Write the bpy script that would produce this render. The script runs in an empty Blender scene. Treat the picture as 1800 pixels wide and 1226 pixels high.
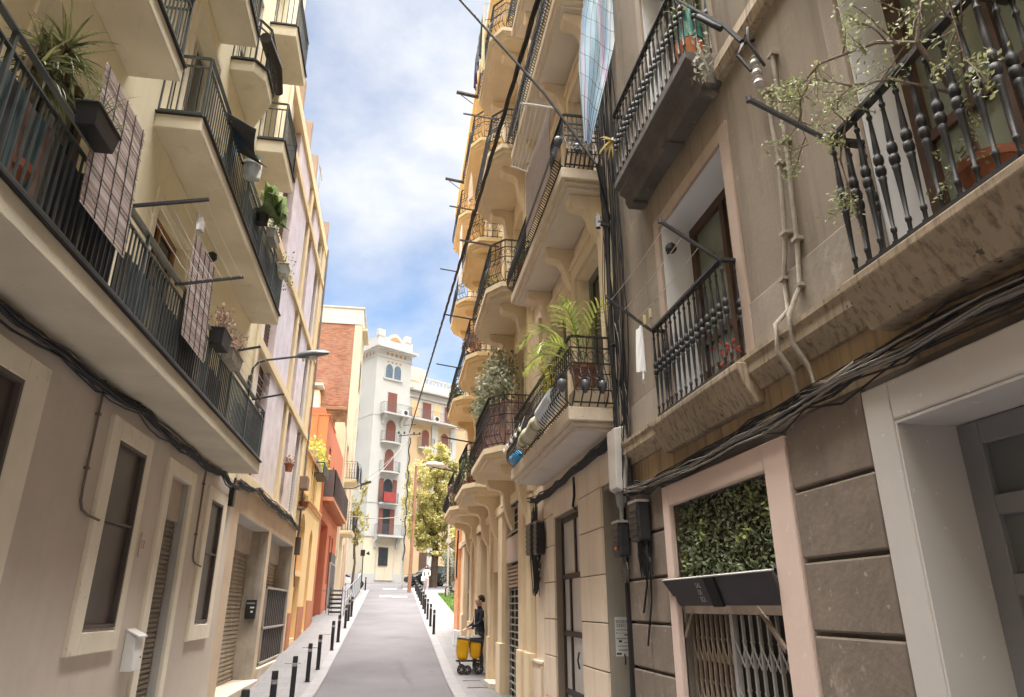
import bpy, math, random
from mathutils import Vector, Matrix, Euler
S = bpy.context.scene
COL = S.collection
RAD = math.radians

# ------------------------------------------------------------------ camera
cam_d = bpy.data.cameras.new("camera"); cam = bpy.data.objects.new("camera", cam_d); COL.objects.link(cam)
cam_d.sensor_width = 36.0; cam_d.lens = 24.3; cam_d.clip_end = 3000; cam_d.clip_start = 0.05
cam.location = (0, 0, 1.65); cam.rotation_euler = (RAD(90 + 20.5), 0, RAD(-9.37))
S.camera = cam

# ------------------------------------------------------------------ light
SUN_EL, SUN_AZ = 42.0, 118.0          # azimuth clockwise from the street axis (+Y): from the right, a little behind
w = bpy.data.worlds.new("World"); S.world = w; w.use_nodes = True
SKYM, CLOUD, SIDE_DIM, STREET_FILL = (0.82, 0.80, 0.78), (2.75, 2.82, 3.0, 1), (1.2, 1.22, 1.3, 1), (100, 96.5, 92, 1)
nt = w.node_tree; N = nt.nodes; L = nt.links; N.clear()
def wn(t, **k):
    n = N.new(t)
    for a, b in k.items(): setattr(n, a, b)
    return n
out = wn("ShaderNodeOutputWorld"); bg = wn("ShaderNodeBackground"); bg.inputs[1].default_value = 0.1
sky = wn("ShaderNodeTexSky", sky_type='NISHITA', sun_disc=False, sun_elevation=RAD(SUN_EL), sun_rotation=RAD(SUN_AZ))
sky.air_density = 1.0; sky.dust_density = 1.2; sky.ozone_density = 1.6
tc = wn("ShaderNodeTexCoord")
# clouds: noise on the sky dome projected to a plane overhead
sep = wn("ShaderNodeSeparateXYZ"); L.new(tc.outputs["Generated"], sep.inputs[0])
zadd = wn("ShaderNodeMath", operation='ADD'); zadd.inputs[1].default_value = 0.35; L.new(sep.outputs[2], zadd.inputs[0])
zmax = wn("ShaderNodeMath", operation='MAXIMUM'); zmax.inputs[1].default_value = 0.12; L.new(zadd.outputs[0], zmax.inputs[0])
dv = wn("ShaderNodeVectorMath", operation='DIVIDE'); L.new(tc.outputs["Generated"], dv.inputs[0])
cmb = wn("ShaderNodeCombineXYZ")
for i in range(3): L.new(zmax.outputs[0], cmb.inputs[i])
L.new(cmb.outputs[0], dv.inputs[1])
mp = wn("ShaderNodeMapping"); mp.inputs["Location"].default_value = (3.1, 1.7, 0.4); L.new(dv.outputs[0], mp.inputs[0])
nz = wn("ShaderNodeTexNoise"); nz.inputs["Scale"].default_value = 2.0; nz.inputs["Detail"].default_value = 7; nz.inputs["Roughness"].default_value = 0.56
nz.inputs["Distortion"].default_value = 0.2
L.new(mp.outputs[0], nz.inputs["Vector"])
cr = wn("ShaderNodeValToRGB"); cr.color_ramp.elements[0].position = 0.36; cr.color_ramp.elements[1].position = 0.62
L.new(nz.outputs[0], cr.inputs[0])
# unseen bright strip added overhead to light the street; unseen sides dimmed
def mapr(src, a, b, c=0.0, d=1.0):
    m = wn("ShaderNodeMapRange", interpolation_type='SMOOTHSTEP'); L.new(src, m.inputs[0])
    for i, v in zip((1, 2, 3, 4), (a, b, c, d)): m.inputs[i].default_value = v
    return m.outputs[0]
def mul(a, b, op='MULTIPLY'):
    m = wn("ShaderNodeMath", operation=op); L.new(a, m.inputs[0]); L.new(b, m.inputs[1]); return m.outputs[0]
def mixc(f, a, b):
    m = wn("ShaderNodeMix", data_type='RGBA')
    for k, v in ((0, f), (6, a), (7, b)):
        if isinstance(v, tuple): m.inputs[k].default_value = v
        else: L.new(v, m.inputs[k])
    return m.outputs[2]
ab = wn("ShaderNodeMath", operation='ABSOLUTE'); L.new(sep.outputs[0], ab.inputs[0])
band = mul(mapr(ab.outputs[0], 0.23, 0.45, 1.0, 0.0), mapr(sep.outputs[2], 0.74, 0.93))
front = mapr(sep.outputs[1], 0.15, 0.5)
tint = wn("ShaderNodeMix", data_type='RGBA', blend_type='MULTIPLY'); tint.inputs[0].default_value = 1.0; tint.inputs[7].default_value = (SKYM[0], SKYM[1], SKYM[2], 1); L.new(sky.outputs[0], tint.inputs[6])
vis = mixc(cr.outputs[0], tint.outputs[2], CLOUD)
c1 = mixc(front, SIDE_DIM, vis)
c2 = mixc(band, c1, STREET_FILL)
L.new(c2, bg.inputs[0]); L.new(bg.outputs[0], out.inputs[0])
sl = bpy.data.lights.new("sun", 'SUN'); sl.energy = 0.55; sl.angle = RAD(10); sl.color = (1.0, 0.93, 0.82)
so = bpy.data.objects.new("sun", sl); COL.objects.link(so); so.location = (20, -30, 60)
sdir = Vector((math.sin(RAD(SUN_AZ)) * math.cos(RAD(SUN_EL)), math.cos(RAD(SUN_AZ)) * math.cos(RAD(SUN_EL)), math.sin(RAD(SUN_EL))))
so.rotation_euler = sdir.to_track_quat('Z', 'Y').to_euler()
S.view_settings.view_transform = 'Standard'; S.view_settings.look = 'None'; S.view_settings.gamma = 1
S.view_settings.exposure = 1.85
S.view_settings.use_curve_mapping = False
S.render.engine = 'CYCLES'
S.cycles.max_bounces = 10; S.cycles.diffuse_bounces = 6; S.cycles.use_denoising = True

# ------------------------------------------------------------------ materials
MATS = {}
def mat(name, col, rough=0.85, var=0.12, scale=1.5, bump=0.15, bscale=60.0, streak=0.0, metal=0.0, spec=0.25, col2=None, dirt=None, patch=0.0, patchcol=(0.6, 0.55, 0.48), sf=7.0, sz=0.45, chip=0.0, chipcol=(0.2, 0.18, 0.16)):
    if name in MATS: return MATS[name]
    m = bpy.data.materials.new(name); m.use_nodes = True; t = m.node_tree; n = t.nodes; l = t.links
    b = n["Principled BSDF"]; b.inputs["Roughness"].default_value = rough; b.inputs["Metallic"].default_value = metal
    b.inputs["Specular IOR Level"].default_value = spec
    tc = n.new("ShaderNodeTexCoord"); co = tc.outputs["Object"]
    nz = n.new("ShaderNodeTexNoise"); nz.inputs["Scale"].default_value = scale; nz.inputs["Detail"].default_value = 8; nz.inputs["Roughness"].default_value = 0.6
    l.new(co, nz.inputs["Vector"])
    c = Vector(col[:3]); c2 = Vector(col2[:3]) if col2 else c
    ra = n.new("ShaderNodeValToRGB"); ra.color_ramp.elements[0].position = 0.3; ra.color_ramp.elements[1].position = 0.7
    ra.color_ramp.elements[0].color = (*(c * (1 - var)), 1); ra.color_ramp.elements[1].color = (*[min(1, q) for q in c2 * (1 + var)], 1)
    l.new(nz.outputs[0], ra.inputs[0]); cur = ra.outputs[0]
    def mixin(fac, colr, cur):
        x = n.new("ShaderNodeMix"); x.data_type = 'RGBA'; l.new(fac, x.inputs[0]); l.new(cur, x.inputs[6]); x.inputs[7].default_value = (*colr, 1); return x.outputs[2]
    if streak > 0:
        mp = n.new("ShaderNodeMapping"); mp.inputs["Scale"].default_value = (sf, sf, sz); l.new(co, mp.inputs[0])
        z2 = n.new("ShaderNodeTexNoise"); z2.inputs["Scale"].default_value = 1.0; z2.inputs["Detail"].default_value = 6; z2.inputs["Roughness"].default_value = 0.65; l.new(mp.outputs[0], z2.inputs["Vector"])
        r2 = n.new("ShaderNodeMapRange"); r2.inputs[1].default_value = 0.48; r2.inputs[2].default_value = 0.75; r2.inputs[4].default_value = streak; l.new(z2.outputs[0], r2.inputs[0])
        cur = mixin(r2.outputs[0], dirt or tuple(c * 0.3), cur)
    if patch > 0:
        z3 = n.new("ShaderNodeTexNoise"); z3.inputs["Scale"].default_value = 2.3; z3.inputs["Detail"].default_value = 9; z3.inputs["Roughness"].default_value = 0.7
        mp3 = n.new("ShaderNodeMapping"); mp3.inputs["Location"].default_value = (5.2, 9.1, 3.3); l.new(co, mp3.inputs[0]); l.new(mp3.outputs[0], z3.inputs["Vector"])
        r3 = n.new("ShaderNodeMapRange"); r3.inputs[1].default_value = 0.60; r3.inputs[2].default_value = 0.66; r3.inputs[4].default_value = patch; l.new(z3.outputs[0], r3.inputs[0])
        cur = mixin(r3.outputs[0], patchcol, cur)
    if chip > 0:      # small flakes and knocks in the paint
        z4 = n.new("ShaderNodeTexNoise"); z4.inputs["Scale"].default_value = 17; z4.inputs["Detail"].default_value = 3; z4.inputs["Roughness"].default_value = 0.55; l.new(co, z4.inputs["Vector"])
        r4 = n.new("ShaderNodeMapRange"); r4.inputs[1].default_value = 0.685; r4.inputs[2].default_value = 0.70; r4.inputs[4].default_value = chip; l.new(z4.outputs[0], r4.inputs[0])
        cur = mixin(r4.outputs[0], chipcol, cur)
    l.new(cur, b.inputs["Base Color"])
    if bump > 0:
        nb = n.new("ShaderNodeTexNoise"); nb.inputs["Scale"].default_value = bscale; nb.inputs["Detail"].default_value = 5; l.new(co, nb.inputs["Vector"])
        bp = n.new("ShaderNodeBump"); bp.inputs["Strength"].default_value = bump; bp.inputs["Distance"].default_value = 0.02; l.new(nb.outputs[0], bp.inputs["Height"]); l.new(bp.outputs[0], b.inputs["Normal"])
    MATS[name] = m; return m
def brickmat(name, c1, c2, mortar, axis='x', scale=1.0):
    m = bpy.data.materials.new(name); m.use_nodes = True; t = m.node_tree; n = t.nodes; l = t.links; b = n["Principled BSDF"]; b.inputs["Roughness"].default_value = 0.9
    tc = n.new("ShaderNodeTexCoord"); sp = n.new("ShaderNodeSeparateXYZ"); l.new(tc.outputs["Object"], sp.inputs[0]); cb = n.new("ShaderNodeCombineXYZ")
    l.new(sp.outputs[0 if axis == 'x' else 1], cb.inputs[0]); l.new(sp.outputs[2], cb.inputs[1])
    bt = n.new("ShaderNodeTexBrick"); bt.inputs["Scale"].default_value = scale; bt.inputs["Brick Width"].default_value = 0.29; bt.inputs["Row Height"].default_value = 0.075; bt.inputs["Mortar Size"].default_value = 0.008
    bt.inputs["Color1"].default_value = (*c1, 1); bt.inputs["Color2"].default_value = (*c2, 1); bt.inputs["Mortar"].default_value = (*mortar, 1); l.new(cb.outputs[0], bt.inputs[0])
    nz = n.new("ShaderNodeTexNoise"); nz.inputs["Scale"].default_value = 0.9; nz.inputs["Detail"].default_value = 8; l.new(tc.outputs["Object"], nz.inputs["Vector"])
    mr = n.new("ShaderNodeMapRange"); mr.inputs[1].default_value = 0.42; mr.inputs[2].default_value = 0.68; mr.inputs[4].default_value = 0.55; l.new(nz.outputs[0], mr.inputs[0])
    x = n.new("ShaderNodeMix"); x.data_type = 'RGBA'; l.new(mr.outputs[0], x.inputs[0]); l.new(bt.outputs[0], x.inputs[6]); x.inputs[7].default_value = (*mortar, 1)
    l.new(x.outputs[2], b.inputs["Base Color"])
    bp = n.new("ShaderNodeBump"); bp.inputs["Strength"].default_value = 0.4; bp.inputs["Distance"].default_value = 0.01; l.new(bt.outputs[1], bp.inputs["Height"]); bp.invert = True; l.new(bp.outputs[0], b.inputs["Normal"])
    MATS[name] = m; return m
def glass(name, col, rough=0.08):
    return mat(name, col, rough, 0.25, 2.0, 0.02, 3.0, spec=0.5)
def leafmat(name, a, b_, scale=2.5):
    m = bpy.data.materials.new(name); m.use_nodes = True; t = m.node_tree; n = t.nodes; l = t.links; b = n["Principled BSDF"]; b.inputs["Roughness"].default_value = 0.55
    tc = n.new("ShaderNodeTexCoord"); nz = n.new("ShaderNodeTexNoise"); nz.inputs["Scale"].default_value = scale; nz.inputs["Detail"].default_value = 4; l.new(tc.outputs["Object"], nz.inputs["Vector"])
    geo = n.new("ShaderNodeNewGeometry"); ad = n.new("ShaderNodeMath"); ad.operation = 'MULTIPLY_ADD'; ad.inputs[1].default_value = 0.35; l.new(geo.outputs["Random Per Island"], ad.inputs[0]); l.new(nz.outputs[0], ad.inputs[2])
    ra = n.new("ShaderNodeValToRGB"); ra.color_ramp.elements[0].position = 0.42; ra.color_ramp.elements[1].position = 0.85; ra.color_ramp.elements[0].color = (*a, 1); ra.color_ramp.elements[1].color = (*b_, 1)
    l.new(ad.outputs[0], ra.inputs[0]); l.new(ra.outputs[0], b.inputs["Base Color"])
    tr = n.new("ShaderNodeBsdfTranslucent"); l.new(ra.outputs[0], tr.inputs[0]); ms = n.new("ShaderNodeMixShader"); ms.inputs[0].default_value = 0.35
    o = n["Material Output"]; l.new(b.outputs[0], ms.inputs[1]); l.new(tr.outputs[0], ms.inputs[2]); l.new(ms.outputs[0], o.inputs[0])
    MATS[name] = m; return m
def stripemat(name, cols, axis, scale, rough=0.8, trans=0.0):
    m = bpy.data.materials.new(name); m.use_nodes = True; t = m.node_tree; n = t.nodes; l = t.links; b = n["Principled BSDF"]; b.inputs["Roughness"].default_value = rough
    tc = n.new("ShaderNodeTexCoord"); sp = n.new("ShaderNodeSeparateXYZ"); l.new(tc.outputs["Object"], sp.inputs[0])
    mu = n.new("ShaderNodeMath"); mu.operation = 'MULTIPLY'; mu.inputs[1].default_value = scale; l.new(sp.outputs[axis], mu.inputs[0])
    wn_ = n.new("ShaderNodeTexWhiteNoise"); wn_.noise_dimensions = '1D'; fl = n.new("ShaderNodeMath"); fl.operation = 'FLOOR'; l.new(mu.outputs[0], fl.inputs[0]); l.new(fl.outputs[0], wn_.inputs["W"])
    ra = n.new("ShaderNodeValToRGB"); ra.color_ramp.interpolation = 'CONSTANT'
    while len(ra.color_ramp.elements) < len(cols): ra.color_ramp.elements.new(0.5)
    for i, c in enumerate(cols): ra.color_ramp.elements[i].position = i / len(cols); ra.color_ramp.elements[i].color = (*c, 1)
    l.new(wn_.outputs["Value"], ra.inputs[0]); l.new(ra.outputs[0], b.inputs["Base Color"])
    if trans:
        tr = n.new("ShaderNodeBsdfTranslucent"); l.new(ra.outputs[0], tr.inputs[0]); ms = n.new("ShaderNodeMixShader"); ms.inputs[0].default_value = trans
        l.new(b.outputs[0], ms.inputs[1]); l.new(tr.outputs[0], ms.inputs[2]); l.new(ms.outputs[0], n["Material Output"].inputs[0])
    MATS[name] = m; return m

# ------------------------------------------------------------------ mesh builder
W0 = {}                     # world origin of every object made here
ZV = Vector((0, 0, 1))
class MB:
    def __init__(s): s.v = []; s.f = []; s.m = []; s.c = 0
    def face(s, pts):
        k = len(s.v); s.v += [tuple(p) for p in pts]; s.f.append(tuple(range(k, k + len(pts)))); s.m.append(s.c)
    def hexa(s, p):          # 8 corners: bottom ring, top ring
        k = len(s.v); s.v += [tuple(q) for q in p]
        for f in ((3, 2, 1, 0), (4, 5, 6, 7), (0, 1, 5, 4), (1, 2, 6, 5), (2, 3, 7, 6), (3, 0, 4, 7)):
            s.f.append(tuple(k + i for i in f)); s.m.append(s.c)
        return s
    def box(s, x0, x1, y0, y1, z0, z1):
        if x0 > x1: x0, x1 = x1, x0
        if y0 > y1: y0, y1 = y1, y0
        if z0 > z1: z0, z1 = z1, z0
        return s.hexa([(x0, y0, z0), (x1, y0, z0), (x1, y1, z0), (x0, y1, z0), (x0, y0, z1), (x1, y0, z1), (x1, y1, z1), (x0, y1, z1)])
    def obox(s, c, a, b, d):  # centre and three half-axis vectors
        c, a, b, d = map(Vector, (c, a, b, d))
        return s.hexa([c - a - b - d, c + a - b - d, c + a + b - d, c - a + b - d, c - a - b + d, c + a - b + d, c + a + b + d, c - a + b + d])
    def bar(s, p, q, w, h=None):
        p, q = Vector(p), Vector(q); d = q - p; l = d.length
        if l < 1e-6: return s
        d /= l; a = d.cross(ZV)
        a = Vector((1, 0, 0)) if a.length < 1e-3 else a.normalized()
        b = d.cross(a).normalized()
        return s.obox((p + q) / 2, d * l / 2, a * w / 2, b * (h or w) / 2)
    def tube(s, pts, r, n=6, r2=None):
        pts = [Vector(p) for p in pts]; k = len(s.v); m = len(pts)
        for i, p in enumerate(pts):
            d = (pts[min(i + 1, m - 1)] - pts[max(i - 1, 0)])
            d = d.normalized() if d.length > 1e-9 else ZV
            a = d.cross(Vector((0.31, 0.17, 0.94))); a = a.normalized() if a.length > 1e-3 else Vector((1, 0, 0)); b = d.cross(a)
            if isinstance(r, (list, tuple)): rr = r[i]
            else: rr = r if r2 is None else r + (r2 - r) * i / (m - 1)
            for j in range(n):
                t = 2 * math.pi * j / n; s.v.append(tuple(p + (a * math.cos(t) + b * math.sin(t)) * rr))
        for i in range(m - 1):
            for j in range(n):
                s.f.append((k + i * n + j, k + i * n + (j + 1) % n, k + (i + 1) * n + (j + 1) % n, k + (i + 1) * n + j)); s.m.append(s.c)
        s.f.append(tuple(k + j for j in range(n))[::-1]); s.m.append(s.c)
        s.f.append(tuple(k + (m - 1) * n + j for j in range(n))); s.m.append(s.c)
        return s
    def lathe(s, c, prof, n=12, axis=None):     # prof: (height, radius)
        c = Vector(c); ax = Vector(axis).normalized() if axis else ZV
        a = ax.cross(Vector((0, 1, 0))); a = a.normalized() if a.length > 1e-3 else Vector((1, 0, 0)); b = ax.cross(a)
        k = len(s.v); m = len(prof)
        for h, r in prof:
            for j in range(n):
                t = 2 * math.pi * j / n; s.v.append(tuple(c + ax * h + (a * math.cos(t) + b * math.sin(t)) * r))
        for i in range(m - 1):
            for j in range(n):
                s.f.append((k + i * n + j, k + i * n + (j + 1) % n, k + (i + 1) * n + (j + 1) % n, k + (i + 1) * n + j)); s.m.append(s.c)
        s.f.append(tuple(k + j for j in range(n))[::-1]); s.m.append(s.c)
        s.f.append(tuple(k + (m - 1) * n + j for j in range(n))); s.m.append(s.c)
        return s
    def prism(s, poly, off):    # polygon of 3-D points swept along off
        off = Vector(off); p = [Vector(q) for q in poly]; q = [a + off for a in p]; k = len(s.v); n = len(p)
        s.v += [tuple(a) for a in p + q]
        s.f.append(tuple(range(k, k + n))[::-1]); s.m.append(s.c); s.f.append(tuple(range(k + n, k + 2 * n))); s.m.append(s.c)
        for i in range(n): s.f.append((k + i, k + (i + 1) % n, k + n + (i + 1) % n, k + n + i)); s.m.append(s.c)
        return s
    def ball(s, c, r, n=8, m=6, sz=1.0):
        return s.lathe(c, [(-r * sz * math.cos(math.pi * (i + 0.02) / (m + 0.04)), r * math.sin(math.pi * (i + 0.02) / (m + 0.04)) + 1e-4) for i in range(m + 1)], n)
    def build(s, name, mats, parent=None, org=None, smooth=False, bevel=0.0):
        o3 = W0[parent.name] if parent else Vector(org or (0, 0, 0))
        me = bpy.data.meshes.new(name); me.from_pydata([(a[0] - o3.x, a[1] - o3.y, a[2] - o3.z) for a in s.v], [], s.f)
        for m in (mats if isinstance(mats, (list, tuple)) else [mats]): me.materials.append(m)
        if any(s.m): me.polygons.foreach_set("material_index", s.m)
        if smooth: me.polygons.foreach_set("use_smooth", [True] * len(s.f))
        o = bpy.data.objects.new(name, me); COL.objects.link(o)
        if parent: o.parent = parent
        else: o.location = o3
        W0[o.name] = o3
        if smooth and len(s.f) < 60000:
            try: me.set_sharp_from_angle(angle=RAD(50))
            except Exception: pass
        if bevel:
            b = o.modifiers.new("bevel", 'BEVEL'); b.width = bevel; b.segments = 2; b.limit_method = 'ANGLE'
        return o
def tag(o, label, cat, group=None, kind=None):
    o["label"] = label; o["category"] = cat
    if group: o["group"] = group
    if kind: o["kind"] = kind
    return o
def thing(name, label, cat, loc=(0, 0, 0), group=None):
    o = bpy.data.objects.new(name, None); COL.objects.link(o); o.location = loc; W0[o.name] = Vector(loc); o.empty_display_size = 0.2
    return tag(o, label, cat, group)
def wall(mb, O, u, n, Wd, H, holes):
    O, u, n = Vector(O), Vector(u), Vector(n)
    us = sorted({0.0, Wd, *[min(max(h[i], 0), Wd) for h in holes for i in (0, 1)]}); vs = sorted({0.0, H, *[min(max(h[i], 0), H) for h in holes for i in (2, 3)]})
    P = lambda a, b, d=0: O + u * a + ZV * b - n * d
    for i in range(len(us) - 1):
        for j in range(len(vs) - 1):
            a, b = (us[i] + us[i + 1]) / 2, (vs[j] + vs[j + 1]) / 2
            if any(h[0] < a < h[1] and h[2] < b < h[3] for h in holes): continue
            mb.face([P(us[i], vs[j]), P(us[i + 1], vs[j]), P(us[i + 1], vs[j + 1]), P(us[i], vs[j + 1])])
    for h in holes:
        a, b, c, d, e = h[:5]
        mb.face([P(a, c), P(a, d), P(a, d, e), P(a, c, e)]); mb.face([P(b, c), P(b, d), P(b, d, e), P(b, c, e)])
        mb.face([P(a, d), P(b, d), P(b, d, e), P(a, d, e)]); mb.face([P(a, c), P(b, c), P(b, c, e), P(a, c, e)])
def wallx(mb, x, side, y0, y1, z0, z1, holes):   # wall in the plane x facing side
    wall(mb, (x, y0, z0), (0, 1, 0), (side, 0, 0), y1 - y0, z1 - z0, [(h[0] - y0, h[1] - y0, h[2] - z0, h[3] - z0, h[4]) for h in holes])
def shell(mb, x, side, y0, y1, z0, z1, depth=8.0):  # sides, back and roof of a house block
    xb = x - side * depth
    mb.face([(x, y0, z0), (x, y0, z1), (xb, y0, z1), (xb, y0, z0)]); mb.face([(x, y1, z0), (x, y1, z1), (xb, y1, z1), (xb, y1, z0)])
    mb.face([(x, y0, z1), (x, y1, z1), (xb, y1, z1), (xb, y0, z1)]); mb.face([(xb, y0, z0), (xb, y0, z1), (xb, y1, z1), (xb, y1, z0)])
def gz(y):
    if y < 14.4: return 0.0
    if y < 18.4: return 0.0855 * (y - 14.4) ** 2 / 8.0
    if y < 48: return 0.0855 * (y - 16.4)
    if y < 78: return 2.702 + 0.05 * (y - 48)
    return 4.2 + 0.01 * (y - 78)
rnd = random.Random(11)
def U(a, b): return rnd.uniform(a, b)
# ------------------------------------------------------------------ palette
M_asph = mat("asphalt", (0.092, 0.086, 0.091), 0.85, 0.2, 0.45, 0.3, 120, patch=0.55, patchcol=(0.075, 0.071, 0.075))
M_pave = brickmat("paving", (0.175, 0.166, 0.168), (0.155, 0.147, 0.149), (0.10, 0.095, 0.096), 'x')
_n = M_pave.node_tree.nodes; _b = next(q for q in _n if q.type == 'TEX_BRICK'); _b.inputs["Brick Width"].default_value = 0.6; _b.inputs["Row Height"].default_value = 0.4; _b.inputs["Mortar Size"].default_value = 0.006
_c = next(q for q in _n if q.type == 'COMBXYZ'); _s = next(q for q in _n if q.type == 'SEPXYZ'); M_pave.node_tree.links.new(_s.outputs[1], _c.inputs[1])
next(q for q in _n if q.type == 'MAP_RANGE').inputs[4].default_value = 0.25
M_kerb = mat("kerbstone", (0.20, 0.19, 0.192), 0.85, 0.1, 2.0, 0.12, 80)
M_earth = mat("earth", (0.22, 0.2, 0.17), 0.95, 0.2, 0.3)
M_white = mat("road_paint", (0.6, 0.6, 0.58), 0.7, 0.06, 8)
M_taupe = mat("taupe_render", (0.62, 0.545, 0.465), 0.9, 0.13, 0.55, 0.10, 30, patch=0.16, patchcol=(0.52, 0.45, 0.39), streak=0.10, dirt=(0.36, 0.30, 0.25), chip=0.3, chipcol=(0.46, 0.40, 0.34))
M_cream = mat("cream_render", (0.86, 0.79, 0.58), 0.9, 0.06, 0.8, 0.12, 70, streak=0.14, dirt=(0.45, 0.38, 0.27))
M_soff = mat("soffit_render", (0.66, 0.60, 0.47), 0.9, 0.12, 1.3, 0.1, 40, patch=0.4, patchcol=(0.48, 0.42, 0.32), chip=0.4, chipcol=(0.42, 0.35, 0.26))
M_trim = mat("cream_trim", (0.82, 0.75, 0.61), 0.8, 0.07, 1.4, 0.12, 60, patch=0.25, patchcol=(0.5, 0.44, 0.35), chip=0.5, chipcol=(0.42, 0.36, 0.29))
M_iron = mat("black_iron", (0.028, 0.028, 0.03), 0.5, 0.2, 6, 0.1, 90, spec=0.4)
M_gun = mat("green_grey_iron", (0.06, 0.07, 0.07), 0.35, 0.25, 5, 0.1, 90, spec=0.4)
M_glass = glass("dark_glass", (0.035, 0.04, 0.045))
M_mesh = mat("insect_mesh", (0.06, 0.048, 0.045), 0.4, 0.35, 1.8, 0.1, 200, spec=0.5)
M_wood = mat("varnished_wood", (0.30, 0.16, 0.07), 0.55, 0.2, 5, 0.1, 50)
M_dwood = mat("dark_wood", (0.09, 0.055, 0.04), 0.6, 0.25, 5, 0.1, 50)
M_cable = mat("cable_rubber", (0.03, 0.03, 0.032), 0.6, 0.2, 6, 0)
M_gcable = mat("grey_cable", (0.22, 0.2, 0.18), 0.7, 0.2, 6, 0)
M_galv = mat("grey_metal", (0.33, 0.32, 0.3), 0.5, 0.2, 6, 0.1, 60, spec=0.4)
M_rshut = mat("rolling_shutter", (0.34, 0.29, 0.22), 0.6, 0.22, 1.8, 0.1, 60, streak=0.5, dirt=(0.10, 0.08, 0.06), patch=0.4, patchcol=(0.30, 0.16, 0.09))
M_ccon = mat("stained_concrete", (0.42, 0.375, 0.31), 0.95, 0.22, 2.2, 0.3, 30, streak=0.6, dirt=(0.16, 0.14, 0.11), patch=0.4, patchcol=(0.28, 0.25, 0.2))
M_wplast = mat("white_paint", (0.74, 0.74, 0.72), 0.45, 0.05, 4, 0)
M_terra = mat("terracotta", (0.30, 0.115, 0.065), 0.8, 0.15, 4, 0.1, 40)
M_soil = mat("soil", (0.05, 0.035, 0.025), 0.95)
M_blackp = mat("black_plastic", (0.022, 0.022, 0.024), 0.45, 0.2, 5, 0, spec=0.4)
L_yucca = leafmat("yucca_leaf", (0.022, 0.03, 0.012), (0.14, 0.14, 0.055), 9)
L_palm = leafmat("palm_leaf", (0.08, 0.13, 0.025), (0.38, 0.40, 0.09), 5)
L_bush = leafmat("bush_leaf", (0.03, 0.06, 0.02), (0.19, 0.22, 0.10), 6)
L_ivy = leafmat("ivy_leaf", (0.035, 0.055, 0.022), (0.36, 0.42, 0.24), 26)
L_tree = leafmat("tree_leaf", (0.20, 0.20, 0.05), (0.62, 0.56, 0.22), 0.8)
L_sparse = leafmat("sprig_leaf", (0.12, 0.16, 0.05), (0.42, 0.44, 0.22), 9)
L_grass = leafmat("grass_blade", (0.06, 0.13, 0.02), (0.17, 0.28, 0.06), 1.5)
L_pink = leafmat("dry_flower", (0.16, 0.10, 0.07), (0.42, 0.26, 0.20), 12)

# ------------------------------------------------------------------ ground
def strip(name, xa, xb, y0, y1, m, dz, step=1.0):
    mb = MB(); n = max(1, int((y1 - y0) / step)); fa = xa if callable(xa) else (lambda y: xa); fb = xb if callable(xb) else (lambda y: xb); k = 0
    for i in range(n + 1):
        y = y0 + (y1 - y0) * i / n; mb.v += [(fa(y), y, gz(y) + dz), (fb(y), y, gz(y) + dz)]
        if i: mb.f.append((k - 2, k - 1, k + 1, k)); mb.m.append(0)
        k += 2
    o = mb.build(name, m, smooth=True); o["kind"] = "structure"; return o
mb = MB(); ys = [-200, -20, 0, 10, 13] + [14 + .5 * i for i in range(10)] + [20, 24, 30, 40, 48, 60, 78, 120, 300, 900, 2500]; xs = [-2500, -300, -60, 60, 300, 2500]
for y in ys: mb.v += [(x, y, gz(y) - 0.06) for x in xs]
for i in range(len(ys) - 1):
    for j in range(len(xs) - 1): a = i * 6 + j; mb.f.append((a, a + 1, a + 7, a + 6)); mb.m.append(0)
g = mb.build("ground", M_earth); g["kind"] = "structure"
strip("road", -1.38, 1.34, -20, 47.8, M_asph, 0.0, 0.5)
strip("pavement", -3.05, -1.62, -20, 47.6, M_pave, 0.012, 0.5); strip("pavement", 1.58, lambda y: 2.6 if y < 26.5 else 2.75, -20, 47.6, M_pave, 0.012, 0.5)
strip("kerb", -1.62, -1.38, -20, 47.6, M_kerb, 0.016, 0.5); strip("kerb", 1.34, 1.58, -20, 47.6, M_kerb, 0.016, 0.5)
strip("cross_road", -40, 40, 47.8, 72, M_asph, -0.004, 2.0)
strip("footpath", 2.75, 3.4, 44.6, 47.7, M_pave, 0.010, 0.6)
for a in ((-0.62, 0.02, 42.0, 42.75), (0.1, 0.9, 41.6, 42.25), (-0.55, 0.35, 49.0, 49.9), (0.75, 1.9, 48.6, 49.6)): strip("road_marking", a[0], a[1], a[2], a[3], M_white, 0.006, 0.3)
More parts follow.
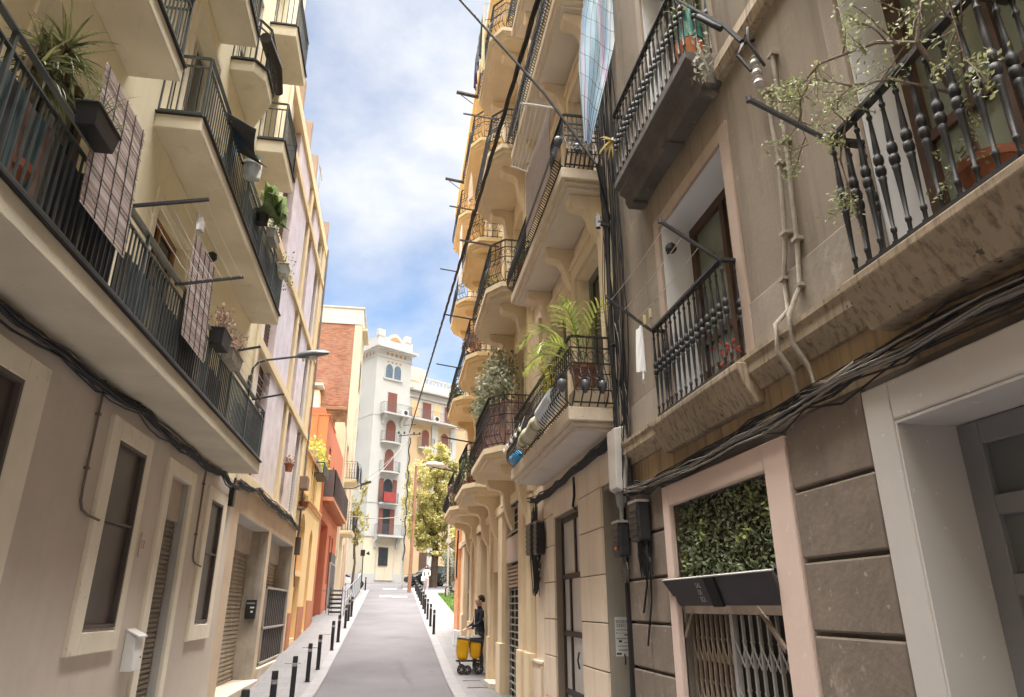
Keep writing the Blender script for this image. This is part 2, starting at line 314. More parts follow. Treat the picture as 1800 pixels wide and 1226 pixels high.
# grass of the little park, with real blades
strip("park_ground", 2.76, 30, 26.6, 44.4, mat("lawn_soil", (0.10, 0.15, 0.05), 0.95, 0.3, 0.7), -0.004, 1.0)
mb = MB()
for i in range(9000):
    x = 2.8 + 4.2 * rnd.random() ** 1.6; y = U(26.8, 44.3); z = gz(y); h = U(.06, .17); a = U(0, 6.28); dx, dy = .012 * math.cos(a), .012 * math.sin(a); lx, ly = U(-.06, .06), U(-.06, .06)
    mb.face([(x - dx, y - dy, z), (x + dx, y + dy, z), (x + lx, y + ly, z + h)])
o = mb.build("grass", L_grass); o["kind"] = "stuff"
for pts, wd in ((((.28, 20.0), (.42, 19.4), (.30, 18.9), (.45, 18.4), (.38, 17.9), (.52, 17.5), (.50, 17.2), (.62, 16.9)), .05), (((.30, 20.0), (.05, 19.8), (-.05, 19.4), (.02, 19.1)), .04), (((-1.3, 19.2), (-.9, 19.35), (-.7, 19.45)), .03), (((.9, 24.5), (.4, 24.7), (-.3, 24.6)), .03)):
    mb = MB(); n = 0; P = [Vector((a, b_, 0)) for a, b_ in pts]; Q = []
    for i in range(len(P) - 1):
        for k in range(4): Q.append(P[i].lerp(P[i + 1], k / 4) + Vector((U(-.02, .02), U(-.02, .02), 0)))
    for i, p in enumerate(Q):
        d = (Q[min(i + 1, len(Q) - 1)] - Q[max(i - 1, 0)]).normalized(); sd = Vector((-d.y, d.x, 0)) * wd * U(.6, 1.2)
        for q in (p - sd, p + sd): mb.v.append((q.x, q.y, gz(q.y) + .005))
        if i: mb.f.append((2 * i - 2, 2 * i - 1, 2 * i + 1, 2 * i)); mb.m.append(0)
    o = mb.build("road_repair", mat("tar_seam", (.062, .06, .065), .7, .2, 6)); o["kind"] = "structure"
# drain covers and cracks on the pavement
for i, (x, y, w_, l_, lab) in enumerate([(-2.2, 22.6, .5, .16, "narrow grey drain cover in the paving by the yellow house"), (-2.35, 19.9, .4, .12, "small grey drain cover in the paving opposite the dark iron gate"), (-2.0, 25.6, .42, .3, "square grey drain cover in the paving farthest up the left side"), (1.98, 16.2, .55, .14, "long grey drain cover in the paving near the yellow trolley"), (1.9, 17.15, .4, .1, "short grey drain cover just below the yellow trolley")]):
    mb = MB(); z = gz(y); s = (gz(y + .1) - gz(y - .1)) / .2
    mb.obox((x, y, z + .018), (w_ / 2, 0, 0), (0, l_ / 2, l_ / 2 * s), (0, 0, .006))
    for k in range(5): mb.obox((x - w_ * .4 + w_ * .2 * k, y, z + .026), (.012, 0, 0), (0, l_ * .38, l_ * .38 * s), (0, 0, .003))
    tag(mb.build("drain_cover", mat("drain_iron", (0.16, 0.155, 0.15), 0.6), org=(x, y, z)), lab, "drain cover")

# ------------------------------------------------------------------ shared builders
def window(par, x, side, y0, y1, z0, z1, depth, fm, gm, fw=.06, mull=(), trans=(), name="window", ft=.05, pane="pane"):
    """framed window in the plane x-side*depth; returns the frame"""
    xf = x - side * depth; mb = MB(); xa, xb = xf, xf + side * ft
    mb.box(xa, xb, y0, y0 + fw, z0, z1); mb.box(xa, xb, y1 - fw, y1, z0, z1); mb.box(xa, xb, y0 + fw, y1 - fw, z1 - fw, z1); mb.box(xa, xb, y0 + fw, y1 - fw, z0, z0 + fw)
    for t in mull: yy = y0 + (y1 - y0) * t; mb.box(xa, xb - side * .004, yy - fw * .4, yy + fw * .4, z0 + fw, z1 - fw)
    for t in trans: zz = z0 + (z1 - z0) * t; mb.box(xa, xb - side * .008, y0 + fw, y1 - fw, zz - fw * .35, zz + fw * .35)
    o = mb.build(name, fm, par)
    p = MB(); p.box(xf - side * .02, xf + side * .012, y0 + .02, y1 - .02, z0 + .02, z1 - .02); p.build(pane, gm, o)
    return o
def slatbox(mb, x, side, y0, y1, z0, z1, pitch=.045, proud=.02):
    n = int((z1 - z0) / pitch)
    for i in range(n):
        a = z0 + pitch * i
        mb.prism([(x, y0, a), (x + side * proud, y0, a + pitch * .25), (x + side * proud * .9, y0, a + pitch * .75), (x, y0, a + pitch * .97)], (0, y1 - y0, 0))
def bars_rail(mb, path, z0, h, sp=.085, r=.007, second=.13, top=.045):
    """plain vertical-bar railing along a polyline"""
    for i in range(len(path) - 1):
        a, b = Vector((*path[i], 0)), Vector((*path[i + 1], 0)); l = (b - a).length; n = max(1, int(l / sp))
        mb.bar(a + ZV * (z0 + h), b + ZV * (z0 + h), top, .014); mb.bar(a + ZV * (z0 + .06), b + ZV * (z0 + .06), .022, .022)
        if second: mb.bar(a + ZV * (z0 + h - second), b + ZV * (z0 + h - second), .03, .012)
        for k in range(n + 1):
            p = a.lerp(b, k / n); big = (k % 14 == 0); rr = .014 if big else r
            zt = h if big or not second else h - second
            mb.box(p.x - rr, p.x + rr, p.y - rr, p.y + rr, z0 + (0 if big else .06), z0 + zt)
def turned(h):
    P = [(0, .017), (.015, .017), (.02, .024), (.045, .024), (.05, .013), (.1, .014), (.11, .02), (.13, .02), (.14, .012), (.3, .017), (.44, .023), (.465, .028), (.475, .018), (.49, .031), (.515, .035), (.54, .031), (.55, .017), (.565, .03), (.59, .034), (.615, .030), (.63, .018), (.645, .023), (.75, .017), (.88, .012), (.89, .019), (.905, .021), (.92, .012), (.96, .012), (.97, .018), (1.0, .018)]
    return [(a * h, b) for a, b in P]
def turned_rail(mb, path, z0, h, sp=.115, n=8, sc=1.0):
    pr = [(a, b * sc) for a, b in turned(h)]
    for i in range(len(path) - 1):
        a, b = Vector((*path[i], 0)), Vector((*path[i + 1], 0)); l = (b - a).length; k = max(1, round(l / sp))
        mb.bar(a + ZV * (z0 + h), b + ZV * (z0 + h), .05, .022); mb.bar(a + ZV * (z0 + .010), b + ZV * (z0 + .010), .036, .034)
        for j in range(k + (1 if i == len(path) - 2 else 0)):
            p = a.lerp(b, j / k); mb.lathe((p.x, p.y, z0), pr, n)
def belly_rail(mb, path, z0, h, sp=.11, belly=.13, r=.008, rings=True, ctr=None):
    """wrought-iron railing with swelling bars; ctr = a point inside the balcony"""
    c = Vector((ctr[0], ctr[1], 0)); prof = [(0, .02), (.35, .07), (.85, .15), (1.0, .25), (.85, .36), (.4, .47), (.08, .56), (0, .64), (0, .84), (0, 1)]
    offs = []
    for i in range(len(path) - 1):
        a, b = Vector((*path[i], 0)), Vector((*path[i + 1], 0)); d = (b - a); l = d.length; d /= l; nn = Vector((d.y, -d.x, 0))
        if nn.dot((a + b) / 2 - c) < 0: nn = -nn
        k = max(1, round(l / sp))
        for j in range(k + 1):
            p = a.lerp(b, j / k)
            mb.tube([p + nn * belly * o + ZV * (z0 + h * t) for o, t in prof], r, 4)
        for t, ww in ((1, .045), (.84, .02), (.62, .02)): mb.bar(a + ZV * (z0 + h * t), b + ZV * (z0 + h * t), ww, .014)
        mb.bar(a + nn * belly * .3 + ZV * (z0 + h * .06), b + nn * belly * .3 + ZV * (z0 + h * .06), .016, .016)
        for t in (.2, .42): mb.bar(a + nn * belly * .9 + ZV * (z0 + h * t), b + nn * belly * .9 + ZV * (z0 + h * t), .012, .012)
        if rings:
            for j in range(k):
                p = a.lerp(b, (j + .5) / k); cz = z0 + h * .73; rr = min(.045, l / k * .42)
                mb.tube([p + d * rr * math.cos(q * math.pi / 4) + ZV * (cz + rr * 1.25 * math.sin(q * math.pi / 4)) for q in range(9)], r * .7, 3)
                # scroll in the swelling
                mb.tube([p + nn * belly * (1.0 if q in (2, 3, 4) else .8) + d * rr * .8 * math.sin(q * 1.3) + ZV * (z0 + h * (.16 + .045 * q)) for q in range(8)], r * .7, 3)
def blade(mb, p, d, l, w, droop, n=5, up=0.0):
    p = Vector(p); d = Vector(d).normalized(); side = d.cross(ZV); side = side.normalized() if side.length > 1e-3 else Vector((1, 0, 0)); k = len(mb.v)
    q = p.copy()
    for i in range(n + 1):
        t = i / n; ww = w * (1 - t) ** .6 if i < n else 0.0005
        mb.v += [tuple(q - side * ww / 2), tuple(q + side * ww / 2)]
        if i: mb.f.append((k + 2 * i - 2, k + 2 * i - 1, k + 2 * i + 1, k + 2 * i)); mb.m.append(mb.c)
        dd = (d + ZV * (-droop * t * 2)).normalized(); q = q + dd * l / n
def yucca(mb, c, n, l, w, spread=1.0, droop=.5):
    for i in range(n):
        a = U(0, 6.283); e = U(-.55, 1.35); d = (math.cos(a) * math.cos(e) * spread, math.sin(a) * math.cos(e) * spread, math.sin(e)); blade(mb, Vector(c) + Vector((0, 0, U(-.12, .05))), d, l * U(.65, 1.1), w * U(.7, 1.2), droop * U(.3, 1.3))
def leaf(mb, p, s, a=None):
    a = Vector((U(-1, 1), U(-1, 1), U(-1, 1))).normalized(); b = a.cross(Vector((U(-1, 1), U(-1, 1), U(-1, 1)))).normalized(); p = Vector(p)
    mb.face([p - a * s * .5, p + b * s * .26, p + a * s * .55, p - b * s * .26])
def leaves(mb, c, r, n, s, shell_=.5):
    c = Vector(c)
    for i in range(n):
        d = Vector((rnd.gauss(0, 1), rnd.gauss(0, 1), rnd.gauss(0, 1))).normalized(); k = rnd.random() ** shell_
        leaf(mb, (c.x + d.x * r[0] * k, c.y + d.y * r[1] * k, c.z + d.z * r[2] * k), s * U(.6, 1.3))
def pot(mb, c, r, h, n=16, rim=True):
    mb.lathe(c, [(0, r * .72), (h * .82, r * .96)] + ([(h * .82, r * 1.08), (h, r * 1.1), (h, r * .97)] if rim else [(h, r), (h, r * .93)]) + [(h * .9, r * .9)], n)
def box_planter(name, label, c, ax, l, wd, h, m, lm=None, n=120, ls=.05, hh=.16, cat="planter", plant=None, group=None):
    """trough planter whose long side runs along y when ax=1"""
    x, y, z = c; hx, hy = (wd / 2, l / 2) if ax else (l / 2, wd / 2)
    t = thing(name, label, cat, c, group); mb = MB()
    b = .82; mb.hexa([(x - hx * b, y - hy * b, z), (x + hx * b, y - hy * b, z), (x + hx * b, y + hy * b, z), (x - hx * b, y + hy * b, z), (x - hx, y - hy, z + h), (x + hx, y - hy, z + h), (x + hx, y + hy, z + h), (x - hx, y + hy, z + h)])
    mb.box(x - hx - .008, x + hx + .008, y - hy - .008, y + hy + .008, z + h - .012, z + h + .008)
    mb.build("trough", m, t, bevel=.006)
    p = MB()
    if plant: plant(p, Vector((x, y, z + h)))
    else:
        for i in range(n): q = (x + U(-hx, hx) * 1.1, y + U(-hy, hy) * 1.05, z + h + U(0, hh)); leaf(p, q, ls * U(.6, 1.3))
        for i in range(n // 8): yy = y + U(-hy, hy); p.tube([(x, yy, z + h - .02), (x + U(-.05, .05), yy + U(-.04, .04), z + h + hh * U(.5, 1))], .003, 3)
    p.build("foliage", lm, t); return t
def slab_part(par, poly, z0, z1, m, name="balcony", lip=None, lipm=None, bevel=.012):
    mb = MB(); mb.prism([(a, b, z0) for a, b in poly], (0, 0, z1 - z0)); return mb.build(name, m, par, bevel=bevel)
def cable_run(pts, n, spread, r=(.006, .013), sag=.05, seg=.35, mb=None):
    """n loose cables following the points"""
    mb = mb or MB(); pts = [Vector(p) for p in pts]
    for k in range(n):
        o = Vector((U(-1, 1) * spread[0], U(-1, 1) * spread[1], U(-1, 1) * spread[2])); out_ = []; ph = U(0, 6)
        for i in range(len(pts) - 1):
            a, b = pts[i], pts[i + 1]; m = max(2, int((b - a).length / seg))
            for j in range(m + (1 if i == len(pts) - 2 else 0)):
                t = j / m; p = a.lerp(b, t) + o * (.7 + .5 * math.sin(ph + (i + t) * 2.1)) - ZV * sag * 4 * t * (1 - t) * U(.4, 1.3)
                out_.append(p + Vector((U(-1, 1) * spread[0] * .2, 0, U(-1, 1) * spread[2] * .3)))
        mb.tube(out_, U(*r), 5)
    return mb
# ================================================================== LEFT SIDE
XL = -2.9
# ------------------------------------------------------------------ taupe and cream apartment house
LA = thing("apartment_house", "long cream apartment house with taupe ground floor and iron-railed balconies on the left", "house", (XL, 6, 0))
gh = [(4.6 + .25, 5.6, 1.42, 3.28, .06), (7.62, 8.47, 1.42, 3.28, .06), (9.52, 10.42, -.3, 3.26, .12), (11.66, 12.46, 1.40, 3.24, .06), (0.2, 1.6, 1.3, 3.3, .14), (-4, -2.5, 1.3, 3.3, .14)]
mb = MB(); wallx(mb, XL, 1, -16, 13.3, -.4, 3.78, gh); mb.build("ground_floor_wall", M_taupe, LA)
FL = [(3.92, 6.64), (6.82, 9.45), (9.70, 11.85), (12.15, 14.6)]
uh = []
for i, (za, zb) in enumerate(FL):
    for (ya, yb) in ([(-1.2, 0.1), (2.0, 3.1), (4.62, 5.85), (7.45, 8.7), (10.9, 11.9)] if i == 0 else [(-1, 0.2), (3.2, 4.3), (7.5, 8.6), (10.3, 11.4)] if i == 1 else [(3.0, 4.1), (5.6, 6.7), (9.3, 10.2), (11.4, 12.2)] if i == 2 else [(5.2, 6.3), (8.2, 9.2), (10.95, 11.9)]):
        uh.append((ya, yb, za + .02, za + 2.15, .22))
mb = MB(); wallx(mb, XL, 1, -16, 13.3, 3.78, 17.2, uh); shell(mb, XL, 1, -16, 13.3, -.4, 17.2); mb.build("upper_wall", M_cream, LA)
for i, h in enumerate(uh):
    window(LA, XL, 1, h[0], h[1], h[2], h[3], .2, M_wood if i in (3,) else M_dwood if i == 2 else mat("white_frame", (.6, .57, .5), .5), M_glass, .07, mull=(.5,), trans=(.45,) if i % 2 else (), name="balcony_door")
    mb = MB()
    for ya in (h[0] - .11, h[1] + .005): mb.box(XL - .01, XL + .025, ya, ya + .105, h[2], h[3] + .1)
    mb.box(XL - .01, XL + .025, h[0], h[1], h[3] + .003, h[3] + .1); mb.build("door_surround", M_trim, LA, bevel=.005)
# ground-floor window surrounds
for (ya, yb, za, zb, ga, gb, gc, gd) in ((4.6, 5.95, 1.22, 3.48, 4.85, 5.6, 1.42, 3.28), (7.37, 8.63, 1.22, 3.49, 7.62, 8.47, 1.42, 3.28), (11.42, 12.70, 1.18, 3.43, 11.66, 12.46, 1.40, 3.24), (-.1, 1.9, 1.1, 3.5, .2, 1.6, 1.3, 3.3)):
    mb = MB(); p = XL + .045
    mb.box(XL - .02, p, ya, ga, za, zb); mb.box(XL - .02, p, gb, yb, za, zb); mb.box(XL - .02, p, ga, gb, gd, zb); mb.box(XL - .02, p, ga, gb, za, gc)
    wd = mb.build("window_surround", M_trim, LA, bevel=.01)
    window(LA, XL, 1, ga, gb, gc + .03, gd, .025, mat("bronze_frame", (.12, .10, .09), .5), M_mesh, .035, trans=(.56,), ft=.06)
    mb = MB(); mb.tube([(XL + .0, ga - .02, gc + .02), (XL + .01, (ga + gb) / 2, gc + .015), (XL, gb + .02, gc + .02)], .025, 8); mb.build("sill_roll", mat("mortar_sill", (.42, .37, .33), .9, .2, 9), LA, smooth=True)
    mb = MB(); mb.tube([(XL - .03, ga + .01, gc + .13), (XL - .03, gb - .01, gc + .13)], .016, 6); mb.build("sill_bar", mat("pale_bar", (.45, .4, .38), .5), LA)
# doorway with roller shutter
mb = MB(); p = XL + .045
mb.box(XL - .02, p, 9.31, 9.52, -.1, 3.44); mb.box(XL - .02, p, 10.42, 10.61, -.1, 3.44); mb.box(XL - .02, p, 9.52, 10.42, 3.26, 3.44); mb.build("door_surround", M_trim, LA, bevel=.01)
mb = MB(); mb.box(XL - .16, XL - .06, 9.5, 10.44, 2.74, 3.27); mb.build("door_lintel_panel", mat("pinkish_panel", (.46, .38, .30), .8), LA)
mb = MB(); mb.box(XL - .16, XL - .115, 9.5, 10.44, -.2, 2.76); slatbox(mb, XL - .115, 1, 9.52, 10.42, -.1, 2.74, .06, .02); mb.build("roller_shutter", mat("brown_shutter", (.24, .20, .16), .6, .2, 3, streak=.4), LA)
mb = MB(); mb.box(XL - .094, XL - .002, 10.405, 10.418, 0, 3.24); mb.build("door_jamb", mat("chipped_white_plaster", (.52, .51, .48), .85, .12, 2.2, .3, 30, streak=.35, dirt=(.2, .19, .18), patch=.5, patchcol=(.22, .2, .17)), LA)
# number plate
mb = MB(); mb.box(XL + .002, XL + .02, 8.845, 8.965, 2.19, 2.46); pl = mb.build("number_plate", mat("plate_cream", (.60, .50, .43), .5), LA, bevel=.004)
def lettering(txt, par, loc, size, rot, m, name="lettering", ex=.002, align='CENTER', sx=1.0):
    cu = bpy.data.curves.new(name, 'FONT'); cu.body = txt; cu.size = size; cu.extrude = ex; cu.align_x = align; cu.align_y = 'CENTER'
    o = bpy.data.objects.new(name, cu); COL.objects.link(o); bpy.context.view_layer.update()
    me = bpy.data.meshes.new_from_object(o.evaluated_get(bpy.context.evaluated_depsgraph_get())); bpy.data.objects.remove(o); me.materials.clear(); me.materials.append(m)
    o = bpy.data.objects.new(name, me); COL.objects.link(o); o.parent = par; W0[o.name] = W0[par.name]
    o.location = Vector(loc) - W0[par.name]; o.rotation_euler = rot; o.scale = (sx, 1, 1); return o
RX = (RAD(90), 0, RAD(90))          # text on a wall facing +x
lettering("13", pl, (XL + .021, 8.905, 2.325), .13, RX, mat("plate_ink", (.30, .22, .17), .6))
# thin conduits running to the windows
for (yy, ya, zt, zb) in ((7.02, 7.4, 3.74, 2.52), (11.1, 11.45, 3.74, 2.3)):
    mb = MB(); X = XL + .022; mb.tube([(X, yy, zt), (X, yy, zb + .18), (X, yy + .02, zb + .05), (X, yy + .08, zb - .02), (X + .01, yy + .2, zb - .06), (X + .03, ya + .06, zb - .08)], .013, 6)
    for zz in (zt - .35, zb + .35): mb.box(XL, X + .02, yy - .022, yy + .022, zz - .012, zz + .012)
    tag(mb.build("conduit", mat("painted_conduit", (.20, .16, .13), .7), org=(X, yy, zb), smooth=True), "thin painted conduit elbowing into the %s taupe-wall window" % ("tall middle" if yy < 8 else "small far"), "conduit")
# balconies: slab > railing
def la_balcony(poly, z0, z1, rail, h=.84, sp=.085):
    b = slab_part(LA, poly, z0, z1, M_soff)
    mb = MB(); ed = [(Vector(poly[i]), Vector(poly[(i + 1) % len(poly)])) for i in range(len(poly))]
    e = MB()
    for i in range(len(poly)):
        a, c = Vector((*poly[i], 0)), Vector((*poly[(i + 1) % len(poly)], 0))
        if abs(a.x - XL) < .01 and abs(c.x - XL) < .01: continue
        d = (c - a).normalized(); nn = Vector((d.y, -d.x, 0)); m_ = (a + c) / 2
        cen = Vector((sum(q[0] for q in poly) / len(poly), sum(q[1] for q in poly) / len(poly), 0))
        if nn.dot(m_ - cen) < 0: nn = -nn
        e.bar(a + nn * .006 + ZV * (z1 + .012), c + nn * .006 + ZV * (z1 + .012), .05, .02)
    e.build("edge_trim", M_iron, b)
    bars_rail(mb, rail, z1 + .02, h, sp); mb.build("railing", M_gun, b); return b
B1 = la_balcony([(XL, -16), (-2.30, -16), (-2.30, 12.1), (XL, 12.1)], 3.73, 3.92, [(-2.33, -6), (-2.33, 12.06), (XL, 12.06)])
la_balcony([(XL, -8), (-2.40, -8), (-2.40, 6.10), (XL, 6.10)], 6.64, 6.82, [(-2.43, -2), (-2.43, 6.06), (XL, 6.06)])
la_balcony([(XL, 6.87), (-2.40, 6.87), (-2.40, 12.65), (XL, 12.65)], 6.64, 6.82, [(XL, 6.91), (-2.43, 6.91), (-2.43, 12.61), (XL, 12.61)])
la_balcony([(XL, 2.0), (-2.40, 2.0), (-2.40, 8.45), (XL, 8.45)], 9.32, 9.52, [(XL, 2.04), (-2.43, 2.04), (-2.43, 8.41), (XL, 8.41)])
la_balcony([(XL, 9.0), (-2.55, 9.0), (-2.40, 9.2), (-2.40, 9.75), (XL, 10.6)], 9.36, 9.56, [(XL, 9.04), (-2.56, 9.04), (-2.43, 9.22), (-2.43, 9.73), (XL, 10.54)])
la_balcony([(XL, 11.15), (-2.42, 11.15), (-2.42, 12.5), (XL, 12.5)], 9.44, 9.70, [(XL, 11.19), (-2.45, 11.19), (-2.45, 12.46), (XL, 12.46)])
la_balcony([(XL, 10.82), (-2.40, 10.82), (-2.40, 12.2), (XL, 12.2)], 11.86, 12.1, [(XL, 10.86), (-2.43, 10.86), (-2.43, 12.16), (XL, 12.16)])
la_balcony([(XL, 3), (-2.40, 3), (-2.40, 9.0), (XL, 9.0)], 12.0, 12.2, [(XL, 3.04), (-2.43, 3.04), (-2.43, 8.96), (XL, 8.96)])
# window-box ironwork, bead screens, downpipe
mb = MB(); mb.tube([(XL + .05, 13.22, 3.8), (XL + .05, 13.22, 17)], .035, 8); mb.build("downpipe", M_trim, LA, smooth=True)
mb = MB(); mb.tube([(XL + .012, 5.75, 6.85), (XL + .012, 5.76, 9.3)], .008, 5); mb.tube([(XL + .012, 7.2, 6.9), (XL + .012, 7.2, 9.3)], .008, 5); mb.build("wall_wire", M_cable, LA)
for yy, zz in ((9.0, 6.9), (12.9, 9.6)):
    mb = MB(); mb.box(XL, XL + .05, yy, yy + .2, zz + 1.2, zz + 1.38); mb.build("meter_cover", M_trim, LA)
# wall lamp under the floor-two balcony
mb = MB(); mb.tube([(XL, 9.25, 6.3), (XL + .12, 9.25, 6.32)], .015, 6); mb.lathe((XL + .14, 9.25, 6.2), [(0, .03), (.05, .07), (.12, .06), (.15, .02)], 10); tag(mb.build("wall_lamp", M_iron, org=(XL, 9.25, 6.2)), "small black wall lamp under the second-floor balcony soffit", "wall lamp")

# black cable bundle below the first-floor balcony
mb = cable_run([(XL + .07, y, 3.70 - (.05 if i % 2 else 0)) for i, y in enumerate((-6, -3, 0, 2, 4, 6, 8, 10, 12, 13.2))], 20, (.04, .02, .055), (.005, .011), .06)
tag(mb.build("cable_bundle", M_cable, org=(XL, 4, 3.7), smooth=True), "thick black cable bundle under the long left balcony", "cables")
mb = MB(); mb.box(XL, XL + .09, 12.85, 13.0, 3.30, 3.62); mb.tube([(XL + .05, 12.92, 3.62), (XL + .06, 12.94, 3.8)], .02, 6); tag(mb.build("junction_box", M_blackp, org=(XL, 12.9, 3.3), bevel=.01), "small black junction box at the end of the left cable bundle", "junction box")
mb = cable_run([(XL + .1, 13.2, 3.74), (XL + .1, 15, 3.92), (XL + .1, 17.5, 3.88), (XL + .1, 20, 3.92), (XL + .1, 22, 3.82)], 18, (.04, .02, .08), (.005, .012), .05)
tag(mb.build("cable_bundle", M_cable, org=(XL, 17, 3.8), smooth=True), "ragged cable bundle along the lintel above the two garage doors", "cables")

# white letterbox
t = thing("letterbox", "white metal letterbox on the taupe wall beside the roller shutter", "letterbox", (XL, 9.08, .98))
mb = MB(); mb.hexa([(XL + .003, 8.94, .98), (XL + .13, 8.94, .98), (XL + .13, 9.22, .98), (XL + .003, 9.22, .98), (XL + .003, 8.94, 1.40), (XL + .11, 8.94, 1.33), (XL + .11, 9.22, 1.33), (XL + .003, 9.22, 1.40)]); mb.build("box", M_wplast, t, bevel=.008)
mb = MB(); mb.hexa([(XL + .003, 8.93, 1.402), (XL + .15, 8.93, 1.325), (XL + .15, 9.23, 1.325), (XL + .003, 9.23, 1.402), (XL + .003, 8.93, 1.42), (XL + .15, 8.93, 1.343), (XL + .15, 9.23, 1.343), (XL + .003, 9.23, 1.42)]); mb.build("lid", M_wplast, t)
mb = MB(); mb.lathe((XL + .125, 9.16, 1.12), [(0, .012), (.012, .01)], 8, (1, 0, 0)); mb.build("lock", M_galv, t)

# ------------------------------------------------------------------ things on the first-floor balcony
def bamboo(y0, y1, z0, z1, label, x=-2.30, lean=.05):
    t = thing("bamboo_blind", label, "blind", (x, (y0 + y1) / 2, z0), "slatted blinds over the left balcony railing"); mb = MB(); n = int((z1 - z0) / .016)
    for i in range(n):
        a = z0 + i * (z1 - z0) / n; xx = x + lean * (1 - ((a - z0) / (z1 - z0))); mb.box(xx, xx + .006, y0 + U(-.006, .006), y1 + U(-.006, .006), a, a + .0125)
    mb.build("slats", stripemat("blind_slats" + str(y0), [(.30, .22, .19), (.40, .31, .28), (.48, .40, .37), (.34, .26, .23), (.52, .45, .43)], 2, 62), t)
    mb = MB()
    for k in range(5): yy = y0 + (y1 - y0) * (.06 + .22 * k); mb.tube([(x + lean + .012, yy, z0), (x + .012, yy, z1)], .004, 4)
    for k in range(6): a = z0 + (z1 - z0) * (.12 + .16 * k); mb.tube([(x + lean * (1 - (a - z0) / (z1 - z0)) + .014, y0, a), (x + lean * (1 - (a - z0) / (z1 - z0)) + .014, y1, a)], .003, 4)
    mb.build("cords", M_iron, t)
bamboo(4.48, 5.32, 4.24, 5.43, "large brown bamboo blind hung over the balcony rail beside the yucca")
bamboo(6.97, 7.86, 4.24, 5.42, "sunlit bamboo blind hung over the balcony rail beyond the drying rack")
# yucca in a deep pot and its trough
t = thing("yucca_plant", "tall spiky yucca standing on the left first-floor balcony", "plant", (-2.52, 4.1, 3.94)); mb = MB(); pot(mb, (-2.55, 4.1, 3.94), .17, .3); mb.build("pot", M_terra, t, smooth=True)
mb = MB(); mb.tube([(-2.55, 4.1, 4.2), (-2.53, 4.13, 4.6), (-2.5, 4.16, 4.98), (-2.46, 4.2, 5.3)], [.045, .04, .035, .03], 8); mb.tube([(-2.54, 4.11, 4.5), (-2.5, 3.98, 4.8), (-2.44, 3.9, 5.0)], .025, 6); mb.build("stem", mat("yucca_bark", (.24, .19, .13), .9, .3, 20, .6, 60), t)
mb = MB(); yucca(mb, (-2.45, 4.24, 5.28), 95, .36, .024, 1, .5); yucca(mb, (-2.44, 4.0, 5.0), 45, .3, .024, 1, .6); yucca(mb, (-2.49, 4.18, 5.0), 70, .40, .024, .8, 1.6); mb.build("leaves", L_yucca, t)
t = thing("yucca_plant", "pale yucca at the photo's left edge behind the near balcony rail", "plant", (-2.55, 2.98, 3.94)); mb = MB(); pot(mb, (-2.6, 3.0, 3.94), .15, .3); mb.build("pot", M_terra, t, smooth=True)
mb = MB(); mb.tube([(-2.6, 3.0, 4.2), (-2.5, 2.95, 4.86)], .03, 6); mb.build("stem", MATS["yucca_bark"], t); mb = MB(); yucca(mb, (-2.46, 2.95, 4.84), 80, .30, .022, 1, .5); mb.build("leaves", leafmat("pale_yucca", (.25, .25, .12), (.6, .58, .36), 8), t)
def spiky(p, c):
    for i in range(26): blade(p, c + Vector((U(-.05, .05), U(-.2, .2), 0)), (U(-.5, .9), U(-.9, .9), U(.4, 1.2)), U(.15, .32), .012, U(.2, .9))
box_planter("planter_box", "black plastic planter trough hooked outside the rail by the yucca", (-2.19, 4.36, 4.66), 1, .40, .15, .16, M_blackp, L_yucca, plant=spiky)
# screens and clutter behind the railing; the first two sheets imitate shade
for (ya, yb, za, zb, m, lab) in ((4.35, 5.5, 3.98, 4.6, mat("dark_shade_sheet", (.045, .045, .05), .8, .3, 5), "dark sheet standing in for shade behind the railing under the large bamboo blind"),
                              (6.78, 7.9, 3.98, 4.5, mat("brown_shade_sheet", (.07, .055, .045), .8, .3, 5), "dark brown sheet standing in for shade behind the railing under the sunlit bamboo blind"),
                              (1.8, 4.3, 4.0, 4.62, stripemat("screen_slats", [(.05, .05, .055), (.16, .08, .06), (.05, .10, .11), (.22, .13, .10), (.03, .03, .03)], 1, 9), "dark striped screen tied behind the near left balcony railing"),
                              (5.6, 6.7, 3.98, 4.5, stripemat("clutter_cloth", [(.1, .12, .13), (.3, .32, .36), (.12, .1, .08), (.25, .2, .13)], 1, 12), "patterned cloth tied behind the railing below the drying rack"),
                              (8.0, 9.3, 3.98, 4.45, stripemat("clutter_cloth_brown", [(.15, .09, .07), (.3, .24, .2), (.09, .07, .06)], 1, 11), "brown board panel behind the railing below the flower box"),
                              (10.2, 11.9, 3.98, 4.5, stripemat("clutter_cloth_grey", [(.13, .13, .16), (.4, .4, .44), (.12, .1, .1), (.24, .22, .24)], 1, 10), "grey mottled cloth behind the far end of the left first-floor railing")):
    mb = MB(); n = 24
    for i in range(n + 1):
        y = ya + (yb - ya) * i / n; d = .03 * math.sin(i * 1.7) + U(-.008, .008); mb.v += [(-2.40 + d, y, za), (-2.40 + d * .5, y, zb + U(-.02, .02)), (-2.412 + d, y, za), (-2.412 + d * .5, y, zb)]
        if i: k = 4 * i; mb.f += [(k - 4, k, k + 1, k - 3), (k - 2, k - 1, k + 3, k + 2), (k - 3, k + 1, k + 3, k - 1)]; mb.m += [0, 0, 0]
    tag(mb.build("balcony_screen", m, org=(-2.4, (ya + yb) / 2, za)), lab, "screen")
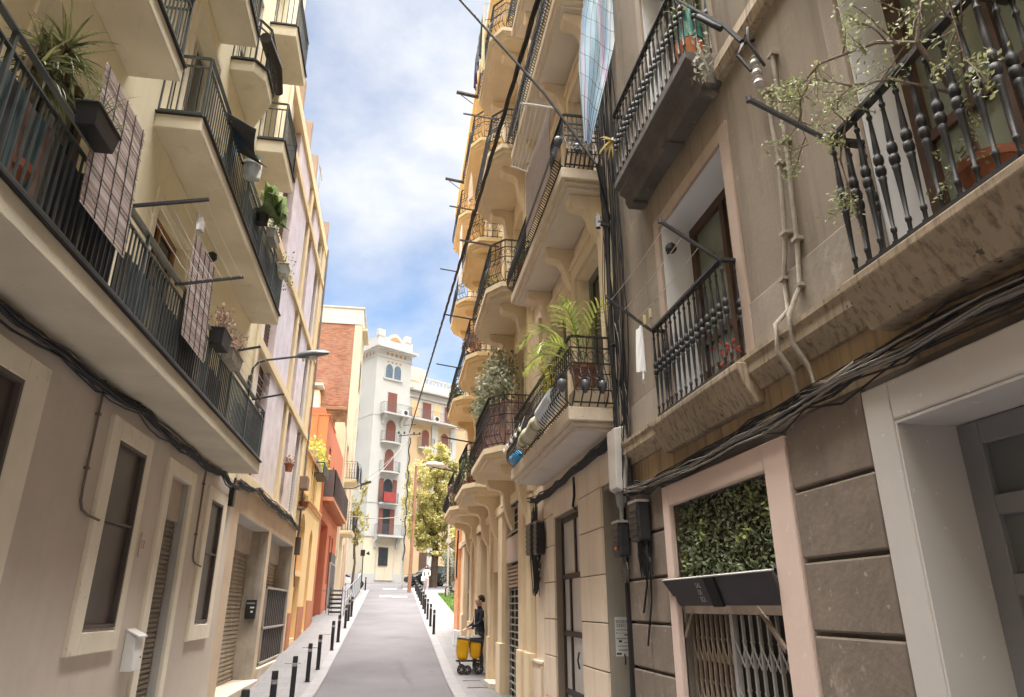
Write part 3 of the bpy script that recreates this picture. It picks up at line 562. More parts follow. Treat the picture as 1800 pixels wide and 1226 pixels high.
# drying racks
def drying_rack(ya, yb, x0, z0, lab, reach=.62, rise=.12, nl=6, peg=False):
    t = thing("drying_rack", lab, "drying rack", (x0, (ya + yb) / 2, z0)); mb = MB()
    for y in (ya, yb): mb.bar((x0 - .04, y, z0 - .02), (x0 + reach, y, z0 + rise), .03, .022)
    mb.bar((x0 - .02, ya, z0), (x0 - .02, yb, z0), .025, .02); mb.build("arms", M_iron, t)
    mb = MB()
    for i in range(nl):
        f = .22 + .75 * i / (nl - 1); mb.tube([(x0 + reach * f, ya + (yb - ya) * q / 6, z0 + rise * f - .03 * (1 - (q / 3 - 1) ** 2)) for q in range(7)], .0035, 4)
    mb.build("lines", M_wplast, t); return t
drying_rack(5.42, 6.92, -2.34, 4.78, "black fold-out drying rack between the two bamboo blinds")
drying_rack(9.0, 11.2, -2.34, 4.78, "small black drying rack at the far end of the left first-floor balcony", .45, .1, 5)
mb = MB(); mb.tube([(-1.84, 5.6, 4.86), (-1.84, 5.62, 4.78), (-1.83, 5.60, 4.70)], .012, 5); mb.box(-1.86, -1.82, 5.66, 5.70, 4.74, 4.86); mb.box(-1.855, -1.825, 5.73, 5.76, 4.76, 4.86); tag(mb.build("clothes_peg", mat("grey_rag", (.5, .48, .46), .9), org=(-1.84, 5.6, 4.86)), "grey clothes pegs and rag on the near left drying rack", "pegs")
def dryf(p, c):
    for i in range(24):
        b = c + Vector((U(-.05, .05), U(-.14, .14), 0)); tip = b + Vector((U(-.08, .1), U(-.1, .1), U(.1, .3))); p.tube([b, tip], .003, 3)
        for k in range(7): leaf(p, tip + Vector((U(-.04, .04), U(-.04, .04), U(-.06, .04))), .045)
box_planter("flower_box", "dark flower box with pink dried flowers on the left first-floor rail", (-2.26, 8.42, 4.62), 1, .42, .18, .2, M_blackp, L_pink, plant=dryf)
box_planter("flower_box", "weathered grey flower box just beyond the dark flower box", (-2.26, 9.12, 4.64), 1, .6, .16, .16, mat("old_stone_trough", (.35, .32, .27), .9, .25, 12, .4, 40), L_pink, plant=dryf)

# ------------------------------------------------------------------ things on the second-floor balcony
mb = MB(); n = 10
for i in range(n + 1):
    y = 7.75 + .85 * i / n; mb.v += [(-2.46, y, 7.62), (-2.08 - .08 * math.sin(i / n * 3.14), y + .15, 7.5 - .09 * math.sin(i / n * 3.14))]
    if i: k = 2 * i; mb.f.append((k - 2, k - 1, k + 1, k)); mb.m.append(0)
o = mb.build("cloth", M_blackp, org=(-2.4, 8.2, 7.5)); o.modifiers.new("thick", 'SOLIDIFY').thickness = .01; tag(o, "black cloth drying over the second-floor rail on the left", "cloth")
bam = thing("bamboo_blind", "yellowish reed blind on the left second-floor balcony", "blind", (-2.5, 9.0, 6.95)); mb = MB()
for i in range(46): mb.box(-2.53, -2.522, 8.62, 9.28, 6.95 + i * .022, 6.968 + i * .022)
mb.build("slats", mat("reed", (.45, .36, .17), .8, .25, 9), bam)
t = thing("water_bottle", "clear water bottle with blue cap on the left second-floor rail", "bottle", (-2.34, 9.28, 7.62)); mb = MB(); mb.lathe((-2.34, 9.28, 7.62), [(0, .06), (.2, .065), (.26, .06), (.32, .025), (.36, .022)], 12); mb.build("body", mat("cloudy_plastic", (.62, .66, .68), .2), t, smooth=True); mb = MB(); mb.lathe((-2.34, 9.28, 7.98), [(0, .026), (.04, .026)], 10); mb.build("cap", mat("blue_cap", (.12, .28, .62), .4), t)
t = thing("flower_pot", "silver bucket pot hooked on the left second-floor rail", "pot", (-2.32, 8.85, 7.38)); mb = MB(); pot(mb, (-2.32, 8.85, 7.36), .12, .24); mb.build("bucket", mat("silver_tin", (.5, .52, .54), .35, .15, 9, metal=.6), t, smooth=True); mb = MB(); leaves(mb, (-2.32, 8.85, 7.66), (.1, .12, .09), 40, .07); mb.build("foliage", L_bush, t)
t = thing("houseplant", "large-leaved plant in a dark pot over the left second-floor rail", "plant", (-2.36, 10.05, 7.3)); mb = MB(); pot(mb, (-2.36, 10.05, 7.32), .13, .22); mb.build("pot", M_blackp, t, smooth=True); mb = MB()
for i in range(14): mb.face([Vector((-2.34 + U(-.1, .25), 10.0 + U(-.45, .45), 7.55 + U(-.1, .35))) + Vector(q) for q in ((0, 0, 0), (.09, .05, .03), (.14, .16, -.03), (.03, .12, .04))])
mb.build("leaves", leafmat("monstera", (.07, .11, .045), (.24, .30, .13), 5), t)
box_planter("flower_box", "green leafy flower box on the left second-floor rail", (-2.36, 11.0, 7.5), 1, .5, .16, .16, M_galv, L_bush, n=120, hh=.25)
box_planter("flower_box", "grey flower box with trailing sprigs at the end of the left second-floor rail", (-2.33, 12.15, 7.42), 1, .34, .18, .2, M_galv, L_bush, plant=lambda p, c: [leaf(p, c + Vector((U(-.06, .18), U(-.2, .25), U(-.45, .32))), .055) for i in range(90)])
t = thing("folding_chair", "blue and white folding chair seen through the left second-floor railing", "chair", (-2.65, 8.4, 6.82)); mb = MB(); mb.box(-2.8, -2.5, 8.2, 8.6, 7.2, 7.22); mb.box(-2.52, -2.50, 8.2, 8.6, 7.25, 7.62); mb.build("seat", mat("blue_plastic", (.06, .22, .42), .5), t)
mb = MB()
for y in (8.19, 8.61): mb.tube([(-2.85, y, 6.83), (-2.5, y, 7.3), (-2.48, y, 7.78)], .012, 6); mb.tube([(-2.5, y, 6.83), (-2.8, y, 7.2)], .012, 6)
mb.tube([(-2.48, 8.19, 7.78), (-2.47, 8.4, 7.82), (-2.48, 8.61, 7.78)], .012, 6); mb.build("frame", M_wplast, t)
mb = MB(); mb.box(-2.5, -2.47, 9.3, 11.9, 6.92, 7.45); tag(mb.build("balcony_screen", stripemat("fl2_screen", [(.18, .26, .34), (.5, .5, .5), (.2, .24, .18), (.42, .4, .3), (.12, .16, .24)], 1, 14), org=(-2.5, 10.6, 6.92)), "blue grey slatted screen behind the left second-floor railing", "screen")
mb = MB(); mb.tube([(-2.42, 8.9, 9.95), (-2.40, 9.7, 10.1), (-2.42, 10.2, 10.0)], [.09, .11, .08], 8); tag(mb.build("rolled_awning", mat("awning_canvas", (.05, .045, .04), .9), org=(-2.42, 9.5, 9.95), smooth=True), "dark rolled awning above the small chamfered balcony on the left", "awning")
# ------------------------------------------------------------------ panelled apartment block
M_bpost = mat("beige_post", (0.60, 0.47, 0.34), 0.85, 0.08, 1.5, 0.15, 50, streak=0.2, dirt=(.32, .25, .18))
M_frame = mat("cream_frame", (0.72, 0.60, 0.40), 0.85, 0.05, 1.5, 0.1, 60)
M_lilac = mat("lilac_marble_panel", (0.64, 0.53, 0.56), 0.3, 0.16, 2.2, 0.05, 40, streak=0.35, dirt=(.46, .37, .39), spec=0.5, col2=(.72, .63, .66))
M_olive = mat("olive_reveal", (0.22, 0.19, 0.14), 0.8, 0.15, 2)
M_brown = mat("brown_louvre", (0.10, 0.06, 0.045), 0.7, 0.25, 4)
LB = thing("apartment_block", "panelled block with cream grid frame and lilac marble panels above two garage bays", "apartment block", (XL, 17.6, 0))
mb = MB(); wallx(mb, XL, 1, 13.3, 22.0, -.3, 3.85, [(13.92, 17.42, -.3, 3.32, .44), (17.80, 21.72, -.3, 3.32, .44)]); mb.build("ground_floor_wall", M_bpost, LB)
mb = MB()
for ya, yb in ((13.92, 17.42), (17.80, 21.72)):
    mb.box(XL - .44, XL - .003, yb - .02, yb - .004, -.2, 3.31); mb.box(XL - .44, XL - .003, ya + .004, ya + .02, -.2, 3.31)
mb.build("bay_side_wall", M_ccon, LB)
mb = MB()
for ya, yb in ((13.92, 17.42), (17.80, 21.72)): mb.box(XL - .44, XL - .003, ya + .02, yb - .02, 3.30, 3.315)
mb.build("bay_ceiling", mat("bay_ceiling_paint", (.5, .48, .44), .9, .1, 2, streak=.2), LB)
for i, (ya, yb) in enumerate(((13.94, 17.40), (17.82, 21.70))):
    mb = MB(); z0 = gz((ya + yb) / 2) - .2; mb.box(XL - .48, XL - .44, ya, yb, z0, 2.78); slatbox(mb, XL - .44, 1, ya + .02, yb - .02, z0, 2.76, .085, .028); mb.build("roller_shutter", M_rshut, LB)
    mb = MB(); mb.box(XL - .48, XL - .36, ya, yb, 2.77, 3.30); mb.build("shutter_box", mat("shutter_box_paint", (.42, .36, .30), .8, .12, 3), LB)
mb = MB(); mb.box(XL - .44, XL + .12, 13.6, 17.45, -.1, .16); mb.build("doorstep", mat("worn_step", (.55, .47, .38), .9, .14, 3, .2, 40), LB, bevel=.02)
mb = MB(); mb.box(XL - .5, XL + .06, 17.75, 22.0, .1, .36); mb.build("doorstep", MATS["worn_step"], LB, bevel=.02)
# iron sheet gate in the second bay
mb = MB(); n = 22
for i in range(n): ya = 18.12 + (21.55 - 18.12) * i / n; mb.box(XL - .06, XL - .045 + (.012 if i % 2 else 0), ya, ya + .125, .42, 2.06)
mb.build("yard_gate", mat("rusty_black_sheet", (.06, .048, .043), .65, .4, 5, .25, 30, patch=.3, patchcol=(.22, .19, .17)), LB)
gt = MB()
for zz in (.42, 1.18, 2.08): gt.box(XL - .04, XL + .0, 18.05, 21.62, zz - .025, zz + .025)
for yy in (18.05, 21.58): gt.box(XL - .045, XL + .0, yy, yy + .05, .34, 2.1)
gt.build("gate_frame", mat("pale_rail", (.36, .32, .28), .6), LB)
mb = MB(); mb.box(XL - .4, XL - .12, 17.385, 17.40, 0, .45); mb.build("stain_plinth", MATS["stained_concrete"], LB)
# upper facade: recessed panels between a cream grid
mb = MB(); wallx(mb, XL - .22, 1, 13.3, 22.0, 3.85, 13.0, []); shell(mb, XL - .22, 1, 13.3, 22.0, -.3, 13.0); mb.build("upper_wall", M_olive, LB)
mb = MB()
for ya, yb in ((13.3, 13.58), (17.69, 18.02), (21.3, 22.0)): mb.box(XL - .25, XL + .03, ya, yb, 3.86, 13.0)
mb.build("facade_pier", M_frame, LB, bevel=.01)
mb = MB()
for zz, hh in ((3.85, .2), (6.50, .22), (9.05, .22), (11.75, .22), (12.9, .35)): mb.box(XL - .25, XL + .06, 13.34, 21.98, zz, zz + hh)
mb.build("floor_band", M_frame, LB, bevel=.01)
zs = [(4.06, 6.49), (6.73, 9.04), (9.28, 11.74), (11.98, 12.89)]
for za, zb in zs:
    for ya, yb, m, x, nm in ((15.2, 17.36, M_lilac, .0, "marble_panel"), (18.70, 20.05, M_lilac, .0, "marble_panel"), (13.6, 14.2, mat("pale_panel", (.66, .62, .6), .6, .06, 2), -.05, "pale_panel"), (14.25, 15.1, M_brown, -.14, "shutter_strip"), (18.05, 18.66, M_brown, -.12, "shutter_strip"), (20.30, 20.86, mat("black_strip", (.04, .035, .033), .5), -.12, "shutter_strip"), (20.9, 21.28, MATS["pale_panel"], -.03, "pale_panel")):
        mb = MB(); mb.box(XL - .23, XL + x, ya, yb, za + (.02 if nm != "marble_panel" else -.015 if za > 5 else .0), zb)
        if nm == "shutter_strip": slatbox(mb, XL + x, 1, ya + .03, yb - .03, za + .05, zb - .05, .09, .025)
        mb.build(nm, m, LB)
mb = MB()
for yy in (14.7, 16.3, 17.85, 21.7): mb.box(XL - .2, XL + .05, yy - .09, yy + .09, 13.255, 14.1)
mb.build("roof_post", mat("roof_post_brown", (.30, .22, .17), .8), LB)
mb = MB(); mb.tube([(XL - .1, 19.5, 13.2), (XL - .1, 19.5, 14.9)], .02, 6); mb.tube([(XL - .1, 19.1, 14.7), (XL - .1, 20.0, 14.7)], .012, 5); mb.build("roof_mast", M_galv, LB)
mb = MB(); mb.tube([(XL + .08, 21.95, 3.6), (XL + .08, 21.95, 13.2)], .035, 8); mb.build("downpipe", mat("pipe_grey", (.2, .18, .16), .6), LB, smooth=True)
# black letterbox on the stained side wall of the first bay (faces the viewer)
t = thing("letterbox", "black metal letterbox on the stained concrete side of the first garage bay", "letterbox", (-3.09, 17.39, 1.42))
mb = MB(); mb.box(-3.20, -2.98, 17.28, 17.398, 1.40, 1.80); mb.build("box", M_blackp, t, bevel=.01); mb = MB(); mb.box(-3.18, -3.0, 17.274, 17.281, 1.71, 1.745); mb.build("slot", M_galv, t); mb = MB(); mb.box(-3.10, -3.01, 17.274, 17.281, 1.62, 1.655); mb.box(-3.08, -3.03, 17.274, 17.281, 1.53, 1.57); mb.build("name_card", M_wplast, t)
# plant pots and bird house on this facade
t = thing("wall_planter", "small hanging plant pot between the dark shutter strips of the panelled block", "planter", (XL + .12, 18.4, 4.95)); mb = MB(); pot(mb, (XL + .13, 18.4, 4.9), .11, .2); mb.build("pot", M_terra, t, smooth=True); mb = MB(); leaves(mb, (XL + .13, 18.4, 5.18), (.16, .22, .16), 60, .08); mb.build("foliage", L_pink, t)
t = thing("wall_planter", "potted succulent on the bracket at the far corner of the panelled block", "planter", (XL + .15, 21.9, 4.35)); mb = MB(); pot(mb, (XL + .18, 21.75, 4.42), .14, .18); mb.build("pot", M_terra, t, smooth=True); mb = MB(); leaves(mb, (XL + .18, 21.75, 4.7), (.2, .3, .14), 70, .09); mb.build("foliage", leafmat("succulent", (.2, .17, .06), (.46, .38, .16), 8), t)
mb = MB(); mb.box(XL, XL + .25, 21.35, 21.9, 4.95, 5.3); tag(mb.build("wall_box", mat("brown_box", (.22, .15, .11), .7), org=(XL, 21.6, 4.95)), "brown wooden box on the far corner of the panelled block", "box")
mb = MB(); mb.box(XL, XL + .22, 21.35, 21.85, 4.36, 4.41); tag(mb.build("wall_shelf", MATS["brown_box"], org=(XL, 21.6, 4.36)), "small brown shelf below the brown box carrying the succulent pot", "shelf")

# ------------------------------------------------------------------ yellow house
M_yel = mat("yellow_render", (0.78, 0.56, 0.29), 0.9, 0.06, 1.0, 0.12, 60, streak=0.12, dirt=(.55, .36, .18))
M_yelt = mat("pale_yellow_trim", (0.82, 0.60, 0.30), 0.9, 0.05, 1.0)
M_tbase = mat("terracotta_base", (0.46, 0.20, 0.11), 0.9, 0.1, 1.5, 0.2, 40)
LC = thing("yellow_house", "low yellow house with terracotta base and arched openings", "house", (XL, 25, .5))
hy = [(22.75, 24.1, 2.7, 4.45, .25), (22.75, 24.1, .75, 2.55, .22), (25.6, 26.5, .9, 4.2, .25)]
mb = MB(); wallx(mb, XL, 1, 22.0, 28.35, -.1, 5.0, hy); mb.build("lower_wall", M_yel, LC)
mb = MB(); wallx(mb, XL - .04, 1, 22.0, 28.35, 5.0, 6.3, []); shell(mb, XL - .04, 1, 22.0, 28.35, -.1, 6.3); mb.build("parapet_wall", M_yel, LC)
mb = MB(); mb.box(XL - .05, XL + .08, 22.02, 28.33, 4.92, 5.0); mb.box(XL - .05, XL + .05, 22.02, 28.33, 4.8, 4.92); mb.box(XL - .3, XL + .06, 22.02, 28.33, 6.305, 6.38); mb.build("cornice", mat("orange_cornice", (.62, .35, .16), .9), LC, bevel=.01)
mb = MB()
for ya, yb in ((22.02, 22.74), (24.11, 25.59), (26.51, 28.33)): mb.box(XL - .01, XL + .035, ya, yb, -.05, 1.35 + gz(ya) - .35)
mb.build("base_band", M_tbase, LC, bevel=.008)
mb = MB()
for ya, yb, za, zb in ((22.76, 24.09, 2.72, 3.8), (22.76, 24.09, .76, 2.54), (25.61, 26.49, .9, 4.19)): mb.box(XL - .26, XL - .2, ya, yb, za, zb)
mb.build("door_leaf", mat("ochre_door", (.46, .27, .13), .7, .15, 3), LC)
# arches: spandrels
def arch_fill(mb, x, side, y0, y1, zs_, zt, d):
    c = (y0 + y1) / 2; r = (y1 - y0) / 2; n = 12
    for sgn in (-1, 1):
        pts = [(x, c + sgn * r, zs_)] + [(x, c + sgn * r * math.cos(a * math.pi / 2 / n), zs_ + (zt - zs_) * math.sin(a * math.pi / 2 / n)) for a in range(1, n + 1)] + [(x, c + sgn * r, zt)]
        mb.prism(pts, (-side * d, 0, 0))
mb = MB(); arch_fill(mb, XL - .003, 1, 22.75, 24.1, 3.85, 4.449, .23); arch_fill(mb, XL - .003, 1, 25.6, 26.5, 3.75, 4.199, .23); mb.build("arch", M_yelt, LC)
mb = MB()
for y in (22.9, 23.6, 24.6, 25.3): mb.tube([(XL + .03, y, 5.05), (XL + .03, y, 6.3)], .012, 5)
mb.build("wall_stay", M_yelt, LC)
mb = MB(); mb.box(XL - .05, XL + .35, 24.8, 26.6, 6.0, 6.03); mb.box(XL + .32, XL + .35, 24.8, 26.6, 6.03, 6.4); mb.box(XL - .05, XL + .35, 24.8, 24.83, 6.37, 6.4); mb.build("shelf_bracket", M_iron, LC)
mb = MB(); mb.box(XL - .35, XL + .0, 24.5, 28.2, 6.385, 6.75); tq = thing("roof_planter", "long grey trough with trailing yellow green plants on the yellow house", "planter", (XL - .2, 26.3, 6.385)); mb.build("trough", mat("grey_trough", (.36, .33, .29), .9, .15, 3), tq); mb = MB()
for i in range(520): y = U(24.4, 28.3); leaf(mb, (XL + U(-.3, .2), y, 6.8 + U(-.3, .5) * (1 if rnd.random() < .7 else .4)), .15 * U(.7, 1.3))
mb.build("foliage", leafmat("sunny_creeper", (.18, .2, .03), (.55, .5, .10), 3), tq)
mb = MB(); mb.box(XL - .01, XL + .15, 22.06, 22.25, 3.1, 3.6); mb.tube([(XL + .05, 22.15, 3.1), (XL + .06, 22.1, 2.6), (XL + .08, 22.2, 2.2)], .02, 5); mb.tube([(XL + .05, 22.12, 3.6), (XL + .06, 22.1, 4.6)], .03, 5); tag(mb.build("junction_box", mat("weathered_box", (.10, .085, .07), .7), org=(XL, 22.15, 3.1)), "weathered junction box with dangling cables between panelled block and yellow house", "junction box")

# ------------------------------------------------------------------ red house
M_red = mat("red_render", (0.46, 0.15, 0.09), 0.9, 0.06, 0.8, 0.12, 60, streak=0.1, dirt=(.5, .14, .08))
M_redl = mat("orange_render", (0.50, 0.20, 0.095), 0.9, 0.06, 0.8, 0.12, 60, streak=0.2, dirt=(.6, .2, .08))
LD = thing("red_house", "salmon red house with dark metal balcony and deep garage doorway", "house", (XL, 32, 1))
hr = [(29.0, 32.0, .6, 4.95, .5), (33.2, 34.0, 2.6, 4.7, .2), (34.6, 35.4, 2.6, 4.7, .2), (29.6, 30.4, 7.0, 8.0, .25), (32.0, 32.7, 6.0, 7.6, .25), (34.0, 35.0, 6.6, 7.6, .25)]
mb = MB(); wallx(mb, XL, 1, 28.35, 37.4, .3, 9.0, hr); shell(mb, XL, 1, 28.35, 37.4, .3, 9.0, 5); mb.build("wall", M_red, LD)
mb = MB(); wallx(mb, XL - .55, 1, 31.6, 37.4, 9.0, 10.2, []); shell(mb, XL - .55, 1, 31.6, 37.4, 9.005, 10.2, 4.4); mb.build("attic_wall", M_red, LD)
mb = MB(); mb.box(-7.8, XL - .02, 28.33, 28.348, 6.39, 9.0); mb.box(-7.8, XL + .03, 28.31, 31.6, 9.003, 9.06); mb.build("side_wall", M_redl, LD)
mb = MB()
for x in (-3.35, -4.3, -5.2): mb.tube([(x, 28.29, 6.4), (x, 28.29, 9.0)], .03, 6)
mb.build("rain_pipe", M_redl, LD)
mb = MB()
for h in hr[1:]: mb.box(XL - h[4] - .03, XL - h[4] + .02, h[0], h[1], h[2], h[3])
mb.build("window", M_dwood, LD)
mb = MB(); mb.box(XL - .52, XL - .47, 29.0, 32.0, .6, 4.95); mb.build("garage_back", M_redl, LD)
mb = MB(); mb.box(XL - .46, XL - .42, 29.02, 31.98, .6, 3.3); mb.build("garage_door", mat("black_door", (.045, .035, .035), .6), LD)
mb = MB(); mb.box(XL - .46, XL - .43, 29.02, 31.98, 3.32, 4.35); slatbox(mb, XL - .43, 1, 29.05, 31.95, 3.35, 4.3, .1, .03); mb.build("louvre", mat("brown_grey_louvre", (.30, .22, .18), .7), LD)
mb = MB(); mb.box(XL + .002, XL + .10, 34.0, 36.6, 1.7, 4.0); mb.build("shutter_panel", mat("charcoal_shutter", (.085, .075, .075), .6), LD)
b = MB(); b.box(XL - .01, XL + .42, 28.75, 37.2, 5.62, 5.76); b = b.build("balcony", mat("brick_slab", (.5, .22, .13), .9, .15, 6), LD)
mb = MB(); mb.box(XL + .40, XL + .43, 28.75, 37.2, 5.78, 6.85); mb.box(XL, XL + .43, 28.75, 28.78, 5.78, 6.85)
for i in range(40): y = 28.8 + i * .213; mb.box(XL + .432, XL + .445, y, y + .02, 5.8, 6.83)
mb.build("railing", mat("charcoal_rail", (.10, .08, .08), .6), b)
mb = MB()
for i in range(26): y = 28.9 + i * .32; mb.box(XL, XL + .28, y, y + .12, 5.48, 5.615)
mb.build("corbel", MATS["brick_slab"], b)

# ------------------------------------------------------------------ cream house beyond
M_pcre = mat("pale_cream_render", (0.58, 0.46, 0.33), 0.9, 0.05, 0.8, 0.1, 60, streak=0.12, dirt=(.6, .46, .32))
LE = thing("cream_house", "narrow cream house with two small iron balconies beyond the red house", "house", (-3.0, 41, 1.8))
he = [(40.8, 42.2, 5.75, 7.9, .25), (40.8, 42.2, 8.55, 10.6, .25), (38.2, 38.9, 2.1, 4.4, .2), (44.3, 45.4, 2.4, 5.2, .25)]
mb = MB(); wallx(mb, -3.0, 1, 37.4, 46.0, 1, 11.0, he); shell(mb, -3.0, 1, 37.4, 45.98, 1, 11.0, .5); mb.build("wall", M_pcre, LE)
mb = MB()
for h in he[:3]: mb.box(-3.28, -3.24, h[0], h[1], h[2], h[3])
mb.build("window", mat("brown_shutter_wood", (.28, .13, .08), .7), LE)
mb = MB(); mb.box(-3.28, -3.24, 44.3, 45.4, 2.4, 5.2); mb.build("door", mat("red_door", (.55, .16, .10), .6), LE)
for za in (5.45, 8.28):
    bb = MB(); bb.hexa([(-3.0, 40.35, za), (-2.35, 40.35, za), (-2.35, 43.0, za), (-3.0, 43.0, za), (-3.0, 40.35, za + .16), (-2.30, 40.30, za + .16), (-2.30, 43.0, za + .16), (-3.0, 43.0, za + .16)]); bb = bb.build("balcony", mat("balcony_cream", (.74, .60, .42), .9), LE)
    mb = MB(); bars_rail(mb, [(-3.0, 40.33), (-2.33, 40.33), (-2.33, 42.97), (-3.0, 42.97)], za + .17, 1.0, .12, .011); mb.build("railing", M_iron, bb)
mb = MB(); mb.tube([(-2.93, 39.0, 4.0), (-2.93, 39.0, 11.6)], .05, 8); mb.tube([(-2.9, 45.6, 2.6), (-2.9, 45.6, 14)], .06, 8); mb.build("downpipe", mat("zinc_pipe", (.55, .45, .38), .6), LE)
def hang_cloth(mb, x, y0, y1, zt, l, nn=5):
    k = len(mb.v)
    for i in range(nn + 1):
        t = i / nn; y = y0 + (y1 - y0) * t; d = .03 * math.sin(t * 9 + y0 * 5)
        mb.v += [(x + d * .3, y, zt), (x + d, y, zt - l * .5), (x + d * 1.4, y + U(-.02, .02), zt - l + U(-.03, .03))]
        if i: a = k + 3 * i; mb.f += [(a - 3, a, a + 1, a - 2), (a - 2, a + 1, a + 2, a - 1)]; mb.m += [mb.c, mb.c]
for i, (y, c, lab, l) in enumerate(((40.3, (.03, .03, .035), "black jacket drying at the near corner of the cream house's upper balcony", .95), (41.0, (.10, .05, .05), "dark red shirt on the cream house's clothes line", .9), (41.55, (.18, .30, .55), "light blue shirt on the cream house's clothes line", .75), (42.1, (.03, .035, .06), "navy trousers at the far end of the cream house's clothes line", 1.05))):
    mb = MB(); hang_cloth(mb, -2.12, y, y + .42, 9.25, l); mb.tube([(-2.3, y + .2, 9.4), (-2.12, y + .2, 9.27)], .01, 4); o = mb.build("laundry", mat("cloth%d" % i, c, .95, .15, 8), org=(-2.12, y, 8.6)); tag(o, lab, "laundry", "laundry on the cream house balcony")
mb = MB(); hang_cloth(mb, -2.27, 41.2, 41.7, 6.5, .5); tag(mb.build("laundry", mat("navy_cloth", (.05, .06, .12), .95), org=(-2.27, 41.4, 6)), "dark blue cloth on the lower cream house balcony", "laundry")
mb = MB(); mb.tube([(-3.0, 40.0, 7.85), (-2.4, 40.05, 7.9), (-1.9, 40.1, 8.15)], .035, 6); mb.obox((-1.75, 40.12, 8.2), (.28, 0, .1), (0, .1, 0), (-.02, 0, .05)); tag(mb.build("street_lamp", M_iron, org=(-3, 40, 7.85)), "dark bracket lamp under the cream house's upper balcony", "street lamp")

# ------------------------------------------------------------------ brick gable house
M_brk = brickmat("gable_brick", (.20, .07, .04), (.40, .17, .10), (.36, .23, .16), 'x')
M_rub = mat("rubble_stone", (.30, .17, .105), .95, .3, 2.6, .6, 12, col2=(.42, .28, .18))
LF = thing("brick_gable_house", "tall house with bare brick gable and white parapet", "house", (-3.3, 50, 2.5))
mb = MB(); mb.box(-14, -3.56, 46.0, 49.6, 14.3, 20.2); mb.build("gable_wall", M_brk, LF)
mb = MB(); mb.box(-14, -3.58, 46.02, 49.6, 1, 14.29); mb.build("rubble_wall", M_rub, LF)
mb = MB(); mb.box(-3.55, -3.06, 45.98, 49.6, 1.5, 20.2); mb.build("corner_wall", mat("pale_plaster", (.58, .50, .38), .9, .05, 1, streak=.15, dirt=(.6, .5, .36)), LF)
mb = MB(); mb.box(-14.02, -3.04, 45.95, 49.7, 20.205, 21.4); mb.box(-14.02, -2.94, 45.9, 49.8, 21.4, 21.5); mb.build("parapet", mat("white_parapet", (.56, .54, .49), .9, .05, 1), LF)
mb = MB(); mb.box(-3.3, -2.7, 46.6, 49.6, 20.0, 20.19); mb.build("cornice", MATS["pale_plaster"], LF)
for z in (8.9, 12.3, 15.8): mb = MB(); mb.box(-3.075, -3.04, 47.4, 48.4, z, z + 2.2); mb.build("window", M_dwood, LF)
mb = MB(); mb.hexa([(-7.5, 45.0, 13.6), (-5.3, 45.0, 13.1), (-5.3, 46.01, 13.1), (-7.5, 46.01, 13.6), (-7.5, 45.0, 15.3), (-5.4, 45.0, 15.0), (-5.4, 46.01, 15.0), (-7.5, 46.01, 15.3)]); mb.build("roof_hut", mat("hut_white", (.8, .68, .5), .9, .06, 2), LF)
mb = MB(); mb.box(-7.5, -5.2, 44.8, 46.005, 15.31, 15.45); mb.build("hut_roof", mat("hut_grey", (.7, .68, .66), .8), LF)
mb = MB(); mb.box(-5.2, -3.57, 45.5, 45.995, 13.9, 14.05); mb.build("tile_ledge", mat("tile_brown", (.3, .16, .1), .9), LF)

# ------------------------------------------------------------------ white tower house on the corner (turned to the street)
TA = RAD(57); TU = Vector((math.sin(TA), math.cos(TA), 0)); TN = Vector((TU.y, -TU.x, 0)); TV = -TN; TC = Vector((-1.72, 70, 0))
M_tow = mat("white_tower_render", (.46, .465, .45), .9, .04, .6, .08, 50, streak=.1, dirt=(.62, .6, .55))
M_towl = mat("cream_tower_base", (.58, .52, .40), .9, .04, .6, .08, 50)
M_gband = mat("grey_band", (.45, .45, .45), .9, .05, 1)
M_shut = mat("red_brown_shutter", (.18, .07, .054), .7, .12, 5)
M_och = mat("ochre_inlay", (.40, .24, .13), .9, .08, 4)
TW = thing("tower_house", "white corner tower house with red shutters and curved parapet at the street's end", "house", tuple(TC) [:2] + (3.9,))
def P3(s, z, o=0.0): return TC + TU * s + TN * o + ZV * z          # along the front
def P4(s, z, o=0.0): return TC + TV * s - TU * o + ZV * z          # along the left flank
def pbox(mb, s0, s1, z0, z1, o0, o1, P=P3):
    return mb.hexa([P(s0, z0, o0), P(s1, z0, o0), P(s1, z0, o1), P(s0, z0, o1), P(s0, z1, o0), P(s1, z1, o0), P(s1, z1, o1), P(s0, z1, o1)])
mb = MB(); pbox(mb, -1.3, 3.0, 8.25, 26.5, -8, 0); mb.build("wall", M_tow, TW)
mb = MB(); pbox(mb, -1.3, 3.0, 2.5, 8.0, -8, 0); mb.build("base_wall", M_towl, TW)
mb = MB(); pbox(mb, -1.31, 3.02, 2.5, 4.6, -8.01, .012); mb.build("plinth", M_gband, TW)
mb = MB(); pbox(mb, -1.34, 3.04, 8.0, 8.25, -8.02, .06); pbox(mb, -1.32, 3.02, 20.0, 20.14, -8.02, .03); pbox(mb, -1.32, 3.02, 11.2, 11.3, -8.02, .03); mb.build("string_course", M_gband, TW)
mb = MB(); pbox(mb, -1.34, 3.04, 26.3, 26.45, -8.05, .08); pbox(mb, -1.5, 3.2, 27.05, 27.2, -8.1, .35); pbox(mb, -1.7, 3.45, 27.2, 27.42, -8.2, .62); mb.build("cornice", mat("cornice_grey", (.45, .45, .44), .9, .05, 2), TW)
mb = MB(); pbox(mb, -1.3, 3.0, 26.5, 27.05, -8, .0); pbox(mb, -1.3, 3.0, 27.42, 28.6, -.35, 0); pbox(mb, -1.3, -.95, 27.42, 28.6, -8, -.351); pbox(mb, -1.35, -.55, 28.6, 29.35, -.4, .05); pbox(mb, 2.0, 2.75, 28.6, 29.35, -.4, .05)
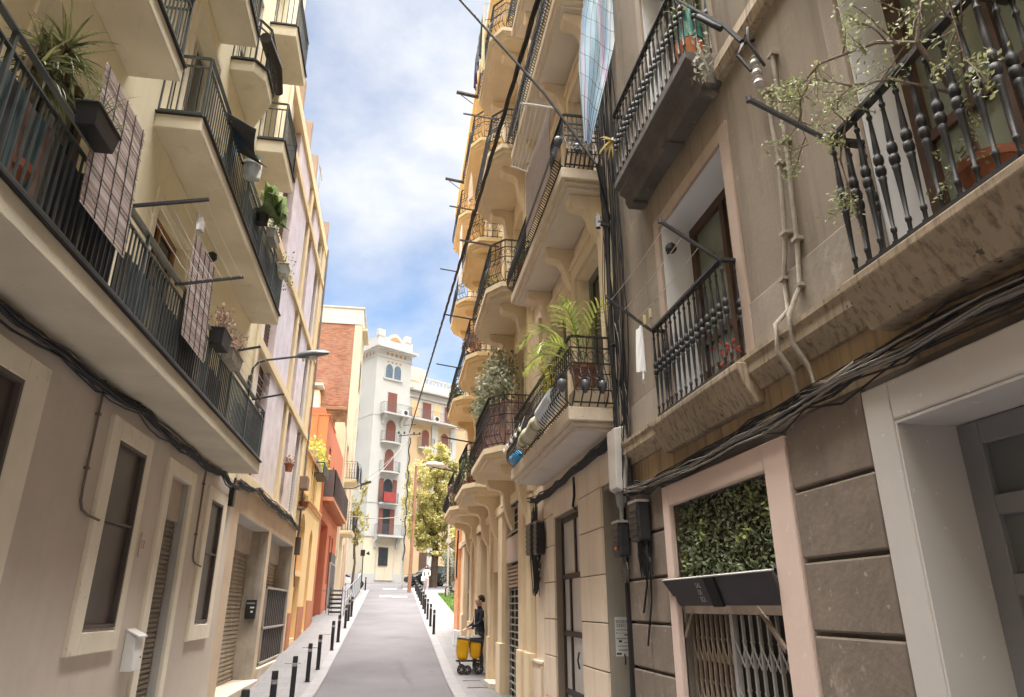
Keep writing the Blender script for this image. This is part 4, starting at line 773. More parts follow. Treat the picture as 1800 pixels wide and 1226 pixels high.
arc = [P3(.0 + 1.8 * i / 14 - .1, 28.6 + .62 * math.sin(math.pi * i / 14), -.01) for i in range(15)]; mb.prism(arc, -TN * .3); mb.build("parapet", M_tow, TW)
mb = MB(); mb.prism([P3(.05 + 1.5 * i / 10, 28.35 + .45 * math.sin(math.pi * i / 10) * (1 if i not in (0, 10) else .2), .02) for i in range(11)], -TN * .1)
for i in range(5): pbox(mb, -.2 + .55 * i, .05 + .55 * i, 26.6, 26.95, .0, .02)
for i in range(4): pbox(mb, -.05 + .5 * i, .2 + .5 * i, 25.8, 26.0, .0, .02)
for i in range(8): pbox(mb, .6 + .7 * i, .9 + .7 * i, 26.6, 26.95, 1.3, 1.32, P4)
mb.build("inlay", M_och, TW)
def archwin(par, s0, s1, z0, zs_, zt, m, P=P3, off=0.0, nm="shutter", frame=None):
    c, r = (s0 + s1) / 2, (s1 - s0) / 2
    ring = lambda k, o: [P(c + (r + k) * math.cos(math.pi * i / 12), zs_ + (zt - zs_ + k) * math.sin(math.pi * i / 12), o) for i in range(13)]
    fr = MB(); nrm = (TN if P is P3 else -TU)
    fr.prism([P(s1 + .1, z0, off + .05)] + ring(.1, off + .05) + [P(s0 - .1, z0, off + .05)], -nrm * .05)
    f = fr.build("window_surround", frame or M_tow, par)
    mb = MB(); mb.prism([P(s1, z0 + .01, off + .07)] + ring(0, off + .07) + [P(s0, z0 + .01, off + .07)], -nrm * .04)
    for q in (s0, c - .015, s1 - .03): pbox(mb, q, q + .03, z0 + .02, zs_, off + .07, off + .085, P)
    mb.build(nm, m, f); return f
def rwin(par, s0, s1, z0, z1, m, P=P3, off=0.0, nm="shutter", frame=None):
    fr = MB(); pbox(fr, s0 - .08, s1 + .08, z0, z1 + .1, off, off + .05, P); f = fr.build("window_surround", frame or M_tow, par)
    mb = MB(); pbox(mb, s0, s1, z0 + .01, z1, off + .02, off + .07, P)
    k = (s0 + s1) / 2; pbox(mb, k - .012, k + .012, z0 + .02, z1 - .02, off + .07, off + .082, P); mb.build(nm, m, f); return f
def tbal(par, s0, s1, z, d, m, P=P3, off=0.0, curved=False, h=1.0):
    nrm = (TN if P is P3 else -TU); c, hw = (s0 + s1) / 2, (s1 - s0) / 2
    pl = [P(c + hw * math.cos(math.pi * i / 10), z, off + d * (.35 + .65 * math.sin(math.pi * i / 10))) for i in range(11)] if curved else [P(s1, z, off + d), P(s0, z, off + d)]
    pl = [P(s1, z, off)] + pl + [P(s0, z, off)]
    bb = MB(); bb.prism(pl, ZV * .16); bb = bb.build("balcony", m, par)
    mb = MB(); q = [(p.x, p.y) for p in pl]; bars_rail(mb, q, z + .17, h, .13, .012, None, .04); mb.build("railing", mat("grey_iron", (.12, .12, .13), .6), bb); return bb
def corb(mb, s, z, P=P3, off=0.0):
    nrm = (TN if P is P3 else -TU)
    mb.prism([P(s, z, off), P(s, z, off + .55), P(s, z - .2, off + .5), P(s, z - .5, off + .15), P(s, z - 1.0, off + .1), P(s, z - 1.0, off)], (TU if P is P3 else TV) * .28)
M_blue = mat("blue_grey_pane", (.12, .16, .22), .2, .2, 2, spec=.5)
for a in (-.16, .86): archwin(TW, a, a + .80, 24.15, 25.1, 25.65, M_blue, nm="pane")
archwin(TW, 3.75, 4.75, 25.0, 26.0, 26.6, M_blue, P4, 1.3, nm="pane")
mb = MB(); pbox(mb, -.4, 1.95, 23.95, 24.1, 0, .12); mb.build("sill", M_tow, TW)
rwin(TW, .28, 1.38, 20.32, 22.6, M_shut); tbal(TW, -.5, 2.85, 20.15, .75, M_tow)
mb = MB(); corb(mb, -.25, 20.15); corb(mb, 1.95, 20.15); corb(mb, -.25, 7.98); corb(mb, 2.2, 7.98); mb.build("corbel", M_tow, TW)
archwin(TW, .28, 1.42, 17.35, 19.0, 19.65, M_shut); tbal(TW, -.25, 2.05, 17.2, .6, M_tow, curved=True)
archwin(TW, .33, 1.40, 14.4, 16.0, 16.65, M_shut); tbal(TW, -.15, 2.1, 14.2, .6, M_tow, curved=True)
archwin(TW, .40, 1.42, 11.3, 13.1, 13.65, M_glass, nm="pane"); tbal(TW, -.05, 2.1, 11.1, .6, M_tow, curved=True)
mb = MB(); pbox(mb, -.12, .36, 11.32, 13.6, .09, .13); pbox(mb, 1.46, 1.93, 11.32, 13.6, .09, .13); pbox(mb, .05, .5, 8.3, 10.7, .09, .13); pbox(mb, 1.3, 1.85, 8.3, 10.7, .09, .13); mb.build("open_shutter", M_shut, TW)
mb = MB(); hang = [P3(.15 + .2 * i, 11.3, .66) for i in range(8)]
for i in range(7): mb.face([hang[i], hang[i + 1], hang[i + 1] + ZV * .95, hang[i] + ZV * .95])
mb.build("red_screen", mat("red_cloth", (.30, .055, .05), .9), TW)
rwin(TW, .5, 1.4, 8.25, 10.7, M_glass, nm="pane"); tbal(TW, -.25, 2.9, 7.98, .75, M_tow)
archwin(TW, .15, 2.05, 4.0, 6.2, 7.15, M_towl, nm="blind_arch"); rwin(TW, .4, 1.3, 5.35, 6.95, M_glass, off=.075, nm="pane", frame=M_dwood)
for z in (20.6, 17.6):
    rwin(TW, 3.3, 4.9, z, z + 2.3, mat("ochre_shutter", (.7, .42, .22), .7) if z > 20 else M_shut, P4, 1.3); tbal(TW, 2.9, 5.3, z - .15, .7, M_tow, P4, 1.3)
# ---- ochre neighbour to the right of the tower
AN = thing("ochre_house", "white and ochre house with tall red shutters right of the tower", "house", tuple(P3(7, 4, -.2)))
mb = MB(); pbox(mb, 3.05, 13, 2.5, 23.4, -7, -.15); mb.build("wall", mat("ochre_wall", (.50, .37, .23), .9, .05, 1), AN)
mb = MB()
for a, b_ in ((3.06, 3.3), (6.1, 6.9), (8.6, 9.4), (11.2, 12.9)): pbox(mb, a, b_, 2.6, 20.0, -.14, -.05)
pbox(mb, 3.06, 12.98, 20.2, 22.6, -.14, -.1); mb.build("pilaster", M_tow, AN)
mb = MB(); pbox(mb, 3.03, 13.05, 22.7, 23.3, -.2, .0); pbox(mb, 3.04, 13.1, 23.42, 23.7, -7.1, .45); mb.build("cornice", MATS["cornice_grey"], AN)
mb = MB(); pbox(mb, 3.06, 13, 23.71, 24.6, -.5, -.25); pbox(mb, 3.06, 4.3, 24.6, 25.1, -.6, -.2); pbox(mb, 3.3, 6.3, 23.7, 26.9, -5, -2); mb.build("parapet", mat("parapet_cream", (.55, .49, .41), .9, .05, 1), AN)
mb = MB()
for i in range(16): pbox(mb, 4.5 + .5 * i, 4.62 + .5 * i, 24.6, 25.2, -.42, -.32)
pbox(mb, 4.4, 12.5, 25.2, 25.32, -.47, -.28); mb.build("balustrade", MATS["parapet_cream"], AN)
rwin(AN, 4.75, 5.85, 20.6, 22.4, M_shut, off=-.1); rwin(AN, 7.7, 8.6, 20.6, 22.4, M_shut, off=-.1); tbal(AN, 3.3, 9.2, 20.2, .75, M_tow, off=-.1)
mb = MB(); pbox(mb, 3.35, 4.35, 20.7, 22.35, -.1, -.06); pbox(mb, 6.2, 7.2, 20.7, 22.4, -.1, -.06); mb.build("inlay", mat("peach_inlay", (.78, .48, .28), .9), AN)
for z in (17.3, 14.0, 10.6): archwin(AN, 4.85, 5.75, z + .15, z + 1.7, z + 2.1, M_shut, off=-.14, frame=MATS["ochre_wall"]); tbal(AN, 4.4, 6.4, z, .5, M_tow, off=-.1, curved=True)
for z in (17.3, 14.0): archwin(AN, 7.4, 8.3, z + .15, z + 1.7, z + 2.1, M_shut, off=-.14, frame=MATS["ochre_wall"]); tbal(AN, 7.0, 8.7, z, .5, M_tow, off=-.1, curved=True)
mb = MB(); pbox(mb, 5.2, 7.4, 3.9, 6.8, -.12, -.06); pbox(mb, 8.5, 10.4, 3.9, 6.8, -.12, -.06); mb.build("shop_shutter", M_dwood, AN)
for s, z, lab in ((2.25, 20.34, "white air conditioner on the tower's top balcony"), (6.3, 20.38, "white air conditioner on the ochre house's top balcony")):
    t = thing("air_conditioner", lab, "air conditioner", tuple(P3(s, z, .2))); mb = MB(); pbox(mb, s - .42, s + .42, z, z + .62, .1, .42); mb.build("casing", M_wplast, t, bevel=.02); mb = MB(); mb.lathe(P3(s + .08, z + .31, .42), [(0, .24), (.015, .23)], 14, TN); mb.build("fan_grille", M_blackp, t)
PK = thing("pink_house", "small pink house with red window far behind the ochre house", "house", tuple(P3(9, 4, -16))); mb = MB(); pbox(mb, 8.6, 13.5, 3, 31.4, -20, -14); mb.build("wall", mat("pink_render", (.72, .46, .42), .9, .05, 1), PK); mb = MB(); pbox(mb, 9.6, 10.6, 28.3, 30.6, -13.99, -13.95); mb.build("window", M_shut, PK); mb = MB(); pbox(mb, 8.5, 13.6, 31.4, 31.7, -20, -13.8); mb.build("roof", mat("pink_roof", (.7, .5, .45), .9), PK)
# ================================================================== RIGHT SIDE
XR = 2.4
M_grey = mat("grey_brown_render", (0.265, 0.218, 0.172), 0.92, 0.16, 0.7, 0.10, 22, streak=0.6, dirt=(0.11, 0.087, 0.066), patch=0.28, patchcol=(0.40, 0.35, 0.29), chip=0.45, chipcol=(0.38, 0.34, 0.29))
M_och2 = mat("ochre_stained_render", (0.38, 0.275, 0.165), 0.92, 0.2, 1.0, 0.15, 25, streak=0.85, dirt=(0.10, 0.075, 0.055), sf=12.0, sz=0.8)
M_rust = mat("rusticated_block", (0.215, 0.175, 0.142), 0.92, 0.22, 1.3, 0.22, 16, streak=0.4, dirt=(0.15, 0.12, 0.095), patch=0.4, patchcol=(0.42, 0.365, 0.305), chip=0.7, chipcol=(0.36, 0.32, 0.27))
M_corn = mat("weathered_cornice", (0.34, 0.27, 0.19), 0.92, 0.2, 1.4, 0.3, 16, streak=0.95, dirt=(0.07, 0.055, 0.043), patch=0.4, patchcol=(0.52, 0.45, 0.36), sf=24.0, sz=1.6, chip=0.8, chipcol=(0.055, 0.045, 0.035))
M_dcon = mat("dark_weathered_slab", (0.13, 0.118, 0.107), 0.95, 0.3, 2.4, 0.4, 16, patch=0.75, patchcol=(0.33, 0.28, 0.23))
M_pink = mat("pink_frame_paint", (0.68, 0.53, 0.46), 0.85, 0.06, 1.2, 0.05, 25, patch=0.25, patchcol=(0.6, 0.48, 0.41), chip=0.6, chipcol=(0.72, 0.66, 0.60))
M_port = mat("grey_portal_paint", (0.52, 0.49, 0.462), 0.85, 0.06, 1.1, 0.05, 22, patch=0.22, patchcol=(0.60, 0.58, 0.56), chip=0.7, chipcol=(0.70, 0.69, 0.67))
M_jamb = mat("white_jamb_paint", (0.74, 0.74, 0.75), 0.8, 0.05, 1.2, 0.1, 40)
RB = thing("stone_house", "grey brown rendered house with rusticated base, pink doorway and turned iron balconies", "house", (XR, 3, 0))
rh = [(1.0, 2.9, -.3, 2.49, .31), (4.17, 5.84, -.3, 2.48, .16)]
mb = MB(); wallx(mb, XR, -1, -16, 7.08, -.4, 2.75, rh); mb.build("ground_floor_wall", mat("joint_render", (.17, .145, .12), .95, .15, 2), RB)
uh = [(1.62, 2.76, 3.25, 5.4, .42), (4.27, 5.62, 3.25, 5.12, .42), (1.45, 2.76, 5.95, 8.1, .4), (4.27, 5.62, 5.95, 8.1, .4), (-1.6, -.3, 3.25, 5.4, .4), (-1.6, -.3, 5.95, 8.1, .4), (1.45, 2.76, 9, 11.1, .4), (4.27, 5.62, 9, 11.1, .4)]
mb = MB(); wallx(mb, XR, -1, -16, 7.08, 3.0, 17.4, uh); shell(mb, XR, -1, -16, 7.08, -.4, 17.4); mb.build("upper_wall", M_grey, RB)
mb = MB(); mb.box(XR - .001, XR + .03, -16, 7.08, 2.745, 3.019); mb.build("frieze", M_och2, RB)
for h in uh:
    jm = MB(); d = h[4]
    jm.box(XR + .004, XR + d, h[1] - .012, h[1] - .002, h[2], h[3]); jm.box(XR + .004, XR + d, h[0] + .002, h[0] + .012, h[2], h[3]); jm.box(XR + .004, XR + d, h[0] + .012, h[1] - .012, h[3] - .012, h[3] - .002); jm.build("window_jamb", M_jamb, RB)
    window(RB, XR, -1, h[0] + .012, h[1] - .012, h[2], h[3] - .012, d - .08, M_dwood, mat("green_pane", (.20, .22, .17), .25, .2, 2, .02, spec=.5), .09, mull=(.5,), trans=(.35,), name="balcony_door")
    mb = MB(); w_ = .13
    mb.box(XR - .022, XR + .01, h[0] - w_, h[0] - .001, h[2] - .1, h[3] + w_); mb.box(XR - .022, XR + .01, h[1] + .001, h[1] + w_, h[2] - .1, h[3] + w_); mb.box(XR - .022, XR + .01, h[0], h[1], h[3] + .001, h[3] + w_); mb.build("window_surround", mat("faded_pink_surround", (.42, .325, .265), .9, .1, 1.5, .1, 30, streak=.3) if 3 < h[2] < 5 and 4 < h[0] < 5 else mat("grey_surround", (.36, .30, .245), .9, .1, 1.5, .2, 40, streak=.3), RB, bevel=.006)
# rusticated blocks
mb = MB(); jz = [-.2, .28, .70, 1.11, 1.51, 1.90, 2.30, 2.735]
def blocks(y0, y1, cuts=(), zz=jz):
    for i in range(len(zz) - 1):
        e = [y0] + [c for c in cuts] + [y1]
        for k in range(len(e) - 1): mb.box(XR - .035 - U(0, .006), XR + .02, e[k] + .006, e[k + 1] - .006, zz[i] + .011, zz[i + 1] - .011)
blocks(3.125, 3.885); blocks(6.0, 7.06, (6.52,)); blocks(-16, .78, (-12, -8, -5, -3, -1))
mb.build("rusticated_blocks", M_rust, RB, bevel=.012)
# white painted edge along the render, base strip of the upper wall
mb = MB(); mb.box(XR - .014, XR + .01, 2.9, 4.14, 3.28, 3.66); mb.box(XR - .014, XR + .01, 5.76, 7.07, 3.28, 3.62); mb.build("repair_render", mat("patched_render", (.30, .255, .21), .92, .14, 1.4, .12, 22, streak=.6, dirt=(.2, .17, .14), patch=.4, patchcol=(.5, .46, .4)), RB, bevel=.006)
# cornice with its two balcony bulges
def cornice_profile(x): return [(x + .03, 3.02), (x - .03, 3.02), (x - .035, 3.045), (x - .05, 3.07), (x - .085, 3.10), (x - .10, 3.13), (x - .10, 3.2), (x - .115, 3.225), (x - .115, 3.255), (x + .03, 3.285)]
mb = MB(); mb.prism([(a, -16, b) for a, b in cornice_profile(XR)], (0, 23.07, 0)); mb.build("cornice", M_corn, RB)
def small_balcony(y0, y1, xo, ry0, ry1, z0=2.94, z1=3.20, rail=.84, sp=.115, sc=1.0):
    b = MB(); x = xo
    prof = [(XR + .02, z0), (x + .09, z0), (x + .07, z0 + .05), (x + .02, z0 + .12), (x, z1 - .08), (x - .02, z1 - .05), (x - .02, z1), (XR + .02, z1 + .01)]
    b.prism([(a, y0, c) for a, c in prof], (0, y1 - y0, 0)); b = b.build("balcony", M_corn, RB, bevel=.008)
    r = MB(); turned_rail(r, [(XR - .02, ry0), (xo + .03, ry0), (xo + .03, ry1), (XR - .02, ry1)], z1 + .012, rail, sp, 10, sc); r.build("railing", M_iron, b, smooth=True); return b
small_balcony(4.12, 5.78, 2.24, 4.26, 5.68, 2.93, 3.21, .84, .105, .68)
small_balcony(1.35, 2.84, 2.17, 1.80, 2.77, 2.93, 3.175, .81, .10, .72)
# dark second-floor balcony
b = MB(); prof = [(XR + .02, 5.60), (2.25, 5.60), (2.22, 5.66), (2.22, 5.72), (2.16, 5.76), (2.16, 5.80), (2.11, 5.83), (2.11, 5.90), (XR + .02, 5.91)]
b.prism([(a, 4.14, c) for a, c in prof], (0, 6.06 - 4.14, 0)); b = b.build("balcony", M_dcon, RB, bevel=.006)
r = MB(); turned_rail(r, [(XR - .02, 4.2), (2.14, 4.2), (2.14, 6.02), (XR - .02, 6.02)], 5.912, .84, .10, 10, .7); r.build("railing", M_iron, b, smooth=True)
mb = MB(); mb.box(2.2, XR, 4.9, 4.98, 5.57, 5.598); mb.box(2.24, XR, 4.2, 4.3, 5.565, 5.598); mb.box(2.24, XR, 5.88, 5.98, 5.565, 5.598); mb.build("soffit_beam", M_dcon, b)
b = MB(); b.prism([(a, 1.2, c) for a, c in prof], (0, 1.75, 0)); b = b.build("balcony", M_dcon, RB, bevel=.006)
r = MB(); turned_rail(r, [(XR - .02, 1.26), (2.14, 1.26), (2.14, 2.9), (XR - .02, 2.9)], 5.912, .84, .11, 8); r.build("railing", M_iron, b, smooth=True)
# string course running up from the second floor
mb = MB(); mb.prism([(XR - .05, -16, 5.62), (XR - .07, -16, 5.7), (XR - .05, -16, 5.82), (XR + .01, -16, 5.86), (XR + .01, -16, 5.6)], (0, 17.15, 0)); mb.prism([(XR - .05, 2.96, 5.62), (XR - .07, 2.96, 5.7), (XR - .05, 2.96, 5.82), (XR + .01, 2.96, 5.86), (XR + .01, 2.96, 5.6)], (0, 1.16, 0)); mb.build("string_course", M_corn, RB)
# grey portal
mb = MB(); p = XR - .06
mb.box(p, XR + .02, 2.9, 3.10, -.2, 2.69); mb.box(p, XR + .02, .78, 1.0, -.2, 2.69); mb.box(p, XR + .02, 1.0, 2.9, 2.49, 2.69); mb.build("portal_surround", M_port, RB, bevel=.012)
mb = MB(); mb.box(XR - .056, XR + .31, 2.885, 2.898, -.2, 2.488); mb.box(XR - .056, XR + .31, 1.0, 2.885, 2.474, 2.487); mb.build("portal_reveal", M_port, RB)
mb = MB(); xd = XR + .26
mb.box(xd, xd + .06, 2.76, 2.885, -.2, 2.47); mb.box(xd, xd + .06, 1.0, 1.12, -.2, 2.47); mb.box(xd, xd + .06, 1.12, 2.76, 2.36, 2.47)
for zz in (.22, .60, .98, 1.36, 1.74, 2.08): mb.box(xd, xd + .05, 1.12, 2.76, zz - .045, zz + .045)
for yy in (1.66, 2.22): mb.box(xd + .003, xd + .047, yy - .04, yy + .04, -.2, 2.36)
dr = mb.build("door", mat("slate_door_paint", (.21, .205, .215), .55, .08, 2, .1, 50), RB, bevel=.006)
mb = MB(); mb.box(xd + .03, xd + .034, 1.1, 2.78, -.2, 2.38); mb.build("pane", mat("frosted_dark_pane", (.11, .12, .115), .35, .15, 3, .05, 30, spec=.5), dr)
# pink doorway with hedge panel, sign and scissor gate
mb = MB(); p = XR - .05
mb.box(p, XR + .02, 3.90, 4.17, -.2, 2.655); mb.box(p, XR + .02, 5.84, 5.985, -.2, 2.655); mb.box(p, XR + .02, 4.17, 5.84, 2.48, 2.655); mb.build("doorway_surround", M_pink, RB, bevel=.01)
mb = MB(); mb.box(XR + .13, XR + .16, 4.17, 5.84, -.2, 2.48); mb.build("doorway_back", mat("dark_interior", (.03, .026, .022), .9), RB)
mb = MB(); mb.box(XR + .02, XR + .10, 4.19, 5.82, 1.60, 1.66); mb.build("gate_lintel", mat("rusty_rail", (.20, .15, .11), .75, .25, 6), RB)
g_ = MB()
def scissor(y0, y1, n, m_idx):
    g_.c = m_idx
    for i in range(n + 1):
        y = y0 + (y1 - y0) * i / n; g_.box(XR + .055, XR + .075, y - .009, y + .009, -.1, 1.595)
    s = (y1 - y0) / n
    for i in range(n):
        for j in range(5):
            za = .02 + j * .31; ya, yb = y0 + s * i, y0 + s * (i + 1)
            g_.bar((XR + .05, ya, za), (XR + .05, yb, za + .17), .004, .014); g_.bar((XR + .08, yb, za), (XR + .08, ya, za + .17), .004, .014)
scissor(5.08, 5.80, 8, 1); scissor(4.21, 5.04, 7, 0); g_.c = 0; g_.box(XR + .045, XR + .085, 5.035, 5.085, -.1, 1.596)
g_.build("scissor_gate", [mat("galvanised_bar", (.33, .32, .30), .5, .18, 7, .1, 60, spec=.4), mat("brown_bar", (.24, .19, .14), .6, .25, 7, .1, 60)], RB)
mb = MB(); mb.bar((XR + .03, 4.62, 1.66), (XR - .02, 4.22, 1.40), .02, .03); mb.bar((XR + .03, 5.65, 1.66), (XR + .0, 5.8, 1.42), .02, .03); mb.build("brace", MATS["rusty_rail"], RB)
# sign: dark board leaning out at the top
t = thing("shop_sign", "dark grey signboard with small pale lettering above the scissor gate", "sign", (XR - .05, 5.0, 1.66))
sa, sb = Vector((XR - .005, 0, 1.665)), Vector((XR - .075, 0, 1.865)); sn = (sb - sa).cross(Vector((0, 1, 0))).normalized()
if sn.x > 0: sn = -sn
def sp_(y, f, o): return sa.lerp(sb, f) + Vector((0, y, 0)) + sn * o
mb = MB(); mb.hexa([sp_(4.16, 0, 0), sp_(5.82, 0, 0), sp_(5.82, 0, .02), sp_(4.16, 0, .02), sp_(4.16, 1, 0), sp_(6.0, 1, 0), sp_(6.0, 1, .02), sp_(4.16, 1, .02)]); mb.build("board", mat("anthracite_board", (.048, .045, .05), .6, .15, 3, .1, 60), t)
mb = MB(); mb.hexa([sp_(4.16, 1.0, -.004), sp_(6.0, 1.0, -.004), sp_(6.0, 1.0, .026), sp_(4.16, 1.0, .026), sp_(4.16, 1.035, -.004), sp_(6.0, 1.035, -.004), sp_(6.0, 1.035, .026), sp_(4.16, 1.035, .026)]); mb.build("edge_strip", mat("pale_edge", (.42, .4, .38), .5), t)
mb = MB(); mb.hexa([sp_(4.98, -.02, .021), sp_(5.15, -.02, .021), sp_(5.15, -.02, .034), sp_(4.98, -.02, .034), sp_(4.98, 1.0, .021), sp_(5.15, 1.0, .021), sp_(5.15, 1.0, .034), sp_(4.98, 1.0, .034)]); mb.build("black_strap", mat("black_strap", (.008, .008, .009), .7), t)
vx, vy = Vector((0, -1, 0)), (sb - sa).normalized(); vz = vx.cross(vy); MR = Matrix((vx, vy, vz)).transposed().to_euler()
for k, tx in enumerate(("SAL", "DE", "SOL")): lettering(tx, t, sp_(5.30 if k != 1 else 5.31, .73 - .25 * k, .024), .058, MR, mat("sign_letter", (.38, .37, .38), .6), ex=.001)
# hedge panel
t = thing("hedge_panel", "lattice panel of artificial ivy filling the top of the pink doorway", "hedge panel", (XR, 5.0, 1.86)); mb = MB()
for i in range(30):
    for sg in (-1, 1):
        y = 4.0 + i * .07; a, b_ = Vector((XR + .06 + .008 * sg, y, 1.80)), Vector((XR + .06 + .008 * sg, y + sg * .34, 2.48))
        if sg < 0: a.y += .3; b_.y += .3
        if min(a.y, b_.y) > 4.18 and max(a.y, b_.y) < 5.83: mb.bar(a, b_, .006, .012)
mb.box(XR + .09, XR + .1, 4.18, 5.83, 1.8, 2.475); mb.build("lattice", mat("lattice_brown", (.06, .05, .032), .8, .3, 8), t)
mb = MB()
for i in range(3000): leaf(mb, (XR + U(.0, .085), U(4.185, 5.825), U(1.79, 2.47)), U(.018, .056))
mb.build("foliage", L_ivy, t); mb = MB()
for cy_, cz_, k_ in ((5.35, 2.22, 26), (4.62, 2.1, 30), (4.5, 2.4, 14), (4.75, 1.86, 16), (5.7, 1.98, 12), (4.3, 2.2, 16)):
    for i in range(k_): leaf(mb, (XR + U(-.015, .02), min(5.82, max(4.19, cy_ + rnd.gauss(0, .07))), min(2.47, max(1.80, cz_ + rnd.gauss(0, .05)))), U(.03, .06))
mb.build("bright_foliage", leafmat("bright_ivy", (.11, .15, .035), (.36, .41, .12), 15), t)
# pipes on the upper wall
for pts, lab in ((((XR - .03, 3.53, 5.0), (XR - .03, 3.5, 4.4), (XR - .035, 3.56, 3.9), (XR - .03, 3.66, 3.62), (XR - .03, 3.66, 3.4), (XR - .13, 3.66, 3.3), (XR - .14, 3.66, 3.12), (XR - .06, 3.66, 2.98), (XR - .05, 3.66, 2.84), (XR - .05, 3.55, 2.80)), "grey pipe down the stone wall, farther of the two"), (((XR - .03, 3.40, 5.2), (XR - .03, 3.41, 4.5), (XR - .03, 3.46, 3.8), (XR - .03, 3.50, 3.5), (XR - .13, 3.5, 3.3), (XR - .14, 3.5, 3.12), (XR - .06, 3.5, 2.98), (XR - .05, 3.48, 2.86), (XR - .05, 3.35, 2.83), (XR - .05, 3.1, 2.86)), "grey pipe down the stone wall, nearer of the two")):
    mb = MB(); mb.tube([Vector(q) + Vector((U(-.004, .004), U(-.006, .006), 0)) for q in pts], .016, 8)
    for q in pts[:4]: mb.box(q[0] - .022, XR, q[1] - .03, q[1] + .03, q[2] - .012, q[2] + .012)
    tag(mb.build("wall_pipe", mat("pipe_paint", (.33, .29, .24), .7, .25, 6, .3, 30), org=(XR, 3.5, 2.8), smooth=True), lab, "pipe")
# cables along the frieze
mb = cable_run([(XR - .07, y, z) for y, z in ((7.0, 2.80), (6.6, 2.76), (6.0, 2.73), (5.0, 2.76), (4.2, 2.775), (3.6, 2.80), (3.0, 2.80), (2.4, 2.82), (1.6, 2.84), (0, 2.86), (-3, 2.86))], 20, (.035, .02, .07), (.003, .0075), .03)
tag(mb.build("cable_bundle", M_cable, org=(XR, 4, 2.75), smooth=True), "sagging black cable bundle along the frieze above the pink doorway", "cables")
mb = cable_run([(XR - .10, y, z) for y, z in ((6.9, 2.76), (6.0, 2.71), (4.4, 2.74), (3.2, 2.78), (2.2, 2.79), (1.0, 2.81))], 5, (.02, .02, .05), (.005, .009), .02)
tag(mb.build("cable_bundle", M_gcable, org=(XR, 4, 2.7), smooth=True), "pale grey cables running just below the black bundle on the frieze", "cables")
# ceramic insulators and the heavy drop wire
t = thing("insulator_bracket", "white ceramic insulators on an iron bracket between the upper right balconies", "insulator", (XR, 3.6, 5.1)); mb = MB()
mb.tube([(XR, 3.62, 5.55), (XR - .1, 3.62, 5.50), (XR - .16, 3.60, 5.36), (XR - .10, 3.56, 5.2)], .014, 6); mb.tube([(XR - .1, 3.52, 5.55), (XR - .13, 3.5, 5.4), (XR - .03, 3.5, 5.2)], .012, 6); mb.build("bracket", M_iron, t, smooth=True)
for k in range(3):
    mb = MB(); mb.lathe((XR - .07, 3.54 + .004 * k, 5.06 + .09 * k), [(0, .02), (.012, .036), (.03, .032), (.045, .024), (.06, .034), (.075, .02)], 12); mb.build("insulator", mat("glazed_ceramic", (.55, .53, .5), .25, .1, 5, spec=.5), t, smooth=True)
mb = MB(); mb.tube([(XR - .1, 3.62, 5.52), (2.25, 3.75, 5.80), (2.12, 4.02, 6.25), (1.9, 4.5, 7.1), (1.3, 5.9, 9.6)], [.02, .016, .011, .010, .010], 6); mb.tube([(2.24, 3.77, 5.78), (2.2, 3.8, 5.84), (2.15, 3.93, 6.05)], .024, 8); tag(mb.build("drop_wire", M_cable, org=(XR, 3.6, 5.5), smooth=True), "heavy black drop wire with clamp rising past the dark balcony", "cable")
# clothes-line arms on R1 and R2
for p, q, lab in (((2.22, 2.78, 3.99), (1.68, 2.66, 4.11), "grey clothes-line arm at the corner of the near right balcony"), ((2.25, 4.25, 4.06), (1.67, 3.9, 4.12), "iron clothes-line arm at the near corner of the small first-floor balcony"), ((2.26, 5.69, 4.06), (1.72, 5.32, 4.2), "iron clothes-line arm at the far corner of the small first-floor balcony")):
    mb = MB(); mb.bar(p, q, .02, .02); mb.lathe(q, [(-.015, .016), (.015, .016)], 8); tag(mb.build("drying_pole", mat("arm_iron", (.08, .08, .085), .5), org=p), lab, "drying pole")
mb = MB()
for k in range(3): f = .35 + .28 * k; a, b_ = Vector((2.25, 4.25, 4.06)).lerp(Vector((1.67, 3.9, 4.12)), f), Vector((2.26, 5.69, 4.06)).lerp(Vector((1.72, 5.32, 4.2)), f); mb.tube([a.lerp(b_, i / 6) - ZV * .02 * (1 - (i / 3 - 1) ** 2) for i in range(7)], .0028, 4)
tag(mb.build("clothes_line", M_wplast, org=(2.2, 5, 4.1)), "three thin clothes lines in front of the small first-floor balcony", "clothes line")
mb = MB(); hang_cloth(mb, 2.13, 5.60, 5.74, 4.08, .42, 4); mb.tube([(2.13, 5.62, 3.68), (2.12, 5.62, 3.56), (2.13, 5.65, 3.53), (2.14, 5.66, 3.62)], .008, 5); o = mb.build("cloth", mat("white_cloth", (.82, .82, .82), .9, .04, 6), org=(2.13, 5.65, 3.6)); o.modifiers.new("thick", 'SOLIDIFY').thickness = .008; tag(o, "white cloth strips pegged at the far corner of the small right balcony", "cloth")
for k, (y, c) in enumerate(((5.5, (.55, .42, .2)), (5.36, (.4, .38, .2)))):
    mb = MB(); mb.box(2.12, 2.14, y, y + .018, 4.05, 4.14); mb.box(2.125, 2.15, y + .022, y + .036, 4.05, 4.14); tag(mb.build("clothes_peg", mat("peg%d" % k, c, .7), org=(2.12, y, 4.05)), ("ochre" if k == 0 else "olive") + " clothes peg beside the white cloth strips", "peg")
mb = MB(); mb.tube([(2.44, 5.58, 4.83), (2.40, 5.52, 4.86)], .012, 6); mb.lathe((2.44, 5.5, 4.80), [(0, .03), (.03, .055), (.07, .05), (.1, .02)], 10); tag(mb.build("door_lamp", M_iron, org=(2.44, 5.5, 4.8)), "small black lamp on the white jamb above the small balcony", "lamp")
